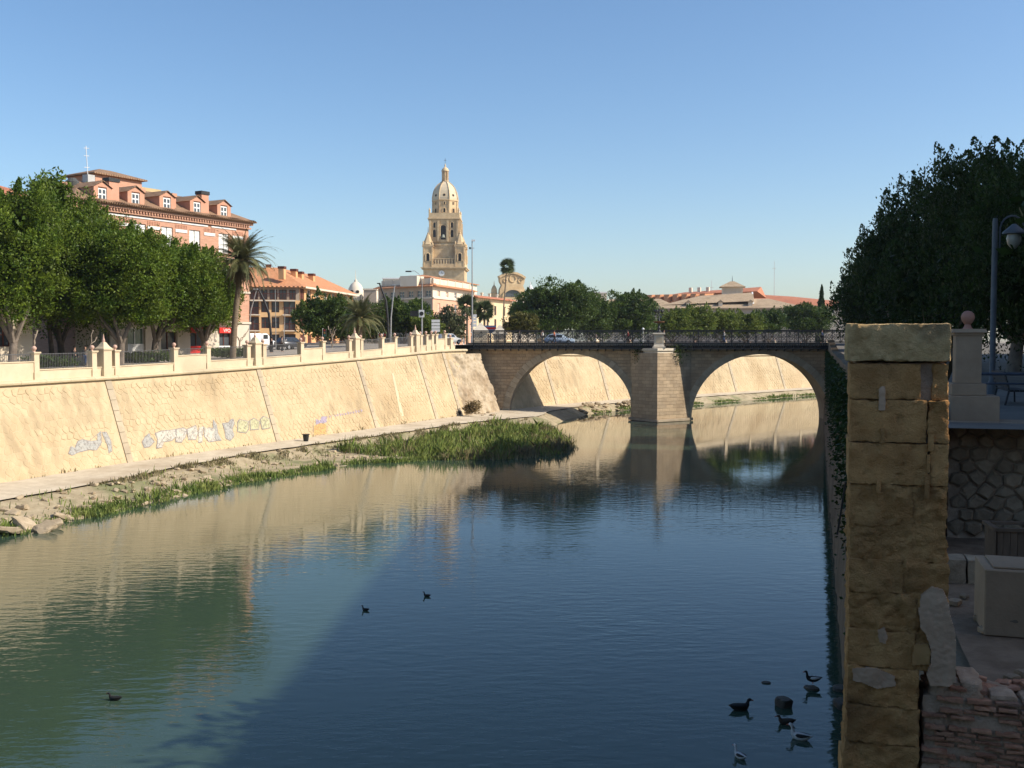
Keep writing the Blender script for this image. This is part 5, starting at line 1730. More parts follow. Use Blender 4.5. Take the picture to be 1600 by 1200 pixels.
fprism(fch, crn, -0.5, 2.2).build('gable_cornice', M_cath, ch, world=True)
arc = [(3.3 * math.cos(t), P_(801, 458)[1] - 1.2 + 2.6 * math.sin(t)) for t in np.linspace(0, math.pi, 17)]
arc2 = [(2.8 * math.cos(t), P_(801, 458)[1] - 1.2 + 2.1 * math.sin(t)) for t in np.linspace(math.pi, 0, 17)]
fprism(fch, arc + arc2, -0.7, -0.01).build('arch_moulding', M_cath, ch, world=True)
fprism(fch, list(reversed(arc2)), -0.10, -0.012).build('arch_window', M_glass, ch, world=True)
for k, (u, z, r) in enumerate(((0, P_(801, 436)[1], 1.0), (-2.3, P_(801, 439)[1], 0.55), (2.3, P_(801, 439)[1], 0.55))):
    mb = MB(); n = 16
    mb.tube([fch.pt(u + r * math.cos(2 * math.pi * a / n), -0.05, z + r * math.sin(2 * math.pi * a / n)) for a in range(n + 1)], 0.2, 6, cap=False)
    mb.build('round_relief', M_cath, ch, world=True)
fprism(fch, [(-6.5, 9), (6.5, 9), (6.5, P_(801, 470)[1]), (-6.5, P_(801, 470)[1])], -3.0, -0.8).build('front_block', M_cream, ch, world=True)
for px in (772, 829):
    u = (px - 801) * S_
    mb = MB().lathe([(0.9, 0), (0.9, 1.2), (1.2, 1.3), (0.9, 1.5), (0.85, 2.6), (0.5, 3.4), (0.15, 3.8), (0.04, 5.0)], (cx + u, 311, P_(801, 459)[1] - 1.2), 10)
    mb.build('turret', M_cath if px < 800 else M_white, ch, world=True)

# ---- domed cupola left of the hotel
p = at(556, 465, 300)
dm = thing('white_cupola', 'small pale dome with finial between the orange house and the corner building', 'dome', (p[0], 300, 9))
S_ = 300 / 1600
MB().lathe([(2.6, 0), (2.6, p[2] - 9 - 0.2)], (p[0], 300, 9), 16).build('drum', M_cream, dm, world=True)
MB().lathe([(2.75, 0), (2.75, 0.3), (2.45, 1.4), (2.1, 2.9), (1.5, 4.0), (0.7, 4.7), (0.45, 4.8), (0.45, 5.2), (0.1, 5.6), (0.04, 8.2)], (p[0], 300, p[2] - 0.2), 16).build('dome', M_cream, dm, world=True, smooth=True)
for a in (-1.9, -1.2):
    mb = MB().lathe([(0.5, -0.05), (0.5, 0.1)], (0, 0, 0), 10)
    o = mb.build('oculus', M_dark, dm)
    o.location = (2.36 * math.cos(a), 2.36 * math.sin(a), p[2] - 9 + 1.6); o.rotation_euler = (0, math.pi / 2, a)
# white blocks beside the cupola
for k, (px0, px1, ty, Y, lab) in enumerate(((568, 588, 453, 290, 'white rooftop house just right of the small dome'), (598, 640, 436, 330, 'cream apartment block top behind the corner building'), (640, 662, 432, 345, 'narrow cream block top left of the cathedral tower'), (918, 948, 458, 320, 'pale building end between the dark trees'))):
    a, b = at(px0, ty, Y), at(px1, ty, Y)
    f = Frame(a[:2], b[:2])
    t = thing('white_block', lab, 'building', f.pt(f.L / 2, 0, 9))
    hs = [(u, u + 0.9, z, z + 1.3) for u in np.arange(0.8, f.L - 1, 2.2) for z in np.arange(11, a[2] - 2, 3.2)]
    holed_wall(f, t, M_cream if k else M_grey, 0, f.L, 8.4, a[2], hs)
    for h in hs[-6:]: window(f, t, h, 0.28, M_darkwood, None, 1)
    mb = MB(); f.box(mb, 0, f.L, 0.3, 8, 8.4, a[2] - 0.02); mb.build('core', M_cream, t, world=True)
    mb = MB(); f.box(mb, -0.2, f.L + 0.2, -0.2, 8.2, a[2], a[2] + 0.4); mb.build('roof_slab', M_white if k else M_cream, t, world=True)

# ---- long old palace roofs behind the bridge -----------------------------------------------------
f = Frame(at(1020, 480, 300)[:2], at(1255, 480, 292)[:2])
ep = thing('old_palace', 'long old palace with sandy tiled roofs and dormers behind the green trees', 'building', f.pt(f.L / 2, 0, 9))
zE = f.z(1150, 481); zR = f.z(1150, 456)
mb = MB(); f.box(mb, 0, f.L, 0, 20, 8.4, zE); mb.build('wall', mat('grey_brown_render', (0.30, 0.26, 0.22), (0.36, 0.31, 0.26), 0.4, 0.9), ep, world=True)
for k in range(14):
    u = 2.5 + k * (f.L - 5) / 13
    o = None
    mb = MB(); f.box(mb, u - 0.5, u + 0.5, -0.06, -0.003, zE - 3.2, zE - 1.6); mb.build('window', M_glass, ep, world=True)
uA, uB = f.u(1076), f.u(1178)
# main roof: eave, hips, and the raised part that ends in a white gable
zL = f.z(1150, 470)
q = [f.pt(-0.8, -0.9, zE), f.pt(f.L + 0.8, -0.9, zE), f.pt(f.L + 0.8, 21, zE), f.pt(-0.8, 21, zE), f.pt(9, 9, zL + 0.9), f.pt(f.L - 9, 9, zL + 0.9)]
q += [(x, y, z - 0.3) for x, y, z in q[:4]]
MB().add(q, [(0, 1, 5, 4), (1, 2, 5), (2, 3, 4, 5), (3, 0, 4), (6, 7, 1, 0), (7, 8, 2, 1), (8, 9, 3, 2), (9, 6, 0, 3), (9, 8, 7, 6)]).build('lower_roof', T_old, ep, world=True)
q = [f.pt(uA - 8, 2.2, zL - 1.0), f.pt(uB, 2.6, zL + 0.0), f.pt(uB, 11, zR + 0.3), f.pt(uA + 3, 11, zR - 0.6), f.pt(uA - 8, 19, zL - 1.0), f.pt(uB, 19, zL)]
MB().add(q, [(0, 1, 2, 3), (3, 2, 5, 4), (0, 3, 4), (0, 4, 5, 1)]).build('upper_roof', T_old, ep, world=True)
MB().add([f.pt(uB + 0.02, 2.4, zL - 0.8), f.pt(uB + 0.02, 11, zR + 0.45), f.pt(uB + 0.02, 19, zL - 0.8), f.pt(uB - 0.4, 2.4, zL - 0.8), f.pt(uB - 0.4, 11, zR + 0.45), f.pt(uB - 0.4, 19, zL - 0.8)], [(0, 1, 2), (3, 5, 4), (0, 3, 4, 1), (1, 4, 5, 2), (0, 2, 5, 3)]).build('white_gable', M_white, ep, world=True)
for px in (1075, 1125, 1172):
    u = f.u(px); z = zE + 0.9
    mb = MB(); f.box(mb, u - 0.6, u + 0.6, 1.0, 4, z - 0.4, z + 0.9)
    o = mb.build('dormer', M_cream, ep, world=True)
    MB().add([f.pt(u - 0.9, 0.7, z + 0.8), f.pt(u + 0.9, 0.7, z + 0.8), f.pt(u, 0.7, z + 1.5), f.pt(u - 0.9, 5, z + 0.8), f.pt(u + 0.9, 5, z + 0.8), f.pt(u, 5, z + 1.5)], [(0, 1, 2), (5, 4, 3), (0, 2, 5, 3), (1, 4, 5, 2), (0, 3, 4, 1)]).build('dormer_roof', T_old, o, world=True)
# belvedere
fb = Frame(f.pt(f.u(1128), 14, 0), f.pt(f.u(1162), 14, 0))
zb = f.z(1146, 452)
hs = [(u, u + 0.8, zb - 0.3, zb + 0.9) for u in np.arange(0.5, fb.L - 1, 1.45)]
mb = MB(); fb.box(mb, 0, fb.L, 0.3, 5, 9, zb + 1.3); mb.build('belvedere', M_cream, ep, world=True)
holed_wall(fb, ep, M_cream, 0, fb.L, zb - 3, zb + 1.3, hs, name='belvedere_wall', rev=0.25)
hip(fb, ep, T_old, 0, fb.L, 0, 5, zb + 1.3, zb + 3.2, 0.8, 'belvedere_roof')
MB().tube([fb.pt(fb.L / 2, 2.5, zb + 3.1), fb.pt(fb.L / 2, 2.5, zb + 5.0)], [0.12, 0.03], 5).build('finial', M_iron, ep, world=True)

# left stretch of sandy roof
f = Frame(at(920, 470, 306)[:2], at(1072, 478, 302)[:2])
lr = thing('low_palace_wing', 'low wing with pale tiled roof left of the old palace', 'building', f.pt(f.L / 2, 0, 9))
zE = f.z(1000, 484); 
mb = MB(); f.box(mb, 0, f.L - 0.3, 0, 12, 8.4, zE); mb.build('wall', M_cream, lr, world=True)
hip(f, lr, T_old, 0, f.L - 1.5, 0, 12, zE, f.z(1000, 469) + 0.6, 0.6)

# red saw-tooth gables and red roofs farther back
f = Frame(at(1008, 470, 340)[:2], at(1105, 466, 330)[:2])
sg = thing('red_gabled_building', 'row of seven small red tiled gables behind the old palace roof', 'building', f.pt(f.L / 2, 0, 9))
z0, z1 = f.z(1050, 472), f.z(1050, 460)
mb = MB(); f.box(mb, 0, f.L, 0.5, 14, 8.4, z0 + 0.4); mb.build('wall', M_brick_red, sg, world=True)
n = 7
for k in range(n):
    a, b = f.L * k / n, f.L * (k + 0.97) / n
    m_ = (a + b) / 2
    MB().add([f.pt(m_, -1.2, z0 - 0.6), f.pt(a + 0.55, -0.2, z1), f.pt(b - 0.55, -0.2, z1), f.pt(a, 8, z1 + 0.4), f.pt(b, 8, z1 + 0.4), f.pt(a, 0.6, z0 - 0.6), f.pt(b, 0.6, z0 - 0.6)], [(0, 2, 1), (1, 2, 4, 3), (0, 1, 5), (0, 6, 2), (5, 1, 3), (6, 4, 2), (0, 5, 6), (5, 3, 4, 6)]).build('gable_roof', T_orange, sg, world=True)
MB().add([f.pt(6, 8, z1 + 0.3), f.pt(f.L + 14, 8, z1 + 0.8), f.pt(f.L + 14, 13, z1 + 2.4), f.pt(9, 13, z1 + 1.2), f.pt(9, 20, z1 - 1), f.pt(f.L + 14, 20, z1 - 1)], [(0, 1, 2, 3), (3, 2, 5, 4), (1, 5, 2), (0, 3, 4), (0, 4, 5, 1)]).build('rear_roof', T_red, sg, world=True)
for k in range(3):
    mb = MB(); f.box(mb, f.L * (0.55 + k * 0.14), f.L * (0.55 + k * 0.14) + 1.0, 10, 11, z1 + 0.6, z1 + 2.6); mb.build('roof_vent', M_cream, sg, world=True)
f = Frame(at(1165, 470, 345)[:2], at(1330, 480, 335)[:2])
rr_ = thing('red_roofed_building', 'long red tiled roof running down to the cypress at the far right', 'building', f.pt(f.L / 2, 0, 9))
zE = f.z(1250, 476)
mb = MB(); f.box(mb, 0, f.L, 0, 14, 8.4, zE); mb.build('wall', M_cream, rr_, world=True)
for k in range(9):
    u = 2 + k * (f.L - 4) / 8
    mb = MB(); f.box(mb, u - 0.5, u + 0.5, -0.06, -0.003, zE - 2.6, zE - 1.0); mb.build('window', M_glass, rr_, world=True)
MB().add([f.pt(-1, -0.8, zE + 0.5), f.pt(f.L + 2, -0.8, zE - 0.8), f.pt(f.L + 2, 15, zE - 0.4), f.pt(-1, 15, zE + 1), f.pt(1, 7, f.z(1172, 458)), f.pt(f.u(1235), 7, f.z(1235, 462)), f.pt(f.L, 7, f.z(1250, 472))], [(0, 1, 6, 5, 4), (3, 4, 5, 6, 2), (0, 4, 3), (1, 2, 6), (0, 3, 2, 1)]).build('roof', T_red, rr_, world=True)
for (px, ty, by, lab) in ((1210, 408, 470, 'tall thin red and white mast above the red roofs'), (1187, 448, 470, 'short dark antenna left of the tall mast'), (1112, 438, 470, 'faint thin mast above the seven red gables')):
    p0, p1 = at(px, by, 420), at(px, ty, 420)
    t = thing('radio_mast', lab, 'mast', (p0[0], 420, p0[2] - 8))
    MB().tube([(p0[0], 420, 8.5), (p1[0], 420, p1[2])], [0.16, 0.07], 4).build('pole', mat('mast_paint', (0.42, 0.36, 0.36), (0.55, 0.5, 0.5), 0.3, 0.6), t, world=True)
    MB().tube([(p1[0] - 0.8, 420, p1[2] - 3), (p1[0] + 0.8, 420, p1[2] - 3)], 0.06, 4).build('crossbar', M_grey, t, world=True)

# ---- cathedral tower ------------------------------------------------------------------------------
TY = 540.0
TS = TY / 1600
def tz(zy): return CAM_Z + (530 - (zy / 5.456 + 240)) * TS        # height of a row of the enlarged view
tp = at(696, 400, TY)
tw = thing('cathedral_tower', 'tall golden baroque cathedral bell tower with dome and lantern', 'tower', (tp[0], TY, 8.4), R(-1))
tw.scale = (1.09, 1.09, 1.0)
ZB = 8.4
def tb(name, hw, z0, z1, parent=None, m=None, hd=None):
    hd = hd or hw
    return MB().box(-hw, hw, -hd, hd, z0 - ZB, z1 - ZB).build(name, m or M_cath, parent or tw)
W0 = 10.4
tb('lower_shaft', W0 - 0.7, 8.4, tz(1000))
tb('main_cornice', W0 + 0.1, tz(1000), tz(985)); tb('gallery_base', W0 - 0.4, tz(985), tz(955))
tb('cornice_lip', W0 + 0.5, tz(990) , tz(984))
# clock
mb = MB().lathe([(1.75, 0), (1.75, 0.3)], (0, 0, 0), 24); ck = mb.build('clock', M_cath, tw); ck.location = (-1.0, -W0 + 0.65, tz(1035) - ZB); ck.rotation_euler = (math.pi / 2, 0, 0)
ck2 = MB().lathe([(1.4, 0.3), (1.4, 0.42)], (0, 0, 0), 24).build('clock_face', M_white, ck)
MB().box(-0.06, 0.06, -0.05, 1.0, 0.42, 0.46).box(-0.05, 0.75, -0.06, 0.06, 0.462, 0.5).build('clock_hands', M_iron, ck)
# set-back stage
tb('setback_stage', 7.0, tz(955), tz(800)); tb('setback_cornice', 7.4, tz(800), tz(786)); tb('sloping_base', 6.6, tz(786), tz(760))
# balustrade between the pavilions
for sgn, ax in ((-1, 'y'), (1, 'x'), (-1, 'x')):
    mb = MB(); zb0, zb1 = tz(955) - ZB, tz(915) - ZB
    for k in range(9):
        u = -5.2 + k * 1.3
        (mb.box(u - 0.3, u + 0.3, -9.6, -9.0, zb0, zb1) if ax == 'y' else mb.box(sgn * 9.3 - 0.3, sgn * 9.3 + 0.3, u - 0.3, u + 0.3, zb0, zb1))
    (mb.box(-5.6, 5.6, -9.7, -8.9, zb1, zb1 + 0.35) if ax == 'y' else mb.box(sgn * 9.3 - 0.4, sgn * 9.3 + 0.4, -5.6, 5.6, zb1, zb1 + 0.35))
    mb.build('balustrade', M_cath, tw)
def arch_poly(w, h, n=8):
    return [(-w, 0), (w, 0)] + [(w * math.cos(t), h - w + w * math.sin(t)) for t in np.linspace(0, math.pi, n)]
def arch_opening(parent, x, y, z, w, h, rot=0.0, bell=False, name='arched_opening'):
    """dark panel painted as the shade of an arched opening, with a raised surround, on a face whose outward normal is -y turned by rot"""
    pl = arch_poly(w, h)
    n = len(pl)
    mb = MB().prism([(a, b) for a, b in pl], -0.03, 0.12, 'y')
    o = mb.build(name, M_dark, parent)
    o.location = (x, y, z); o.rotation_euler = (0, 0, rot)
    pts = [(a * 1.12, -0.12, b + (0.0 if b > 0.1 else 0)) for a, b in ([pl[1]] + pl[2:] + [pl[0]])]
    MB().tube(pts, 0.3 if w > 0.8 else 0.2, 5).build('surround', M_cath, o)
    if bell:
        MB().lathe([(0.15, 1.6), (0.5, 1.5), (0.65, 0.9), (0.75, 0.4), (1.05, 0)], (0, -0.45, 1.0), 10).build('bell', mat('bell_bronze', (0.25, 0.27, 0.22), (0.32, 0.34, 0.28), 2, 0.5), o)
    return o
# four corner pavilions
for sx in (-1, 1):
    for sy in (-1, 1):
        cxx, cyy = sx * 7.55, sy * 7.55
        hw = 2.35
        z0, z1 = tz(980) - ZB, tz(812) - ZB
        pv = MB().box(cxx - hw, cxx + hw, cyy - hw, cyy + hw, z0, z1).build('pavilion', M_cath, tw)
        MB().box(cxx - hw - 0.35, cxx + hw + 0.35, cyy - hw - 0.35, cyy + hw + 0.35, z1, z1 + 0.5).box(cxx - hw - 0.1, cxx + hw + 0.1, cyy - hw - 0.1, cyy + hw + 0.1, z1 + 0.5, z1 + 1.1).build('pavilion_cornice', M_cath, pv)
        zc = z1 + 1.1
        MB().lathe([(3.0, 0), (2.5, 0.9), (1.55, 3.0), (0.75, 5.2), (0.5, 5.5), (0.55, 5.9), (0.2, 6.6), (0.12, 9.0 if sx < 0 else 8.4)], (cxx, cyy, zc), 8, math.pi / 8).build('spire', M_cath, pv)
        for kx in (-1, 1):
            for ky in (-1, 1):
                MB().lathe([(0.35, 0), (0.3, 0.8), (0.4, 0.95), (0.1, 1.8)], (cxx + kx * 2.1, cyy + ky * 2.1, zc), 6).build('urn', M_cath, pv)
        if sy < 0:
            arch_opening(pv, cxx, cyy - hw - 0.03, z0 + 3.0, 0.85, 4.0)
            for k in (-1, 1):
                MB().box(cxx + k * 1.9 - 0.3, cxx + k * 1.9 + 0.3, cyy - hw - 0.25, cyy - hw, z0, z1 - 0.002).build('pilaster', M_cath, pv)
        if sx > 0:
            arch_opening(pv, cxx + hw + 0.03, cyy, z0 + 3.0, 0.8, 4.0, math.pi / 2)
# belfry stage
BW = 7.2
zb0, zb1 = tz(760) - ZB, tz(578) - ZB
MB().box(-BW, BW, -BW, BW, zb0 - 0.6, zb1).build('belfry', M_cath, tw)
for z, e, h in ((zb1 - 1.0, 0.25, 0.4), (zb1 - 0.1, 0.6, 0.6)):
    MB().box(-BW - e, BW + e, -BW - e, BW + e, z, z + h).build('belfry_cornice', M_cath, tw)
for rot in (0, math.pi / 2):
    def PP(u, d=0.0): return (u, -BW - d) if rot == 0 else (BW + d, u)
    for u, w, h, z, bl in ((-0.4, 1.35, 7.6, zb0 + 0.6, True), (-4.6, 0.75, 3.9, zb0 + 1.9, False), (3.7, 0.85, 3.9, zb0 + 1.9, False), (-4.6, 0.6, 2.9, zb0 + 6.7, False), (3.7, 0.6, 2.9, zb0 + 6.7, False)):
        x, y = PP(u, 0.03)
        arch_opening(tw, x, y, z, w, h, rot, bl, 'belfry_opening')
    for u in (-6.6, -2.7, 1.7, 6.4):
        x, y = PP(u, 0.3)
        MB().box(x - 0.45, x + 0.45, y - 0.45, y + 0.45, zb0 - 0.5, zb1 - 1.01).build('belfry_pilaster', M_cath, tw)
# terrace balustrade, drum, dome, lantern
MB().box(-BW - 0.2, BW + 0.2, -BW - 0.2, BW + 0.2, zb1 + 0.5, tz(528) - ZB, 0.1).build('terrace', M_cath, tw)
for sx in (-1, 1):
    for sy in (-1, 1):
        MB().lathe([(0.5, 0), (0.4, 1.0), (0.55, 1.2), (0.15, 2.6)], (sx * 6.9, sy * 6.9, tz(528) - ZB), 6).build('urn', M_cath, tw)
rd = 6.35
zd0, zd1 = tz(528) - ZB, tz(412) - ZB
MB().lathe([(rd, 0), (rd, zd1 - zd0 - 0.8), (rd + 0.4, zd1 - zd0 - 0.6), (rd + 0.4, zd1 - zd0)], (0, 0, zd0), 8, math.pi / 8).build('drum', M_cath, tw)
ap = rd * math.cos(math.pi / 8)
for k in range(-1, 2):
    a = k * math.pi / 4
    x, y = (ap + 0.03) * math.sin(a), -(ap + 0.03) * math.cos(a)
    arch_opening(tw, x, y, zd0 + 0.5, 0.6, 2.2, a, False, 'drum_window')
    arch_opening(tw, x, y, zd0 + 4.6, 0.42, 1.5, a, False, 'drum_window')
for k in range(8):
    a = k * math.pi / 4 + math.pi / 8
    o = MB().box(-0.35, 0.35, -0.3, 0.3, 0, zd1 - zd0 - 0.82).build('drum_pilaster', M_cath, tw)
    o.location = (rd * 0.985 * math.sin(a), -rd * 0.985 * math.cos(a), zd0); o.rotation_euler = (0, 0, a)
zl = tz(252) - ZB
hh = zl - zd1
M_dome = mat('dome_stone', (0.58, 0.47, 0.32), (0.66, 0.55, 0.39), 0.4, 0.85)
dprof = [(rd + 0.05, 0), (rd + 0.1, 0.12), (rd * 0.97, 0.3), (rd * 0.90, 0.48), (rd * 0.77, 0.66), (rd * 0.58, 0.82), (rd * 0.36, 0.94), (1.6, 1.0)]
MB().lathe([(r_, z * hh) for r_, z in dprof], (0, 0, zd1), 8, math.pi / 8).build('dome', M_dome, tw)
for k in range(8):
    a = k * math.pi / 4 + math.pi / 8
    MB().tube([((r_ + 0.05) * math.sin(a), -(r_ + 0.05) * math.cos(a), zd1 + z * hh) for r_, z in dprof], 0.24, 5).build('dome_rib', M_cath, tw)
for k in range(-1, 2):
    a = k * math.pi / 4
    mb = MB().lathe([(0.85, 0), (0.85, 0.25)], (0, 0, 0), 12); o = mb.build('oculus', M_cath, tw)
    r_ = rd * 0.945 * math.cos(math.pi / 8) + 0.02
    o.location = (r_ * math.sin(a), -r_ * math.cos(a), tz(376) - ZB); o.rotation_euler = (math.pi / 2 - 0.15, 0, a)
    MB().lathe([(0.6, 0.26), (0.6, 0.30)], (0, 0, 0), 12).build('oculus_glass', M_dark, o)
zt0 = tz(252) - ZB
MB().lathe([(1.75, 0), (1.75, 0.5), (1.0, 0.52), (1.0, tz(165) - ZB - zt0)], (0, 0, zt0), 8).build('lantern', M_cath, tw)
for k in range(8):
    a = k * math.pi / 4
    MB().tube([(1.4 * math.cos(a), 1.4 * math.sin(a), zt0 + 0.5), (1.4 * math.cos(a), 1.4 * math.sin(a), tz(165) - ZB)], 0.24, 6).build('lantern_column', M_cath, tw)
zt1 = tz(165) - ZB
MB().lathe([(1.85, 0), (1.85, 0.4), (1.6, 0.9), (1.2, 1.6), (0.5, 2.2), (0.25, 2.5), (0.45, 3.1), (0.2, 3.6), (0.08, 4.2)], (0, 0, zt1), 12).build('lantern_cupola', M_cath, tw, smooth=True)
z = zt1 + 4.2
MB().box(-0.07, 0.07, -0.07, 0.07, z - 0.2, z + 2.6).box(-0.6, 0.6, -0.06, 0.06, z + 1.5, z + 1.65).build('cross', M_iron, tw)

# ---- unseen tall block added to shade the right bank and half the river
f = Frame((52, 90), (46, -12))
fb = thing('shade_block', 'tall cream block added outside the picture to shade the right bank', 'building', f.pt(f.L / 2, 0, 9))
hs = [(u, u + 1.3, z, z + 1.5) for u in np.arange(2, f.L - 3, 4.2) for z in np.arange(10.2, 39, 3.1)]
holed_wall(f, fb, M_cream, 0, f.L, 8.4, 41.6, hs)
mb = MB(); f.box(mb, 0, f.L, 0.35, 13, 8.4, 41.58); mb.build('core', M_glass, fb, world=True)
mb = MB(); f.box(mb, -0.3, f.L + 0.3, -0.4, 13.2, 41.6, 42.1); mb.build('roof_slab', M_cream, fb, world=True)
# ---- unseen mill house at the viewer's back, added to cut sky light
f = Frame((34, -3), (-30, -3))
ml = thing('unseen_mill_house', 'unseen long stone mill house added behind the viewer to cut sky light', 'building', f.pt(f.L / 2, 0, 0))
hs = [(u, u + 1.2, z, z + 1.9) for u in np.arange(3, f.L - 3, 5.0) for z in (3.0, 8.0)]
holed_wall(f, ml, mat('mill_stone', (0.33, 0.27, 0.19), (0.42, 0.34, 0.25), 1.0, 0.9, 0.5), 0, f.L, -1.0, 12.5, hs)
mb = MB(); f.box(mb, 0, f.L, 0.4, 12, -1, 12.48); mb.build('core', M_grey, ml, world=True)
hip(f, ml, T_old, 0, f.L, 0, 12, 12.5, 15)
# ------------------------------------------------------------------ the ruin in the right foreground
E1 = np.array([0.956, -0.292]); E2 = np.array([0.292, 0.956])
RUIN_RZ = math.atan2(E1[1], E1[0])
RU = (3.63, 11.0)
M_ruin = mat('ruin_sandstone', (0.42, 0.205, 0.066), (0.68, 0.385, 0.15), 3.4, 0.95, 1.0, 45, rand=0.12, c3=(0.25, 0.13, 0.05), detail=9)
M_ruin_cap = mat('ruin_cap_stone', (0.44, 0.285, 0.12), (0.72, 0.51, 0.25), 5.0, 0.95, 1.0, 30, c3=(0.20, 0.15, 0.085), detail=9)
M_plaster = mat('grey_lime_plaster', (0.40, 0.26, 0.16), (0.50, 0.34, 0.22), 3.0, 0.9, 0.35, 14, c3=(0.30, 0.19, 0.115))
M_oldbrick = mat('old_thin_brick', (0.36, 0.16, 0.09), (0.56, 0.30, 0.18), 6.0, 0.95, 0.9, 30, rand=0.28, c3=(0.24, 0.20, 0.16))
M_lime = mat('crumbling_mortar', (0.36, 0.24, 0.15), (0.54, 0.385, 0.26), 4.0, 0.95, 1.0, 18, c3=(0.22, 0.14, 0.085))
M_rubble = mat('dark_rubble_stone', (0.24, 0.165, 0.10), (0.40, 0.29, 0.185), 2.5, 0.95, 0.9, 14, rand=0.22, c3=(0.14, 0.095, 0.06))

def stone_block(x0, x1, y0, y1, z0, z1, seed, rough=0.02, step=0.06, rnd_edge=0.03, freq=4.0):
    """one weathered block: gridded box with worn edges and pitted faces (local coordinates)"""
    nx = max(2, int((x1 - x0) / step)); ny = max(2, int((y1 - y0) / step)); nz = max(2, int((z1 - z0) / step))
    bm = bmesh.new()
    idx = {}
    def vert(i, j, k):
        if (i, j, k) in idx: return idx[(i, j, k)]
        p = Vector((x0 + (x1 - x0) * i / nx, y0 + (y1 - y0) * j / ny, z0 + (z1 - z0) * k / nz))
        c = Vector(((x0 + x1) / 2, (y0 + y1) / 2, (z0 + z1) / 2))
        hx, hy, hz = (x1 - x0) / 2, (y1 - y0) / 2, (z1 - z0) / 2
        q = p - c
        n = Vector((0, 0, 0)); cnt = 0
        for a, h in enumerate((hx, hy, hz)):
            if abs(abs(q[a]) - h) < 1e-6:
                n[a] = math.copysign(1, q[a]); cnt += 1
        # soften near edges
        near = sorted([hx - abs(q.x), hy - abs(q.y), hz - abs(q.z)])
        e = max(0.0, rnd_edge - near[1]) if cnt < 2 else rnd_edge * (1 if cnt == 2 else 1.5)
        n.normalize()
        sp = p + Vector((seed * 7.31, seed * 3.17, seed * 1.7))
        d = mnoise.fractal(sp * freq, 0.9, 2.2, 5) * rough * 0.8 + mnoise.noise(sp * 30) * 0.006 - max(0.0, mnoise.noise(sp * 13) - 0.25) * 0.05
        wear = (0.6 + 0.8 * mnoise.noise(sp * 5.0)) * e
        p = p + n * (d - max(0, wear) * 0.7)
        v = bm.verts.new(p); idx[(i, j, k)] = v
        return v
    for a, b, fn in ((nx, nz, lambda i, k: (i, 0, k)), (nx, nz, lambda i, k: (i, ny, k)), (ny, nz, lambda j, k: (0, j, k)), (ny, nz, lambda j, k: (nx, j, k)), (nx, ny, lambda i, j: (i, j, 0)), (nx, ny, lambda i, j: (i, j, nz))):
        for i in range(a):
            for k in range(b):
                try:
                    bm.faces.new([vert(*fn(i, k)), vert(*fn(i + 1, k)), vert(*fn(i + 1, k + 1)), vert(*fn(i, k + 1))])
                except ValueError:
                    pass
    bmesh.ops.recalc_face_normals(bm, faces=bm.faces)
    return bm

def add_bm(name, bm, m, parent, smooth=True):
    me = bpy.data.meshes.new(name); bm.to_mesh(me); bm.free()
    if smooth:
        me.polygons.foreach_set('use_smooth', [True] * len(me.polygons))
        me.set_sharp_from_angle(angle=R(38))
    me.materials.append(m)
    o = bpy.data.objects.new(name, me); C.objects.link(o)
    if parent is not None: o.parent = parent
    return o

ruin = thing('ruined_pillar', 'ruined sandstone block pillar at the water edge in the right foreground', 'pillar', (RU[0], RU[1], 0.0), RUIN_RZ)
def zy(y): return CAM_Z - (y - 530) * 0.006875
courses = [
    # top y, bottom y in the photo, [(u0, u1, front w, rough)], material
    (507, 563, [(-0.035, 1.0, -0.03, 0.016)], M_ruin_cap),
    (569, 622, [(0.0, 0.715, 0.0, 0.014), (0.83, 0.985, 0.03, 0.03)], M_ruin),
    (625, 689, [(0.01, 0.78, 0.0, 0.018), (0.79, 0.99, -0.01, 0.03)], M_ruin),
    (692, 755, [(0.0, 0.80, -0.005, 0.014), (0.815, 1.0, 0.0, 0.018)], M_ruin),
    (758, 820, [(0.02, 0.66, 0.02, 0.03), (0.665, 1.0, 0.03, 0.035)], M_ruin),
    (822, 872, [(0.03, 1.0, 0.045, 0.045)], M_ruin),
    (875, 925, [(0.02, 0.57, 0.0, 0.02), (0.58, 1.02, 0.01, 0.025)], M_ruin),
    (928, 985, [(0.03, 0.73, 0.02, 0.04), (0.735, 1.02, 0.02, 0.03)], M_ruin),
    (987, 1043, [(0.02, 0.70, 0.0, 0.012), (0.705, 1.02, 0.02, 0.03)], M_ruin),
    (1046, 1105, [(0.02, 0.74, -0.01, 0.02)], M_ruin),
    (1107, 1165, [(0.02, 0.76, 0.0, 0.025)], M_ruin),
    (1167, 1230, [(0.0, 0.76, 0.0, 0.025)], M_ruin),
]
for k, (ya, yb, bl, mm) in enumerate(courses):
    for j, (u0, u1, w, rg) in enumerate(bl):
        bm = stone_block(u0, u1, w, 1.15, zy(yb + 0.9), zy(ya - 0.6), k * 3 + j + 1, rg * (0.9 if k < 4 else 1.5), 0.022, 0.010, 7.0)
        add_bm('sandstone_block', bm, mm, ruin)
bm = stone_block(0.06, 0.96, 0.07, 1.1, zy(758), zy(566), 77, 0.03, 0.05, 0.02, 5)
add_bm('rubble_core', bm, M_lime, ruin)
# lower down the joints are filled and the blocks have weathered into one face
for k, (ya, yb, uu) in enumerate(((756, 876, 0.985), (874, 990, 0.99), (988, 1235, 0.74))):
    bm = stone_block(0.03, uu, 0.034, 1.1, zy(yb), zy(ya), 80 + k, 0.045, 0.022, 0.012, 6)
    add_bm('joint_mortar', bm, M_ruin, ruin)
bm = stone_block(-0.05, 0.80, -0.02, 1.2, -1.2, zy(1232), 78, 0.05, 0.16, 0.05, 2)
add_bm('pillar_foot', bm, M_ruin, ruin)
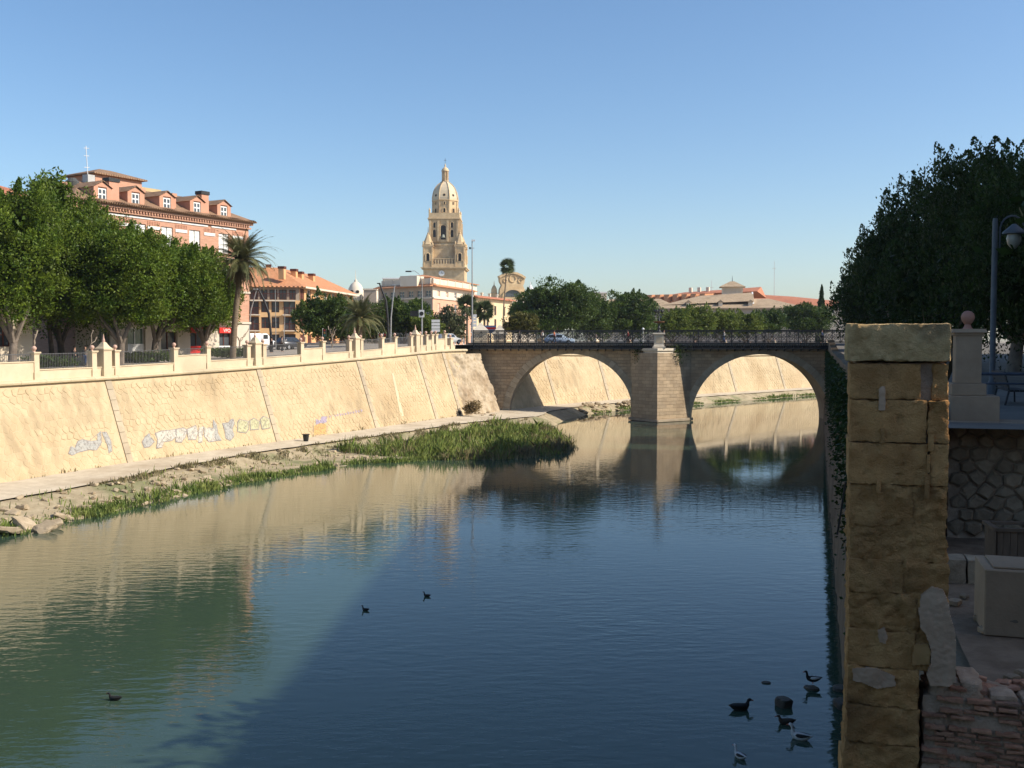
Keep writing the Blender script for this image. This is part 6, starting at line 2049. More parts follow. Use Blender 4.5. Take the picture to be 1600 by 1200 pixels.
# small mortise plugs set in the face
for (px, ya, yb, w_) in ((1376, 603, 640, 9), (1378, 668, 692, 7), (1447, 675, 702, 8), (1443, 738, 775, 7), (1373, 748, 770, 6), (1444, 706, 735, 6)):
    u = (px - 1328) * 0.0069
    bm = stone_block(u - w_ * 0.0035, u + w_ * 0.0035, -0.030, 0.1, zy(yb), zy(ya), px, 0.006, 0.03, 0.008)
    add_bm('mortise_plug', bm, M_plaster if px == 1376 else M_ruin, ruin)
# plaster skin on the lower right, with a ragged outline
def plaster(pts, w0, name='plaster_patch', m=None, th=0.03, seed=0):
    P = [((x - 1328) * 0.0069, zy(y)) for x, y in pts]
    us = [p[0] for p in P]; zs = [p[1] for p in P]
    st = 0.009
    def inside(u, z):
        c = False
        for i in range(len(P)):
            (x1, y1), (x2, y2) = P[i], P[i - 1]
            if (y1 > z) != (y2 > z) and u < (x2 - x1) * (z - y1) / (y2 - y1) + x1: c = not c
        return c
    bm = bmesh.new(); vs = {}
    nu, nz = int((max(us) - min(us)) / st) + 1, int((max(zs) - min(zs)) / st) + 1
    def vert(i, j):
        if (i, j) not in vs:
            u, z = min(us) + i * st, min(zs) + j * st
            e = 0.012 * mnoise.noise(Vector((u * 6, z * 6, seed)))
            vs[(i, j)] = bm.verts.new((u + 0.006 * mnoise.noise(Vector((u * 40, z * 40, 1))), w0 + e + 0.006 * mnoise.noise(Vector((u * 20, z * 20, 5))), z))
        return vs[(i, j)]
    for i in range(nu):
        for j in range(nz):
            if inside(min(us) + (i + .5) * st, min(zs) + (j + .5) * st):
                bm.faces.new([vert(i, j), vert(i + 1, j), vert(i + 1, j + 1), vert(i, j + 1)])
    r = bmesh.ops.extrude_face_region(bm, geom=list(bm.faces))
    for v in r['geom']:
        if isinstance(v, bmesh.types.BMVert): v.co.y += th * 2.5
    bmesh.ops.recalc_face_normals(bm, faces=bm.faces)
    return add_bm(name, bm, m or M_plaster, ruin)
plaster([(1452, 911), (1468, 914), (1476, 935), (1480, 960), (1485, 975), (1488, 1000), (1488, 1052), (1480, 1062), (1452, 1064), (1447, 1048), (1452, 1030), (1453, 1012), (1450, 1000), (1445, 985), (1437, 975), (1434, 950), (1437, 925)], -0.045)
plaster([(1338, 1048), (1372, 1045), (1400, 1055), (1402, 1070), (1375, 1077), (1355, 1070), (1340, 1068)], -0.035, seed=3)
plaster([(1427, 1003), (1448, 1000), (1452, 1012), (1450, 1032), (1426, 1036)], -0.028, 'ochre_patch', mat('ochre_plaster', (0.34, 0.19, 0.07), (0.40, 0.23, 0.09), 4, 0.9), seed=4)
plaster([(1375, 985), (1384, 980), (1390, 995), (1386, 1005), (1378, 1003)], -0.022, seed=5)
MB().tube([(-0.02, 0.3, zy(760)), (-0.10, 0.45, zy(850))], 0.012, 5).build('iron_rod', M_iron, ruin)

# low brick wall joined to the pillar
bw = thing('brick_wall', 'broken low wall of thin old bricks right of the ruined pillar', 'wall', (RU[0], RU[1], 0.0), RUIN_RZ)
rnd = random.Random(4)
core = stone_block(0.79, 4.6, 0.03, 0.62, -1.0, 7.0, 91, 0.035, 0.09, 0.05, 3)
add_bm('mortar_core', core, M_lime, bw)
protos = []
for k in range(6):
    bm = stone_block(-0.125, 0.125, -0.06, 0.06, -0.021, 0.021, 200 + k, 0.006, 0.035, 0.012, 9)
    o = add_bm('brick', bm, M_oldbrick, bw); protos.append(o)
first = set()
z = 5.55
row = 0
while z < 7.02:
    u = 0.80 + (row % 2) * 0.14 + rnd.uniform(-0.03, 0.03)
    while u < 2.9:
        L_ = rnd.uniform(0.7, 1.05)
        if rnd.random() < 0.86:
            p = protos[rnd.randrange(6)]
            if p.name not in first:
                o = p; first.add(p.name)
            else:
                o = instance(p, 'brick', bw)
            o.location = (u + 0.12 * L_, 0.05 + rnd.uniform(-0.022, 0.022), z)
            o.rotation_euler = (rnd.uniform(-.05, .05), rnd.uniform(-.04, .04), rnd.uniform(-.06, .06))
            o.scale = (L_, 1, rnd.uniform(0.85, 1.15))
        u += 0.25 * L_ + rnd.uniform(0.012, 0.04)
    z += 0.062 + rnd.uniform(-0.004, 0.006); row += 1
# broken top: loose bricks and mortar lumps
for k in range(26):
    p = protos[k % 6]
    o = instance(p, 'brick', bw)
    u = 0.85 + 2.2 * (k / 26) + rnd.uniform(-0.05, 0.05)
    o.location = (u, rnd.uniform(0.08, 0.55), 7.05 + rnd.uniform(-0.02, 0.05) + 0.10 * max(0, 1 - (u - 0.8) / 0.7))
    o.rotation_euler = (rnd.uniform(-.2, .2), rnd.uniform(-.2, .2), rnd.uniform(-.5, .5))
    o.scale = (rnd.uniform(0.6, 1.0), rnd.uniform(0.9, 1.3), rnd.uniform(0.9, 1.4))
for k in range(7):
    u = 0.85 + k * 0.3
    bm = stone_block(u, u + rnd.uniform(0.2, 0.34), 0.05, 0.55, 6.97, 7.06 + rnd.uniform(0, 0.06) + (0.08 if k < 2 else 0), 300 + k, 0.03, 0.04, 0.04, 6)
    add_bm('mortar_lump', bm, M_lime, bw)

# rubble terrace wall behind, under the ball post
rwp = at(1483, 700, 21.6)
rw = thing('rubble_wall', 'dark rubble stone terrace wall below the ball topped post', 'wall', (rwp[0], 21.6, 6.7), RUIN_RZ)
MB().box(0, 14, 0.06, 0.9, -0.3, 2.28).build('mortar_backing', M_lime, rw)
rnd = random.Random(12)
jit = {}
cell = 0.36
def nd(i, j):
    if (i, j) not in jit: jit[(i, j)] = (rnd.uniform(-0.055, 0.055), rnd.uniform(-0.045, 0.045))
    a, b = jit[(i, j)]
    return (i * cell * 0.5 + a, j * cell * 0.72 + 0.05 * (-1 if (i + j) % 2 else 1) + b)
for j in range(9):
    for k in range(9):
        i = 2 * k + j % 2
        poly = [nd(i, j), nd(i + 1, j), nd(i + 2, j), nd(i + 2, j + 1), nd(i + 1, j + 1), nd(i, j + 1)]
        cx_ = sum(p[0] for p in poly) / 6; cz_ = sum(p[1] for p in poly) / 6
        q = []
        pr = rnd.uniform(0.04, 0.12)
        for fct, o_ in ((0.92, 0.08), (0.90, 0.06 - pr * 0.6), (0.66, 0.06 - pr)):
            for p in poly: q.append((max(0.0, cx_ + (p[0] - cx_) * fct) , o_ + rnd.uniform(-0.012, 0.012), min(2.28, cz_ + (p[1] - cz_) * fct)))
        fs = []
        for r_ in range(2):
            for a in range(6):
                b = (a + 1) % 6
                fs.append((r_ * 6 + a, r_ * 6 + b, r_ * 6 + 6 + b, r_ * 6 + 6 + a))
        fs.append(tuple(range(12, 18)))
        MB().add(q, fs).build('stone', M_rubble, rw)
MB().box(-0.05, 14, -0.06, 0.95, 2.283, 2.36).build('coping', mat('dark_coping', (0.28, 0.20, 0.13), (0.35, 0.25, 0.17), 3, 0.9, 0.5), rw)

# ball-topped stone post
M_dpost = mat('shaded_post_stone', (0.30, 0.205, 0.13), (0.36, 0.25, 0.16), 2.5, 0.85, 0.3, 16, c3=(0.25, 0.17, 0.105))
bp_ = at(1509, 665, 22.2)
pt_ = thing('ball_post', 'stone post with a pink ball finial on a stepped plinth', 'post', (bp_[0], 22.2, 9.03), RUIN_RZ)
MB().box(-0.36, 0.60, -0.45, 0.45, 0, 0.56).build('plinth', M_dpost, pt_, bevel=0.012)
MB().box(-0.33, 0.35, -0.34, 0.34, 0.562, 0.82).build('base', M_dpost, pt_, bevel=0.012)
MB().box(-0.26, 0.26, -0.26, 0.26, 0.822, 1.85).build('shaft', M_dpost, pt_, bevel=0.01)
MB().box(-0.17, 0.17, -0.268, -0.258, 0.95, 1.72).build('inset_panel', M_dpost, pt_)
MB().box(-0.29, 0.29, -0.29, 0.29, 1.852, 1.91).box(-0.35, 0.35, -0.35, 0.35, 1.912, 1.99, 0.03).build('cap', M_dpost, pt_)
MB().lathe([(0.11, 0), (0.075, 0.05), (0.06, 0.10), (0.08, 0.12), (0.11, 0.16), (0.135, 0.22), (0.14, 0.26), (0.12, 0.33), (0.07, 0.38), (0.01, 0.395)], (0, 0, 1.99), 20).build('ball', mat('dark_pink_marble', (0.34, 0.16, 0.11), (0.40, 0.20, 0.14), 6, 0.6), pt_, smooth=True)

# street lamp, railing and bench on the right promenade
lp = at(1552, 500, 30)
sl = thing('hook_street_lamp', 'grey street lamp with curled arm in front of the dark trees', 'street lamp', (lp[0], 30, 9.02))
M_lampgrey = mat('lamp_grey_paint', (0.08, 0.09, 0.10), (0.11, 0.12, 0.13), 3, 0.5)
MB().lathe([(0.13, 0), (0.12, 0.5), (0.085, 0.6), (0.075, 5.2), (0.06, 5.3)], n=10).build('pole', M_lampgrey, sl, smooth=True)
pts = [(0.14, 0, 4.4), (0.14, 0, 4.95)] + [(0.14 + 0.36 - 0.36 * math.cos(t), 0, 4.95 + 0.42 * math.sin(t)) for t in np.linspace(0.2, math.pi, 10)]
MB().tube(pts, 0.028, 6).build('arm', M_lampgrey, sl, smooth=True)
hx = 0.55
hd = MB().lathe([(0.05, 0.28), (0.12, 0.22), (0.30, 0.06), (0.31, 0.0), (0.18, -0.01)], (hx, 0, 4.85), 14).build('lamp_hood', M_lampgrey, sl, smooth=True)
MB().lathe([(0.17, 0.0), (0.20, -0.12), (0.17, -0.28), (0.06, -0.42), (0.02, -0.44)], (hx, 0, 4.84), 12).build('lamp_globe', mat('frosted_globe', (0.30, 0.29, 0.24), (0.34, 0.32, 0.27), 2, 0.3, spec=0.5), sl, smooth=True)

rp = at(1530, 600, 24.5)
rl = thing('promenade_railing', 'blue grey tube railing behind the ball topped post', 'railing', (rp[0], 24.5, 9.02), RUIN_RZ * 0.5)
M_bluerail = mat('blue_grey_rail', (0.035, 0.045, 0.065), (0.05, 0.06, 0.085), 3, 0.5)
for z in (0.95, 0.72):
    MB().tube([(-0.4, 0, z), (6, 0, z)], 0.035 if z > 0.9 else 0.022, 8).build('rail', M_bluerail, rl)
for x in (-0.38, 1.6, 3.6, 5.6):
    MB().tube([(x, 0, 0), (x, 0, 0.95)], 0.035, 8).build('upright', M_bluerail, rl)
bnp = at(1583, 620, 27.5)
bn = thing('park_bench', 'dark slatted park bench facing the river at the right edge', 'bench', (bnp[0], 27.5, 9.02), R(75))
M_slat = mat('dark_bench_slats', (0.03, 0.028, 0.026), (0.05, 0.046, 0.042), 4, 0.6)
for k in range(4):
    MB().box(-0.9, 0.9, -0.22 + k * 0.13, -0.12 + k * 0.13, 0.42, 0.455).build('seat_slat', M_slat, bn)
for k in range(4):
    MB().box(-0.9, 0.9, 0.27 + k * 0.03, 0.30 + k * 0.03, 0.50 + k * 0.11, 0.59 + k * 0.11).build('back_slat', M_slat, bn)
for x in (-0.8, 0.8):
    MB().tube([(x, -0.2, 0), (x, -0.18, 0.42), (x, 0.25, 0.42), (x, 0.38, 0.93)], 0.028, 6).build('side_frame', M_iron, bn)
    MB().tube([(x, 0.26, 0.42), (x, 0.36, 0)], 0.028, 6).build('leg', M_iron, bn)

# planters on the terrace
wp = at(1578, 885, 18.2)
wd = thing('wooden_planter', 'square wooden slatted planter box on the lower terrace', 'planter', (wp[0] + 0.02, 18.2, 6.72), R(-10))
M_wood = mat('planter_wood', (0.10, 0.065, 0.04), (0.16, 0.105, 0.065), 4, 0.8, 0.5, 12, rand=0.15, stretch=(1, 1, 0.2))
for k in range(6):
    u = -0.36 + k * 0.12
    for (a, b, c, d) in ((u, u + 0.112, -0.36, -0.33), (-0.36, -0.33, u, u + 0.112), (0.33, 0.36, u, u + 0.112)):
        MB().box(a, b, c, d, 0.0, 0.70).build('slat', M_wood, wd)
for (a, b, c, d) in ((-0.40, 0.40, -0.40, -0.31), (-0.40, 0.40, 0.31, 0.40), (-0.40, -0.31, -0.309, 0.309), (0.31, 0.40, -0.309, 0.309)):
    MB().box(a, b, c, d, 0.702, 0.76).build('rim', M_wood, wd)
MB().box(-0.32, 0.32, -0.32, 0.36, 0.02, 0.62).build('soil', M_dark_ground, wd)
cp_ = at(1560, 1000, 13.9)
cb = thing('concrete_box', 'pale concrete utility box with recessed lid on the lower terrace', 'utility box', (cp_[0] + 0.52, 14.3, 6.71), RUIN_RZ)
M_conc = mat('box_concrete', (0.24, 0.165, 0.10), (0.30, 0.21, 0.13), 1.6, 0.85, 0.25, 14, c3=(0.20, 0.135, 0.08))
MB().box(-0.56, 0.7, -0.5, 0.5, 0, 0.92).build('box', M_conc, cb, bevel=0.015)
MB().box(-0.44, 0.6, -0.40, 0.40, 0.921, 0.95).build('lid', M_conc, cb, bevel=0.008)
rnd = random.Random(2)
for k in range(3):
    x, z = 0.0 + rnd.uniform(-0.2, 0.15), 0.42 + rnd.uniform(-0.2, 0.15)
    MB().add([(x + rnd.uniform(0.02, 0.09) * math.cos(t), -0.503, z + rnd.uniform(0.008, 0.03) * math.sin(t)) for t in np.linspace(0, 5.6, 9)], [tuple(range(9))]).build('stain', mat('soot_stain', (0.12, 0.09, 0.065), (0.15, 0.115, 0.08), 5, 0.9), cb)
lg = at(1500, 870, 17.5)
t = thing('stone_ledge', 'long low stone ledge beside the ruined pillar on the terrace', 'ledge', (lg[0], 17.0, 6.68), RUIN_RZ)
for k in range(4):
    bm = stone_block(-0.6 + k * 0.52, -0.1 + k * 0.52, 0, 0.55, 0, 0.42, 400 + k, 0.02, 0.08, 0.03)
    add_bm('ledge_block', bm, M_rubble, t)
# scattered stones on the terrace (pieces of its floor)
terrace = bpy.data.objects['lower_terrace']
for k in range(14):
    rn = random.Random(k)
    u, v = rn.uniform(1.4, 3.6), rn.uniform(1.2, 6.0)
    x, y = RU[0] + E1[0] * u + E2[0] * v, RU[1] + E1[1] * u + E2[1] * v
    s_ = rn.uniform(0.05, 0.13)
    bm = stone_block(-s_, s_, -s_ * .8, s_ * .8, -s_ * .5, s_ * .5, 500 + k, 0.03, s_ / 3, s_ * .4)
    o = add_bm('loose_stone', bm, M_rubble, terrace)
    o.location = (x, y, 6.73 + s_ * 0.3); o.rotation_euler = (0, 0, rn.uniform(0, 3))
# ------------------------------------------------------------------ rocks of the bank (pieces of the river bank)
M_bankrock = mat('pale_bank_rock', (0.33, 0.255, 0.165), (0.49, 0.395, 0.27), 1.5, 0.95, 0.8, 6, rand=0.16, c3=(0.28, 0.21, 0.13))
M_wetrock = mat('dark_wet_rock', (0.035, 0.032, 0.026), (0.07, 0.062, 0.048), 4, 0.6, 0.8, 14)
def rock_mesh(seed, n=2, flat=0.55):
    bm = bmesh.new()
    bmesh.ops.create_icosphere(bm, subdivisions=max(n, 3), radius=1.0)
    for v in bm.verts:
        d = 1 + 0.42 * mnoise.fractal(v.co * 0.9 + Vector((seed * 5.1, 0, seed)), 0.9, 2.0, 3)
        v.co *= d
        v.co.z *= flat
        for a in range(3):
            v.co[a] = max(-0.82, min(0.82, v.co[a])) if a < 2 else max(-0.45, min(0.42, v.co[a]))
    me = bpy.data.meshes.new('rock'); bm.to_mesh(me); bm.free()
    return me
RM = [rock_mesh(k) for k in range(8)]
for me in RM: me.materials.append(M_bankrock)
rnd = random.Random(6)
def put_rock(x, y, z, s, flat=1.0):
    o = bpy.data.objects.new('rock', RM[rnd.randrange(8)])
    C.objects.link(o); o.parent = bank
    o.location = (x, y, z); o.scale = (s * rnd.uniform(0.8, 1.5), s * rnd.uniform(0.7, 1.1), s * flat * rnd.uniform(0.7, 1.1))
    o.rotation_euler = (rnd.uniform(-.35, .35), rnd.uniform(-.35, .35), rnd.uniform(0, 6.3))
n_r = 0
while n_r < 215:
    s = rnd.uniform(s_of_y(53), s_of_y(103)); e, d = edge_d(s), shore_d(s)
    u = rnd.uniform(e + 0.1, min(d + 0.2, e + 8))
    if fbm((s * 0.3, u * 0.5, 40), 1, 2) < -0.15: continue
    p = w_xy(s) + w_n(s) * u
    put_rock(p[0], p[1], bank_z(s, u) + 0.03, rnd.uniform(0.10, 0.32) * (1.35 if s < s_of_y(64) else 1)); n_r += 1
for (px, py, sz) in ((12, 828, 0.95), (42, 820, 0.8), (70, 824, 0.6), (20, 806, 0.7), (85, 818, 0.5), (62, 800, 0.8), (100, 806, 0.6), (35, 793, 0.7), (8, 790, 0.9), (130, 795, 0.7), (112, 783, 0.6), (160, 786, 0.6)):
    p = onz(px, py, 0.25); put_rock(p[0], p[1], 0.24, sz, 0.6)
for k in range(46):
    s = rnd.uniform(s_of_y(149), s_of_y(163)); e, d = edge_d(s), shore_d(s)
    u = rnd.uniform(e - 0.2, d + 0.2); p = w_xy(s) + w_n(s) * u
    put_rock(p[0], p[1], bank_z(s, u) + 0.1, rnd.uniform(0.25, 0.6))
for k in range(14):
    p = onz(rnd.uniform(735, 775), rnd.uniform(640, 650), 1.15); put_rock(p[0], p[1], 1.2, rnd.uniform(0.15, 0.4))

# rocks standing in the water by the ruin
for (px, py, sx, sz, lab) in ((1224, 1103, 0.27, 0.27, 'dark upright rock in the water among the ducks'), (1268, 1076, 0.26, 0.07, 'flat dark rock that carries the standing duck'), (1318, 1104, 0.38, 0.22, 'largest dark rock in the water at the pillar foot'), (1316, 1078, 0.34, 0.12, 'low dark rock against the river wall above the largest one'), (1197, 1067, 0.16, 0.04, 'low stone just breaking the surface left of the standing duck')):
    p = onz(px, py, 0)
    me = rock_mesh(px, 3, 1.0); me.materials.append(M_wetrock)
    o = bpy.data.objects.new('water_rock', me); C.objects.link(o)
    o.location = (p[0], p[1], sz * 0.15); o.scale = (sx, sx * 0.85, sz * 1.6); o.rotation_euler = (0, 0, px)
    me.polygons.foreach_set('use_smooth', [True] * len(me.polygons))
    tag(o, lab, 'rock')

# ------------------------------------------------------------------ ducks
M_black = mat('black_feathers', (0.010, 0.010, 0.011), (0.022, 0.021, 0.02), 8, 0.7)
M_brownf = mat('brown_feathers', (0.030, 0.023, 0.016), (0.055, 0.042, 0.03), 10, 0.8)
M_whitef = mat('white_feathers', (0.48, 0.47, 0.44), (0.60, 0.58, 0.55), 8, 0.8)
M_beak = mat('red_beak', (0.32, 0.07, 0.04), (0.42, 0.12, 0.07), 8, 0.5)
def duck(label, px, py, L, heading, body, wing, stand=0.0, neck=1.0, beak=None, spots=None):
    p = onz(px, py, stand)
    t = thing('duck', label, 'duck', (p[0], p[1], stand), heading)
    k = L / 0.62
    sp = [(-0.34, 0.15), (-0.29, 0.135), (-0.20, 0.10), (-0.08, 0.07), (0.06, 0.07), (0.15, 0.095), (0.195, 0.15), (0.205, 0.15 + 0.07 * neck), (0.215, 0.15 + 0.13 * neck), (0.235, 0.155 + 0.175 * neck), (0.275, 0.155 + 0.185 * neck), (0.31, 0.15 + 0.17 * neck)]
    rr = [0.012, 0.03, 0.075, 0.11, 0.115, 0.095, 0.062, 0.045, 0.038, 0.047, 0.042, 0.016]
    dz = 0.10 if stand > 0.02 else 0.0
    MB().tube([(x * k, 0, (z + dz) * k) for x, z in sp], [r * k for r in rr], 12).build('body', body, t, smooth=True)
    for sg in (-1, 1):
        w = [(-0.27, 0.145), (-0.18, 0.135), (-0.06, 0.115), (0.05, 0.11), (0.11, 0.11)]
        q = [0.008, 0.032, 0.055, 0.052, 0.015]
        MB().tube([(x * k, sg * (0.075 - 0.02 * (x < -0.2)) * k, (z + dz) * k) for x, z in w], [r * k for r in q], 8).build('wing', wing, t, smooth=True)
        if dz:
            MB().tube([(0.0, sg * 0.04 * k, 0.0), (0.0, sg * 0.05 * k, 0.12 * k)], 0.012 * k, 5).build('leg', M_beak, t)
    hz = 0.15 + 0.172 * neck + dz
    MB().tube([(0.295 * k, 0, hz * k), (0.335 * k, 0, (hz - 0.008) * k), (0.37 * k, 0, (hz - 0.016) * k)], [0.022 * k, 0.018 * k, 0.010 * k], 6).build('beak', beak or M_beak, t)
    return t
duck('black duck swimming to the right, left of the upright rock', 1157, 1109, 0.66, R(8), M_black, M_black, 0, 0.62)
duck('black duck with white wing bar standing on a flat rock', 1270, 1068, 0.52, R(170), M_black, M_whitef, 0.10)
duck('white duck with black back swimming left below the rocks', 1250, 1155, 0.62, R(150), M_whitef, M_black, 0, 1.15)
duck('white spotted duck near the bottom edge of the picture', 1156, 1184, 0.46, R(120), M_whitef, M_black, 0, 1.15)
duck('brown duck swimming left just below the upright rock', 1228, 1131, 0.52, R(176), M_brownf, M_brownf, 0, 0.6)
duck('lone black duck in the dark reflection at lower left', 179, 1094, 0.44, R(172), M_black, M_black, 0, 0.7)
duck('small black coot at the edge of the pale water patch', 571, 954, 0.34, R(160), M_black, M_black)
duck('small black coot nearest the middle of the river', 667, 932, 0.34, R(165), M_black, M_black)

# ------------------------------------------------------------------ graffiti on the embankment wall
def on_wall(px, py):
    """wall coordinates (s, z) of a place in the photograph"""
    s, z = foot(onz(px, 720, PATH_Z)[:2])[0], 3.0
    def pr(s, z):
        q = w_pt(s, z, 0.05)
        c, sn = math.cos(PITCH), math.sin(PITCH)
        dy = q[1] * c - (q[2] - CAM_Z) * sn; up = q[1] * sn + (q[2] - CAM_Z) * c
        return np.array([800 + 1600 * q[0] / dy, 600 - 1600 * up / dy])
    for _ in range(12):
        f0 = pr(s, z)
        J = np.stack([(pr(s + 0.05, z) - f0) / 0.05, (pr(s, z + 0.05) - f0) / 0.05], 1)
        d = np.linalg.solve(J, np.array([px, py]) - f0)
        s += float(np.clip(d[0], -8, 8)); z += float(np.clip(d[1], -3, 3))
    return s, z
def paint(pts, m, lift, name='graffiti'):
    P = [on_wall(*p) for p in pts]
    V = [w_pt(s, z, lift) for s, z in P]
    c = np.mean(np.array(P), axis=0)
    n = len(V)
    bm = bmesh.new()
    vs = [bm.verts.new(v) for v in V]
    f_ = bm.faces.new(vs)
    bmesh.ops.triangulate(bm, faces=[f_])
    bm.verts.index_update()
    Vv = np.array([v.co[:] for v in bm.verts]); Ff = [tuple(v.index for v in q.verts) for q in bm.faces]
    bm.free()
    return mesh_np(name, Vv, Ff, m, wall_near)
def rough_paint(name, c1, c2):
    """worn spray paint: the stone shows through in flakes"""
    m = mat(name, c1, c2, 5.0, 0.8, 0.5, 9, detail=8)
    nt = m.node_tree; b = nt.nodes['Principled BSDF']
    geo = nt.nodes.new('ShaderNodeNewGeometry')
    n = nt.nodes.new('ShaderNodeTexNoise'); n.inputs['Scale'].default_value = 4.5; n.inputs['Detail'].default_value = 7; n.inputs['Roughness'].default_value = 0.7
    nt.links.new(geo.outputs['Position'], n.inputs['Vector'])
    rp = nt.nodes.new('ShaderNodeValToRGB')
    rp.color_ramp.elements[0].position = 0.36; rp.color_ramp.elements[1].position = 0.54
    rp.color_ramp.elements[0].color = (0.35, 0.35, 0.35, 1); rp.color_ramp.elements[1].color = (0.92, 0.92, 0.92, 1)
    nt.links.new(n.outputs['Fac'], rp.inputs[0]); nt.links.new(rp.outputs[0], b.inputs['Alpha'])
    return m
G_w = rough_paint('white_spray', (0.55, 0.52, 0.46), (0.62, 0.57, 0.47))
G_s = rough_paint('silver_spray', (0.40, 0.40, 0.38), (0.48, 0.46, 0.41))
G_g = rough_paint('green_spray', (0.50, 0.50, 0.30), (0.58, 0.53, 0.33))
G_o = rough_paint('grey_outline_spray', (0.28, 0.26, 0.26), (0.36, 0.32, 0.29))
G_p = rough_paint('purple_spray', (0.38, 0.32, 0.44), (0.45, 0.38, 0.47))
G_or = rough_paint('orange_spray', (0.62, 0.36, 0.14), (0.66, 0.42, 0.18))
def letter(pts, fill, grow=1.5):
    cx = sum(p[0] for p in pts) / len(pts); cy = sum(p[1] for p in pts) / len(pts)
    big = []
    for x, y in pts:
        d = math.hypot(x - cx, y - cy) + 1e-6
        big.append((x + (x - cx) / d * grow, y + (y - cy) / d * grow))
    paint(big, G_o, 0.050, 'graffiti_outline'); paint(pts, fill, 0.058, 'graffiti_letter')
    if grow > 1:
        rn = random.Random(int(cx))
        for k in range(2):
            a, b = rn.choice(pts), (cx + rn.uniform(-3, 3), cy + rn.uniform(-4, 4))
            paint([(a[0], a[1]), (a[0] + 0.7, a[1] + 0.5), (b[0] + 0.6, b[1] + 0.6), (b[0], b[1])], G_o, 0.064, 'graffiti_line')
letter([(108, 708), (112, 697), (118, 700), (122, 690), (130, 687), (140, 690), (152, 688), (152, 678), (157, 674), (158, 692), (150, 703), (138, 702), (124, 706), (114, 711)], G_s)
letter([(160, 676), (167, 676), (173, 690), (175, 704), (170, 708), (168, 695), (163, 685)], G_s)
letter([(223, 690), (228, 682), (233, 678), (236, 684), (241, 690), (234, 697), (226, 699)], G_s)
letter([(243, 677), (252, 674), (264, 673), (273, 671), (275, 682), (268, 688), (256, 690), (254, 698), (245, 700), (247, 688)], G_w)
letter([(276, 671), (287, 669), (291, 672), (290, 681), (284, 690), (275, 690)], G_w)
letter([(293, 671), (306, 665), (309, 676), (306, 686), (295, 687)], G_w)
letter([(311, 667), (318, 667), (316, 678), (316, 690), (310, 691)], G_w)
letter([(319, 668), (336, 670), (335, 684), (338, 688), (327, 690), (320, 682)], G_w)
letter([(333, 656), (338, 663), (340, 676), (346, 687), (338, 688), (334, 672)], G_s)
letter([(348, 662), (357, 661), (360, 657), (364, 655), (366, 662), (362, 670), (366, 680), (360, 688), (353, 684), (352, 672)], G_s)
letter([(372, 660), (375, 656), (388, 659), (388, 670), (384, 676), (372, 674)], G_g)
letter([(391, 657), (397, 654), (405, 659), (404, 670), (392, 671)], G_g)
letter([(407, 656), (412, 651), (421, 655), (422, 668), (410, 670)], G_g)
letter([(490, 680), (490, 666), (500, 661), (510, 663), (510, 678)], G_or, 0.8)
letter([(494, 663), (494, 655), (500, 657), (503, 651), (511, 651), (510, 660), (502, 661)], G_p, 0.8)
rnd = random.Random(3)
for k in range(13):
    x = 514 + k * 4.1; y = 652 - k * 0.75
    h = rnd.uniform(2.2, 4.2)
    paint([(x, y - h), (x + 1.0, y - h), (x + 2.6, y + 0.6), (x + 1.4, y + 1)], G_p, 0.052, 'graffiti_scrawl')
    paint([(x + 1.2, y - 1.2), (x + 3.4, y - h * 0.8), (x + 3.6, y - h * 0.5), (x + 1.4, y - 0.4)], G_p, 0.055, 'graffiti_scrawl')

# damp streaks and rendered repair strips on the wall
for (x0, y0, x1, y1, w) in ((612, 583, 626, 650, 3), ):
    paint([(x0, y0), (x0 + w, y0), (x1 + w + 2, y1), (x1, y1)], M_cop, 0.046, 'repair_strip')
# ------------------------------------------------------------------ buckets on the path
M_bucket = mat('black_rubber', (0.018, 0.018, 0.018), (0.03, 0.03, 0.03), 5, 0.6)
for (px, py, r, h, lab) in ((478, 689, 0.32, 0.66, 'black rubber bucket beside the purple and orange graffiti'), (717, 650, 0.30, 0.6, 'black rubber bucket by the pale abutment')):
    p = onz(px, py, PATH_Z - 0.05)
    t = thing('bucket', lab, 'bucket', (p[0], p[1], PATH_Z - 0.05), 0, 'buckets on the footpath')
    MB().lathe([(r * 0.72, 0), (r * 0.98, h), (r * 1.08, h), (r * 1.08, h - 0.05), (r * 1.0, h - 0.06)], n=16).build('tub', M_bucket, t, smooth=True)
    MB().lathe([(r * 0.9, h - 0.02), (r * 0.86, h - 0.12)], n=16).build('soil', M_dark_ground, t)
    for sg in (-1, 1):
        MB().tube([(sg * r * 0.95, -0.08, h - 0.04), (sg * r * 1.25, -0.04, h - 0.02), (sg * r * 1.25, 0.04, h - 0.02), (sg * r * 0.95, 0.08, h - 0.04)], 0.02, 5).build('handle', M_bucket, t)

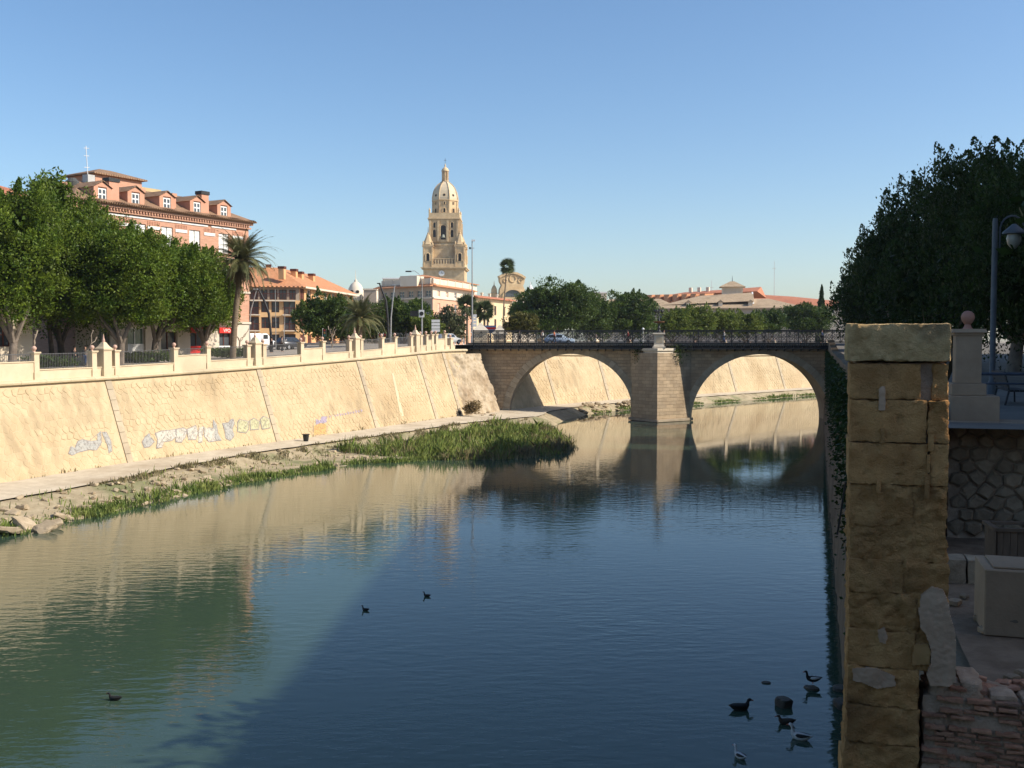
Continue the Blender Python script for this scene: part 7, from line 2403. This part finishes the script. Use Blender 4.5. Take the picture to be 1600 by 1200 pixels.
# ------------------------------------------------------------------ street furniture of the bridge head
M_pole = mat('galvanised_pole', (0.30, 0.30, 0.30), (0.38, 0.38, 0.37), 2, 0.45, metal=0.3)
M_polek = mat('black_pole', (0.02, 0.02, 0.021), (0.035, 0.035, 0.036), 2, 0.5)
def pole_lamp(label, px, Y, ty, arm_px, arm_py, m, zg=None, r=0.07, name='street_lamp'):
    x = (px - 800) / 1600 * Y
    zg = z_prom(x, Y) if zg is None else zg
    zt = at(px, ty, Y)[2]
    a = at(arm_px, arm_py, Y)
    t = thing(name, label, 'street lamp', (x, Y, zg))
    MB().tube([(0, 0, -0.2), (0, 0, 0.9), (0, 0, 0.92), (0, 0, zt - zg)], [r * 1.8, r * 1.6, r * 1.1, r * 0.7], 8).build('pole', m, t, smooth=True)
    dx, dz = a[0] - x, a[2] - zt
    MB().tube([(0, 0, zt - zg), (dx * 0.25, 0, zt - zg + dz * 0.75), (dx * 0.6, 0, zt - zg + dz * 1.05), (dx, 0, zt - zg + dz)], r * 0.55, 6).build('arm', m, t)
    MB().box(dx - 0.55, dx + 0.25, -0.16, 0.16, zt - zg + dz - 0.09, zt - zg + dz + 0.08, 0.05).build('lamp_head', M_polek, t)
    return t
pole_lamp('tall grey street lamp with arm reaching left at the bridge head', 660, 136, 440, 640, 424, M_pole)
def curved_mast(label, pts, Y, m, r=0.09, head=True):
    P = [at(px, py, Y) for px, py in pts]
    x0 = P[0][0]; zg = z_prom(x0, Y)
    t = thing('leaning_mast', label, 'lamp post', (x0, Y, zg))
    q = [(0, 0, -0.2)] + [(p[0] - x0, 0, p[2] - zg) for p in P[1:]]
    MB().tube(q, [r * 1.3] + [r] * (len(q) - 2) + [r * 0.7], 8).build('mast', m, t, smooth=True)
    if head:
        e = q[-1]
        MB().box(e[0] - 0.35, e[0] + 0.15, -0.12, 0.12, e[2] - 0.05, e[2] + 0.08, 0.03).build('lamp_head', m, t)
    return t
curved_mast('black leaning mast at the right of the short palm', [(607, 538), (606, 500), (603, 470), (593, 443)], 140, M_polek, 0.16)
curved_mast('grey leaning mast right of the black leaning mast', [(610, 538), (611, 495), (614, 465), (617, 445)], 142, M_pole, 0.10)
curved_mast('black leaning mast in front of the orange house', [(424, 560), (423, 520), (420, 490), (412, 468), (404, 452)], 116, M_polek, 0.14)
curved_mast('grey curved mast beside the date palm', [(391, 560), (389, 515), (392, 485), (401, 452)], 112, M_pole, 0.07)
curved_mast('thin grey pole in front of the orange house', [(431, 560), (431, 510), (430, 452)], 120, M_pole, 0.04, False)
curved_mast('thin grey mast right of the orange house windows', [(444, 558), (444, 520), (445, 490)], 120, M_pole, 0.05, False)
# camera mast
x = (738 - 800) / 1600 * 152
t = thing('camera_mast', 'very tall thin mast with a camera near the hotel', 'mast', (x, 152, 9.9))
zt = at(738, 376, 152)[2]
MB().tube([(0, 0, -0.2), (0, 0, 5), (0, 0, zt - 9.9)], [0.14, 0.11, 0.07], 8).build('pole', M_pole, t, smooth=True)
MB().box(-0.1, 0.45, -0.12, 0.12, zt - 10.0, zt - 9.75).build('camera_head', M_white, t)
MB().tube([(-0.35, 0, zt - 11.0), (0.35, 0, zt - 11.0)], 0.05, 5).build('crossbar', M_pole, t)
MB().box(-0.45, -0.2, -0.1, 0.1, zt - 11.15, zt - 10.85).build('loudspeaker', M_polek, t)
# stacked direction signs
def sign_stack(label, px, Y, ty, by, n, wpx, m=None, base_py=545):
    x = (px - 800) / 1600 * Y; zg = z_prom(x, Y)
    t = thing('sign_stack', label, 'road sign', (x, Y, zg))
    z0, z1 = at(px, by, Y)[2] - zg, at(px, ty, Y)[2] - zg
    for sg in (-1, 1):
        MB().tube([(sg * 0.3, 0.05, -0.1), (sg * 0.3, 0.05, z1)], 0.035, 6).build('post', M_pole, t)
    h = (z1 - z0) / n
    w = wpx / 1600 * Y / 2
    for k in range(n):
        MB().box(-w, w, -0.03, 0.0, z0 + h * k + 0.04, z0 + h * (k + 1) - 0.04).build('sign_plate', M_white, t)
    return t
sign_stack('stack of four white direction signs at the bridge head', 681, 138, 499, 519, 4, 13)
sign_stack('stack of white direction signs on the far side of the road', 741, 156, 491, 511, 4, 8)
# square warning sign on the lamp pole height, dark disc on white board
x = (659 - 800) / 1600 * 134
t = thing('disc_sign', 'white square board with a black disc beside the tall lamp', 'road sign', (x, 134, z_prom(x, 134)))
zc = at(659, 490, 134)[2] - z_prom(x, 134)
MB().tube([(0, 0.06, -0.1), (0, 0.06, zc + 0.4)], 0.05, 6).build('post', M_pole, t)
MB().box(-0.36, 0.36, -0.03, 0.0, zc - 0.48, zc + 0.48).build('board', M_white, t)
o = MB().lathe([(0.27, 0), (0.27, 0.03)], n=18).build('disc', M_iron, t); o.location = (0, -0.032, zc); o.rotation_euler = (math.pi / 2, 0, 0)
MB().box(-1.5, -0.45, -0.1, 0.14, zc - 0.36, zc + 0.36).build('signal_box', M_polek, t)
# billboard with red stripe and blue band
x = (766 - 800) / 1600 * 172
t = thing('billboard', 'blue and red advertising panel behind the stone gate piers', 'billboard', (x, 172, 9.6))
MB().tube([(0, 0.1, 0), (0, 0.1, 2.4)], 0.1, 6).build('post', M_pole, t)
MB().box(-0.95, 0.95, -0.06, 0.06, 2.2, 3.5).build('panel', mat('blue_grey_panel', (0.22, 0.28, 0.42), (0.28, 0.34, 0.48), 1, 0.6), t)
MB().box(-0.9, 0.9, -0.075, -0.062, 2.85, 3.2).build('red_stripe', M_red, t)
# traffic lights
def traffic_light(label, px, Y, ty, by):
    x = (px - 800) / 1600 * Y; zg = z_prom(x, Y)
    t = thing('traffic_light', label, 'traffic light', (x, Y, zg))
    z0, z1 = at(px, by, Y)[2] - zg, at(px, ty, Y)[2] - zg
    MB().tube([(0, 0, -0.1), (0, 0, z1)], 0.05, 6).build('post', M_polek, t)
    MB().box(-0.2, 0.2, -0.28, -0.06, z0, z1).build('housing', M_polek, t)
    for k, c in enumerate((mat('green_lens', (0.02, 0.16, 0.12), (0.03, 0.2, 0.15), 3, 0.3), mat('amber_lens', (0.3, 0.17, 0.03), (0.36, 0.2, 0.04), 3, 0.3), mat('red_lens', (0.3, 0.03, 0.03), (0.36, 0.04, 0.04), 3, 0.3))):
        o = MB().lathe([(0.12, 0), (0.10, 0.04)], n=12).build('lens', c, t)
        o.location = (0, -0.281, z0 + (z1 - z0) * (k + 0.5) / 3); o.rotation_euler = (math.pi / 2, 0, 0)
        h_ = MB().tube([(-0.13, -0.30, o.location.z + 0.02), (0, -0.40, o.location.z + 0.14), (0.13, -0.30, o.location.z + 0.02)], 0.02, 4).build('visor', M_polek, t)
    MB().box(-0.24, -0.205, -0.3, 0.0, z0 - 0.06, z1 + 0.06).build('white_edge', M_white, t)
traffic_light('left one of the paired traffic lights right of the short palm', 594, 133, 521, 532)
traffic_light('right one of the paired traffic lights right of the short palm', 602, 133, 521, 532)
traffic_light('traffic light between the two bare pollards', 508, 124, 514, 526)
# round white globe lamp on the bridge
q = bridge.matrix_world @ Vector((-2.6, -0.9, DECK_Z))
t = thing('globe_lamp', 'small white globe on a post left of the lamp pedestal', 'lamp', tuple(q))
MB().tube([(0, 0, 0), (0, 0, 1.7)], 0.04, 6).build('post', M_white, t)
MB().lathe([(0.02, -0.17), (0.12, -0.13), (0.17, 0.0), (0.12, 0.13), (0.02, 0.17)], (0, 0, 1.85), 12).build('globe', M_white, t, smooth=True)

# stone gate piers at the bridge head
for (px, Y, ty, ey, by, w, lab) in ((751, 141, 505, 517, 534, 26, 'left stone gate pier with pyramid cap at the bridge head'), (781, 150, 508, 521, 536, 24, 'right stone gate pier with pyramid cap behind the railing')):
    x = (px - 800) / 1600 * Y
    zt, ze = at(px, ty, Y)[2], at(px, ey, Y)[2]
    hw = w / 1600 * Y / 2
    t = thing('gate_pier', lab, 'gate pier', (x, Y, 9.6))
    MB().box(-hw * 0.8, hw * 0.8, -hw * 0.8, hw * 0.8, 0, ze - 9.6 - 0.25).build('pier_body', M_pale, t)
    MB().box(-hw * 0.9, hw * 0.9, -hw * 0.9, hw * 0.9, ze - 9.85 + 0.002, ze - 9.68).box(-hw, hw, -hw, hw, ze - 9.678, ze - 9.55).build('pier_cornice', M_slab, t)
    r = hw * 1.38
    h = zt - ze
    MB().lathe([(r, 0), (r * 0.72, h * 0.28), (r * 0.42, h * 0.58), (r * 0.18, h * 0.92), (r * 0.06, h)], (0, 0, ze - 9.55), 4, math.pi / 4).build('pyramid_cap', M_slab, t)

# ------------------------------------------------------------------ cars
M_tyre = mat('tyre_rubber', (0.015, 0.015, 0.015), (0.025, 0.025, 0.025), 8, 0.8)
M_rim = mat('wheel_rim', (0.45, 0.45, 0.46), (0.52, 0.52, 0.53), 4, 0.35, metal=0.6)
M_carglass = mat('car_glass', (0.02, 0.025, 0.03), (0.03, 0.035, 0.04), 2, 0.08, spec=0.7)
M_headlight = mat('headlight_lens', (0.75, 0.75, 0.72), (0.8, 0.8, 0.78), 3, 0.15, spec=0.6)
def car(label, loc, rz, m, kind='hatch', name='parked_car'):
    t = thing(name, label, 'van' if kind == 'van' else 'car', loc, rz)
    if kind == 'van':
        low = [(-2.2, 0.35), (2.15, 0.35), (2.25, 0.7), (2.15, 1.05), (1.55, 1.2), (-2.2, 1.2)]
        cab = [(-2.18, 1.2), (1.5, 1.2), (0.85, 1.95), (0.6, 2.0), (-2.1, 2.0)]
    else:
        low = [(-2.0, 0.32), (2.0, 0.30), (2.08, 0.55), (1.98, 0.78), (1.1, 0.92), (-1.95, 0.95), (-2.05, 0.6)]
        cab = [(-1.9, 0.94), (1.05, 0.92), (0.35, 1.42), (-0.2, 1.48), (-1.35, 1.42)]
    def loft(prof, w0, w1):
        vs = []
        zs = [z for _, z in prof]; z0, z1 = min(zs), max(zs)
        for sg in (-1, 1):
            for x, z in prof:
                f_ = (z - z0) / (z1 - z0)
                vs.append((x, sg * (w0 + (w1 - w0) * f_), z))
        n = len(prof)
        return MB().add(vs, [tuple(range(n)), tuple(reversed(range(n, 2 * n)))] + [(i, i + n, (i + 1) % n + n, (i + 1) % n) for i in range(n)])
    loft(low, 0.84, 0.82).build('body', m, t, bevel=0.04, smooth=True)
    cb_ = loft(cab, 0.78, 0.62 if kind != 'van' else 0.74).build('cabin', m, t, bevel=0.03, smooth=True)
    z0, z1 = (1.0, 1.36) if kind != 'van' else (1.35, 1.85)
    xs = [(-1.45, -0.55), (-0.45, 0.45)] if kind != 'van' else [(0.0, 0.8)]
    for sg in (-1, 1):
        for a, b in xs:
            y0 = 0.785 - (0.0 if kind != 'van' else 0.01); y1 = 0.675 if kind != 'van' else 0.765
            b2 = b - 0.1 if b > 0.3 and kind != 'van' else b
            MB().add([(a, sg * y0, z0), (b, sg * y0, z0), (b2, sg * y1, z1), (a + 0.05, sg * y1, z1)], [(0, 1, 2, 3)]).build('side_window', M_carglass, t)
    wx = (1.0, 0.40) if kind != 'van' else (1.48, 0.92)
    MB().add([(wx[0] + 0.03, -0.68, z0 - 0.02), (wx[0] + 0.03, 0.68, z0 - 0.02), (wx[1] + 0.06, 0.6, z1 + 0.02), (wx[1] + 0.06, -0.6, z1 + 0.02)], [(0, 1, 2, 3)]).build('windscreen', M_carglass, t)
    for sg in (-1, 1):
        MB().box(1.86, 2.03, sg * 0.62 - 0.14, sg * 0.62 + 0.14, 0.62, 0.76).build('headlight', M_headlight, t)
        for x in (-1.28, 1.25):
            w = MB().lathe([(0.22, -0.10), (0.31, -0.09), (0.31, 0.09), (0.22, 0.10)], n=16).build('wheel', M_tyre, t)
            w.location = (x, sg * 0.80, 0.31); w.rotation_euler = (math.pi / 2, 0, 0)
            MB().lathe([(0.20, -0.106), (0.20, 0.106)], n=14).build('rim', M_rim, w)
    return t
M_ltblue = mat('light_blue_paint', (0.42, 0.52, 0.64), (0.45, 0.55, 0.66), 1, 0.3, spec=0.6)
M_silver = mat('silver_paint', (0.42, 0.42, 0.42), (0.48, 0.48, 0.48), 1, 0.3, spec=0.6)
M_whitecar = mat('white_car_paint', (0.74, 0.74, 0.73), (0.78, 0.78, 0.77), 1, 0.3, spec=0.6)
M_redcar = mat('red_car_paint', (0.35, 0.03, 0.025), (0.40, 0.04, 0.03), 1, 0.3, spec=0.6)
M_darkcar = mat('dark_car_paint', (0.03, 0.032, 0.04), (0.04, 0.042, 0.05), 1, 0.3, spec=0.6)
q = bridge.matrix_world @ Vector((-13.8, 1.6, 10.06))
car('light blue hatchback crossing the left half of the bridge', tuple(q), BR_RZ, M_ltblue, name='moving_car')
for (px, Y, m, kd, lab, rz) in ((701, 141, M_silver, 'hatch', 'silver car behind the railing at the bridge head', 60), (404, 121, M_whitecar, 'van', 'white van parked by the palace corner', 62), (454, 122, M_darkcar, 'hatch', 'dark car at the foot of the orange house', 62), (22, 86, M_redcar, 'hatch', 'red car parked behind the leftmost ficus', 66)):
    x = (px - 800) / 1600 * Y
    car(lab, (x, Y, z_prom(x, Y) + 0.03), R(rz), m, kd)

# ------------------------------------------------------------------ people
M_skin = mat('skin', (0.45, 0.27, 0.19), (0.50, 0.31, 0.22), 6, 0.6)
def skin_obj(name, V, E, Rr, m, parent, root=0):
    me = bpy.data.meshes.new(name)
    me.from_pydata(V, E, [])
    o = bpy.data.objects.new(name, me); C.objects.link(o); o.parent = parent
    o.modifiers.new('skin', 'SKIN')
    for i, r in enumerate(Rr):
        me.skin_vertices[0].data[i].radius = (r, r * 0.85)
        me.skin_vertices[0].data[i].use_root = (i == root)
    s_ = o.modifiers.new('smooth', 'SUBSURF'); s_.levels = 1; s_.render_levels = 1
    me.materials.append(m)
    return o
def person(label, loc, rz, top, legs, hair, stride=0.15, lean=0.0, arm=0.1):
    t = thing('person', label, 'person', loc, rz)
    st = stride
    hip, ch, nk = (lean * 0.2, 0, 0.92), (lean * 0.6, 0, 1.32), (lean * 0.9, 0, 1.46)
    V = [hip, (lean * .4, 0, 1.12), ch, nk, (lean + 0.02, 0, 1.55), (lean + 0.03, 0, 1.66), (lean + 0.03, 0, 1.74),
         (0.02, 0.10, 0.88), (st * .6, 0.10, 0.48), (st * .7, 0.10, 0.09), (st * .7 + 0.15, 0.10, 0.04),
         (0.02, -0.10, 0.88), (-st * .2, -0.10, 0.48), (-st, -0.10, 0.10), (-st + 0.14, -0.10, 0.04),
         (ch[0], 0.19, 1.36), (ch[0] - arm * .4, 0.23, 1.08), (ch[0] + arm * .8, 0.22, 0.86), (ch[0] + arm, 0.22, 0.78),
         (ch[0], -0.19, 1.36), (ch[0] + arm * .3, -0.23, 1.08), (ch[0] + arm * 1.6, -0.22, 0.88), (ch[0] + arm * 1.9, -0.22, 0.80)]
    E = [(0, 1), (1, 2), (2, 3), (3, 4), (4, 5), (5, 6), (0, 7), (7, 8), (8, 9), (9, 10), (0, 11), (11, 12), (12, 13), (13, 14), (2, 15), (15, 16), (16, 17), (17, 18), (2, 19), (19, 20), (20, 21), (21, 22)]
    Rr = [0.13, 0.125, 0.14, 0.055, 0.075, 0.095, 0.06, 0.085, 0.058, 0.042, 0.035, 0.085, 0.058, 0.042, 0.035, 0.06, 0.045, 0.035, 0.03, 0.06, 0.045, 0.035, 0.03]
    skin_obj('body', V, E, Rr, M_skin, t)
    ji = [0, 1, 2, 15, 16, 17, 19, 20, 21]; mp = {a: b for b, a in enumerate(ji)}
    skin_obj('jacket', [V[i] for i in ji], [(mp[a], mp[b]) for a, b in E if a in mp and b in mp], [Rr[i] + 0.03 for i in ji], top, t)
    li = [0, 7, 8, 9, 11, 12, 13]; mp = {a: b for b, a in enumerate(li)}
    skin_obj('trousers', [V[i] for i in li], [(mp[a], mp[b]) for a, b in E if a in mp and b in mp], [Rr[i] + 0.025 for i in li], legs, t)
    MB().lathe([(0.02, 0.10), (0.085, 0.07), (0.108, 0.0), (0.10, -0.06), (0.06, -0.08)], (lean - 0.005, 0, 1.70), 10).build('hair', hair, t, smooth=True)
    return t
def cloth(n, c): return mat(n, c, tuple(v * 1.25 for v in c), 6, 0.9)
K_or, K_red, K_dk, K_bl, K_wh, K_gr = cloth('orange_cloth', (0.55, 0.12, 0.04)), cloth('dark_red_cloth', (0.22, 0.03, 0.03)), cloth('dark_cloth', (0.025, 0.025, 0.028)), cloth('blue_cloth', (0.07, 0.11, 0.22)), cloth('white_cloth', (0.6, 0.6, 0.58)), cloth('grey_cloth', (0.16, 0.15, 0.14))
K_hair = cloth('dark_hair', (0.02, 0.014, 0.01))
for (px, w, top, legs, lab, rz) in ((866, -0.75, K_or, K_dk, 'person in orange top walking in front of the light blue car', 0), (848, -0.6, K_wh, K_gr, 'person in white top behind the railing left of the light blue car', 180), (981, -0.7, K_red, K_dk, 'person in dark red jacket on the bridge left of the globe lamp', 180), (1037, -0.7, K_dk, K_gr, 'person in dark clothes just right of the lamp pedestal', 0), (1131, -0.7, K_wh, K_bl, 'person in white on the right half of the bridge', 180), (1284, -0.7, K_bl, K_dk, 'person in blue at the right end of the bridge', 0), (812, -0.6, K_gr, K_dk, 'person in grey behind the left end of the bridge railing', 0)):
    Y = 136 - 0.12 * ((px - 800) / 1600 * 136 - 20) + w
    x = (px - 800) / 1600 * Y
    person(lab, (x, Y, DECK_Z), R(rz) + BR_RZ, top, legs, K_hair, 0.22)
for (px, Y, top, legs, lab, rz) in ((117, 83.5, K_dk, K_dk, 'person in dark clothes behind the railing left of the spiked pedestal', 80), (134, 84.5, K_gr, K_bl, 'person in grey top beside the bare pollard behind the railing', 250), (425, 113, K_dk, K_dk, 'person in black at the gap after the second spiked pedestal', 200), (441, 116, K_gr, K_dk, 'person in grey near the dark car', 20), (545, 122, K_red, K_dk, 'person in red behind the railing left of the third spiked pedestal', 20)):
    x = (px - 800) / 1600 * Y
    person(lab, (x, Y, z_prom(x, Y) + 0.01), R(rz), top, legs, K_hair, 0.12)

# ------------------------------------------------------------------ the air
hz = MB().box(-950, 950, -60, 1550, -3.0, 112).build('haze', bpy.data.materials.new('haze_air'))
hm = hz.data.materials[0]
hm.use_nodes = True
nt = hm.node_tree
for n in list(nt.nodes): nt.nodes.remove(n)
out = nt.nodes.new('ShaderNodeOutputMaterial')
pv = nt.nodes.new('ShaderNodeVolumePrincipled')
pv.inputs['Color'].default_value = (0.82, 0.89, 1.0, 1)
pv.inputs['Density'].default_value = 0.0001
pv.inputs['Anisotropy'].default_value = 0.2
nt.links.new(pv.outputs[0], out.inputs['Volume'])
tag(hz, 'thin pale haze over the far town', 'haze', kind='stuff')
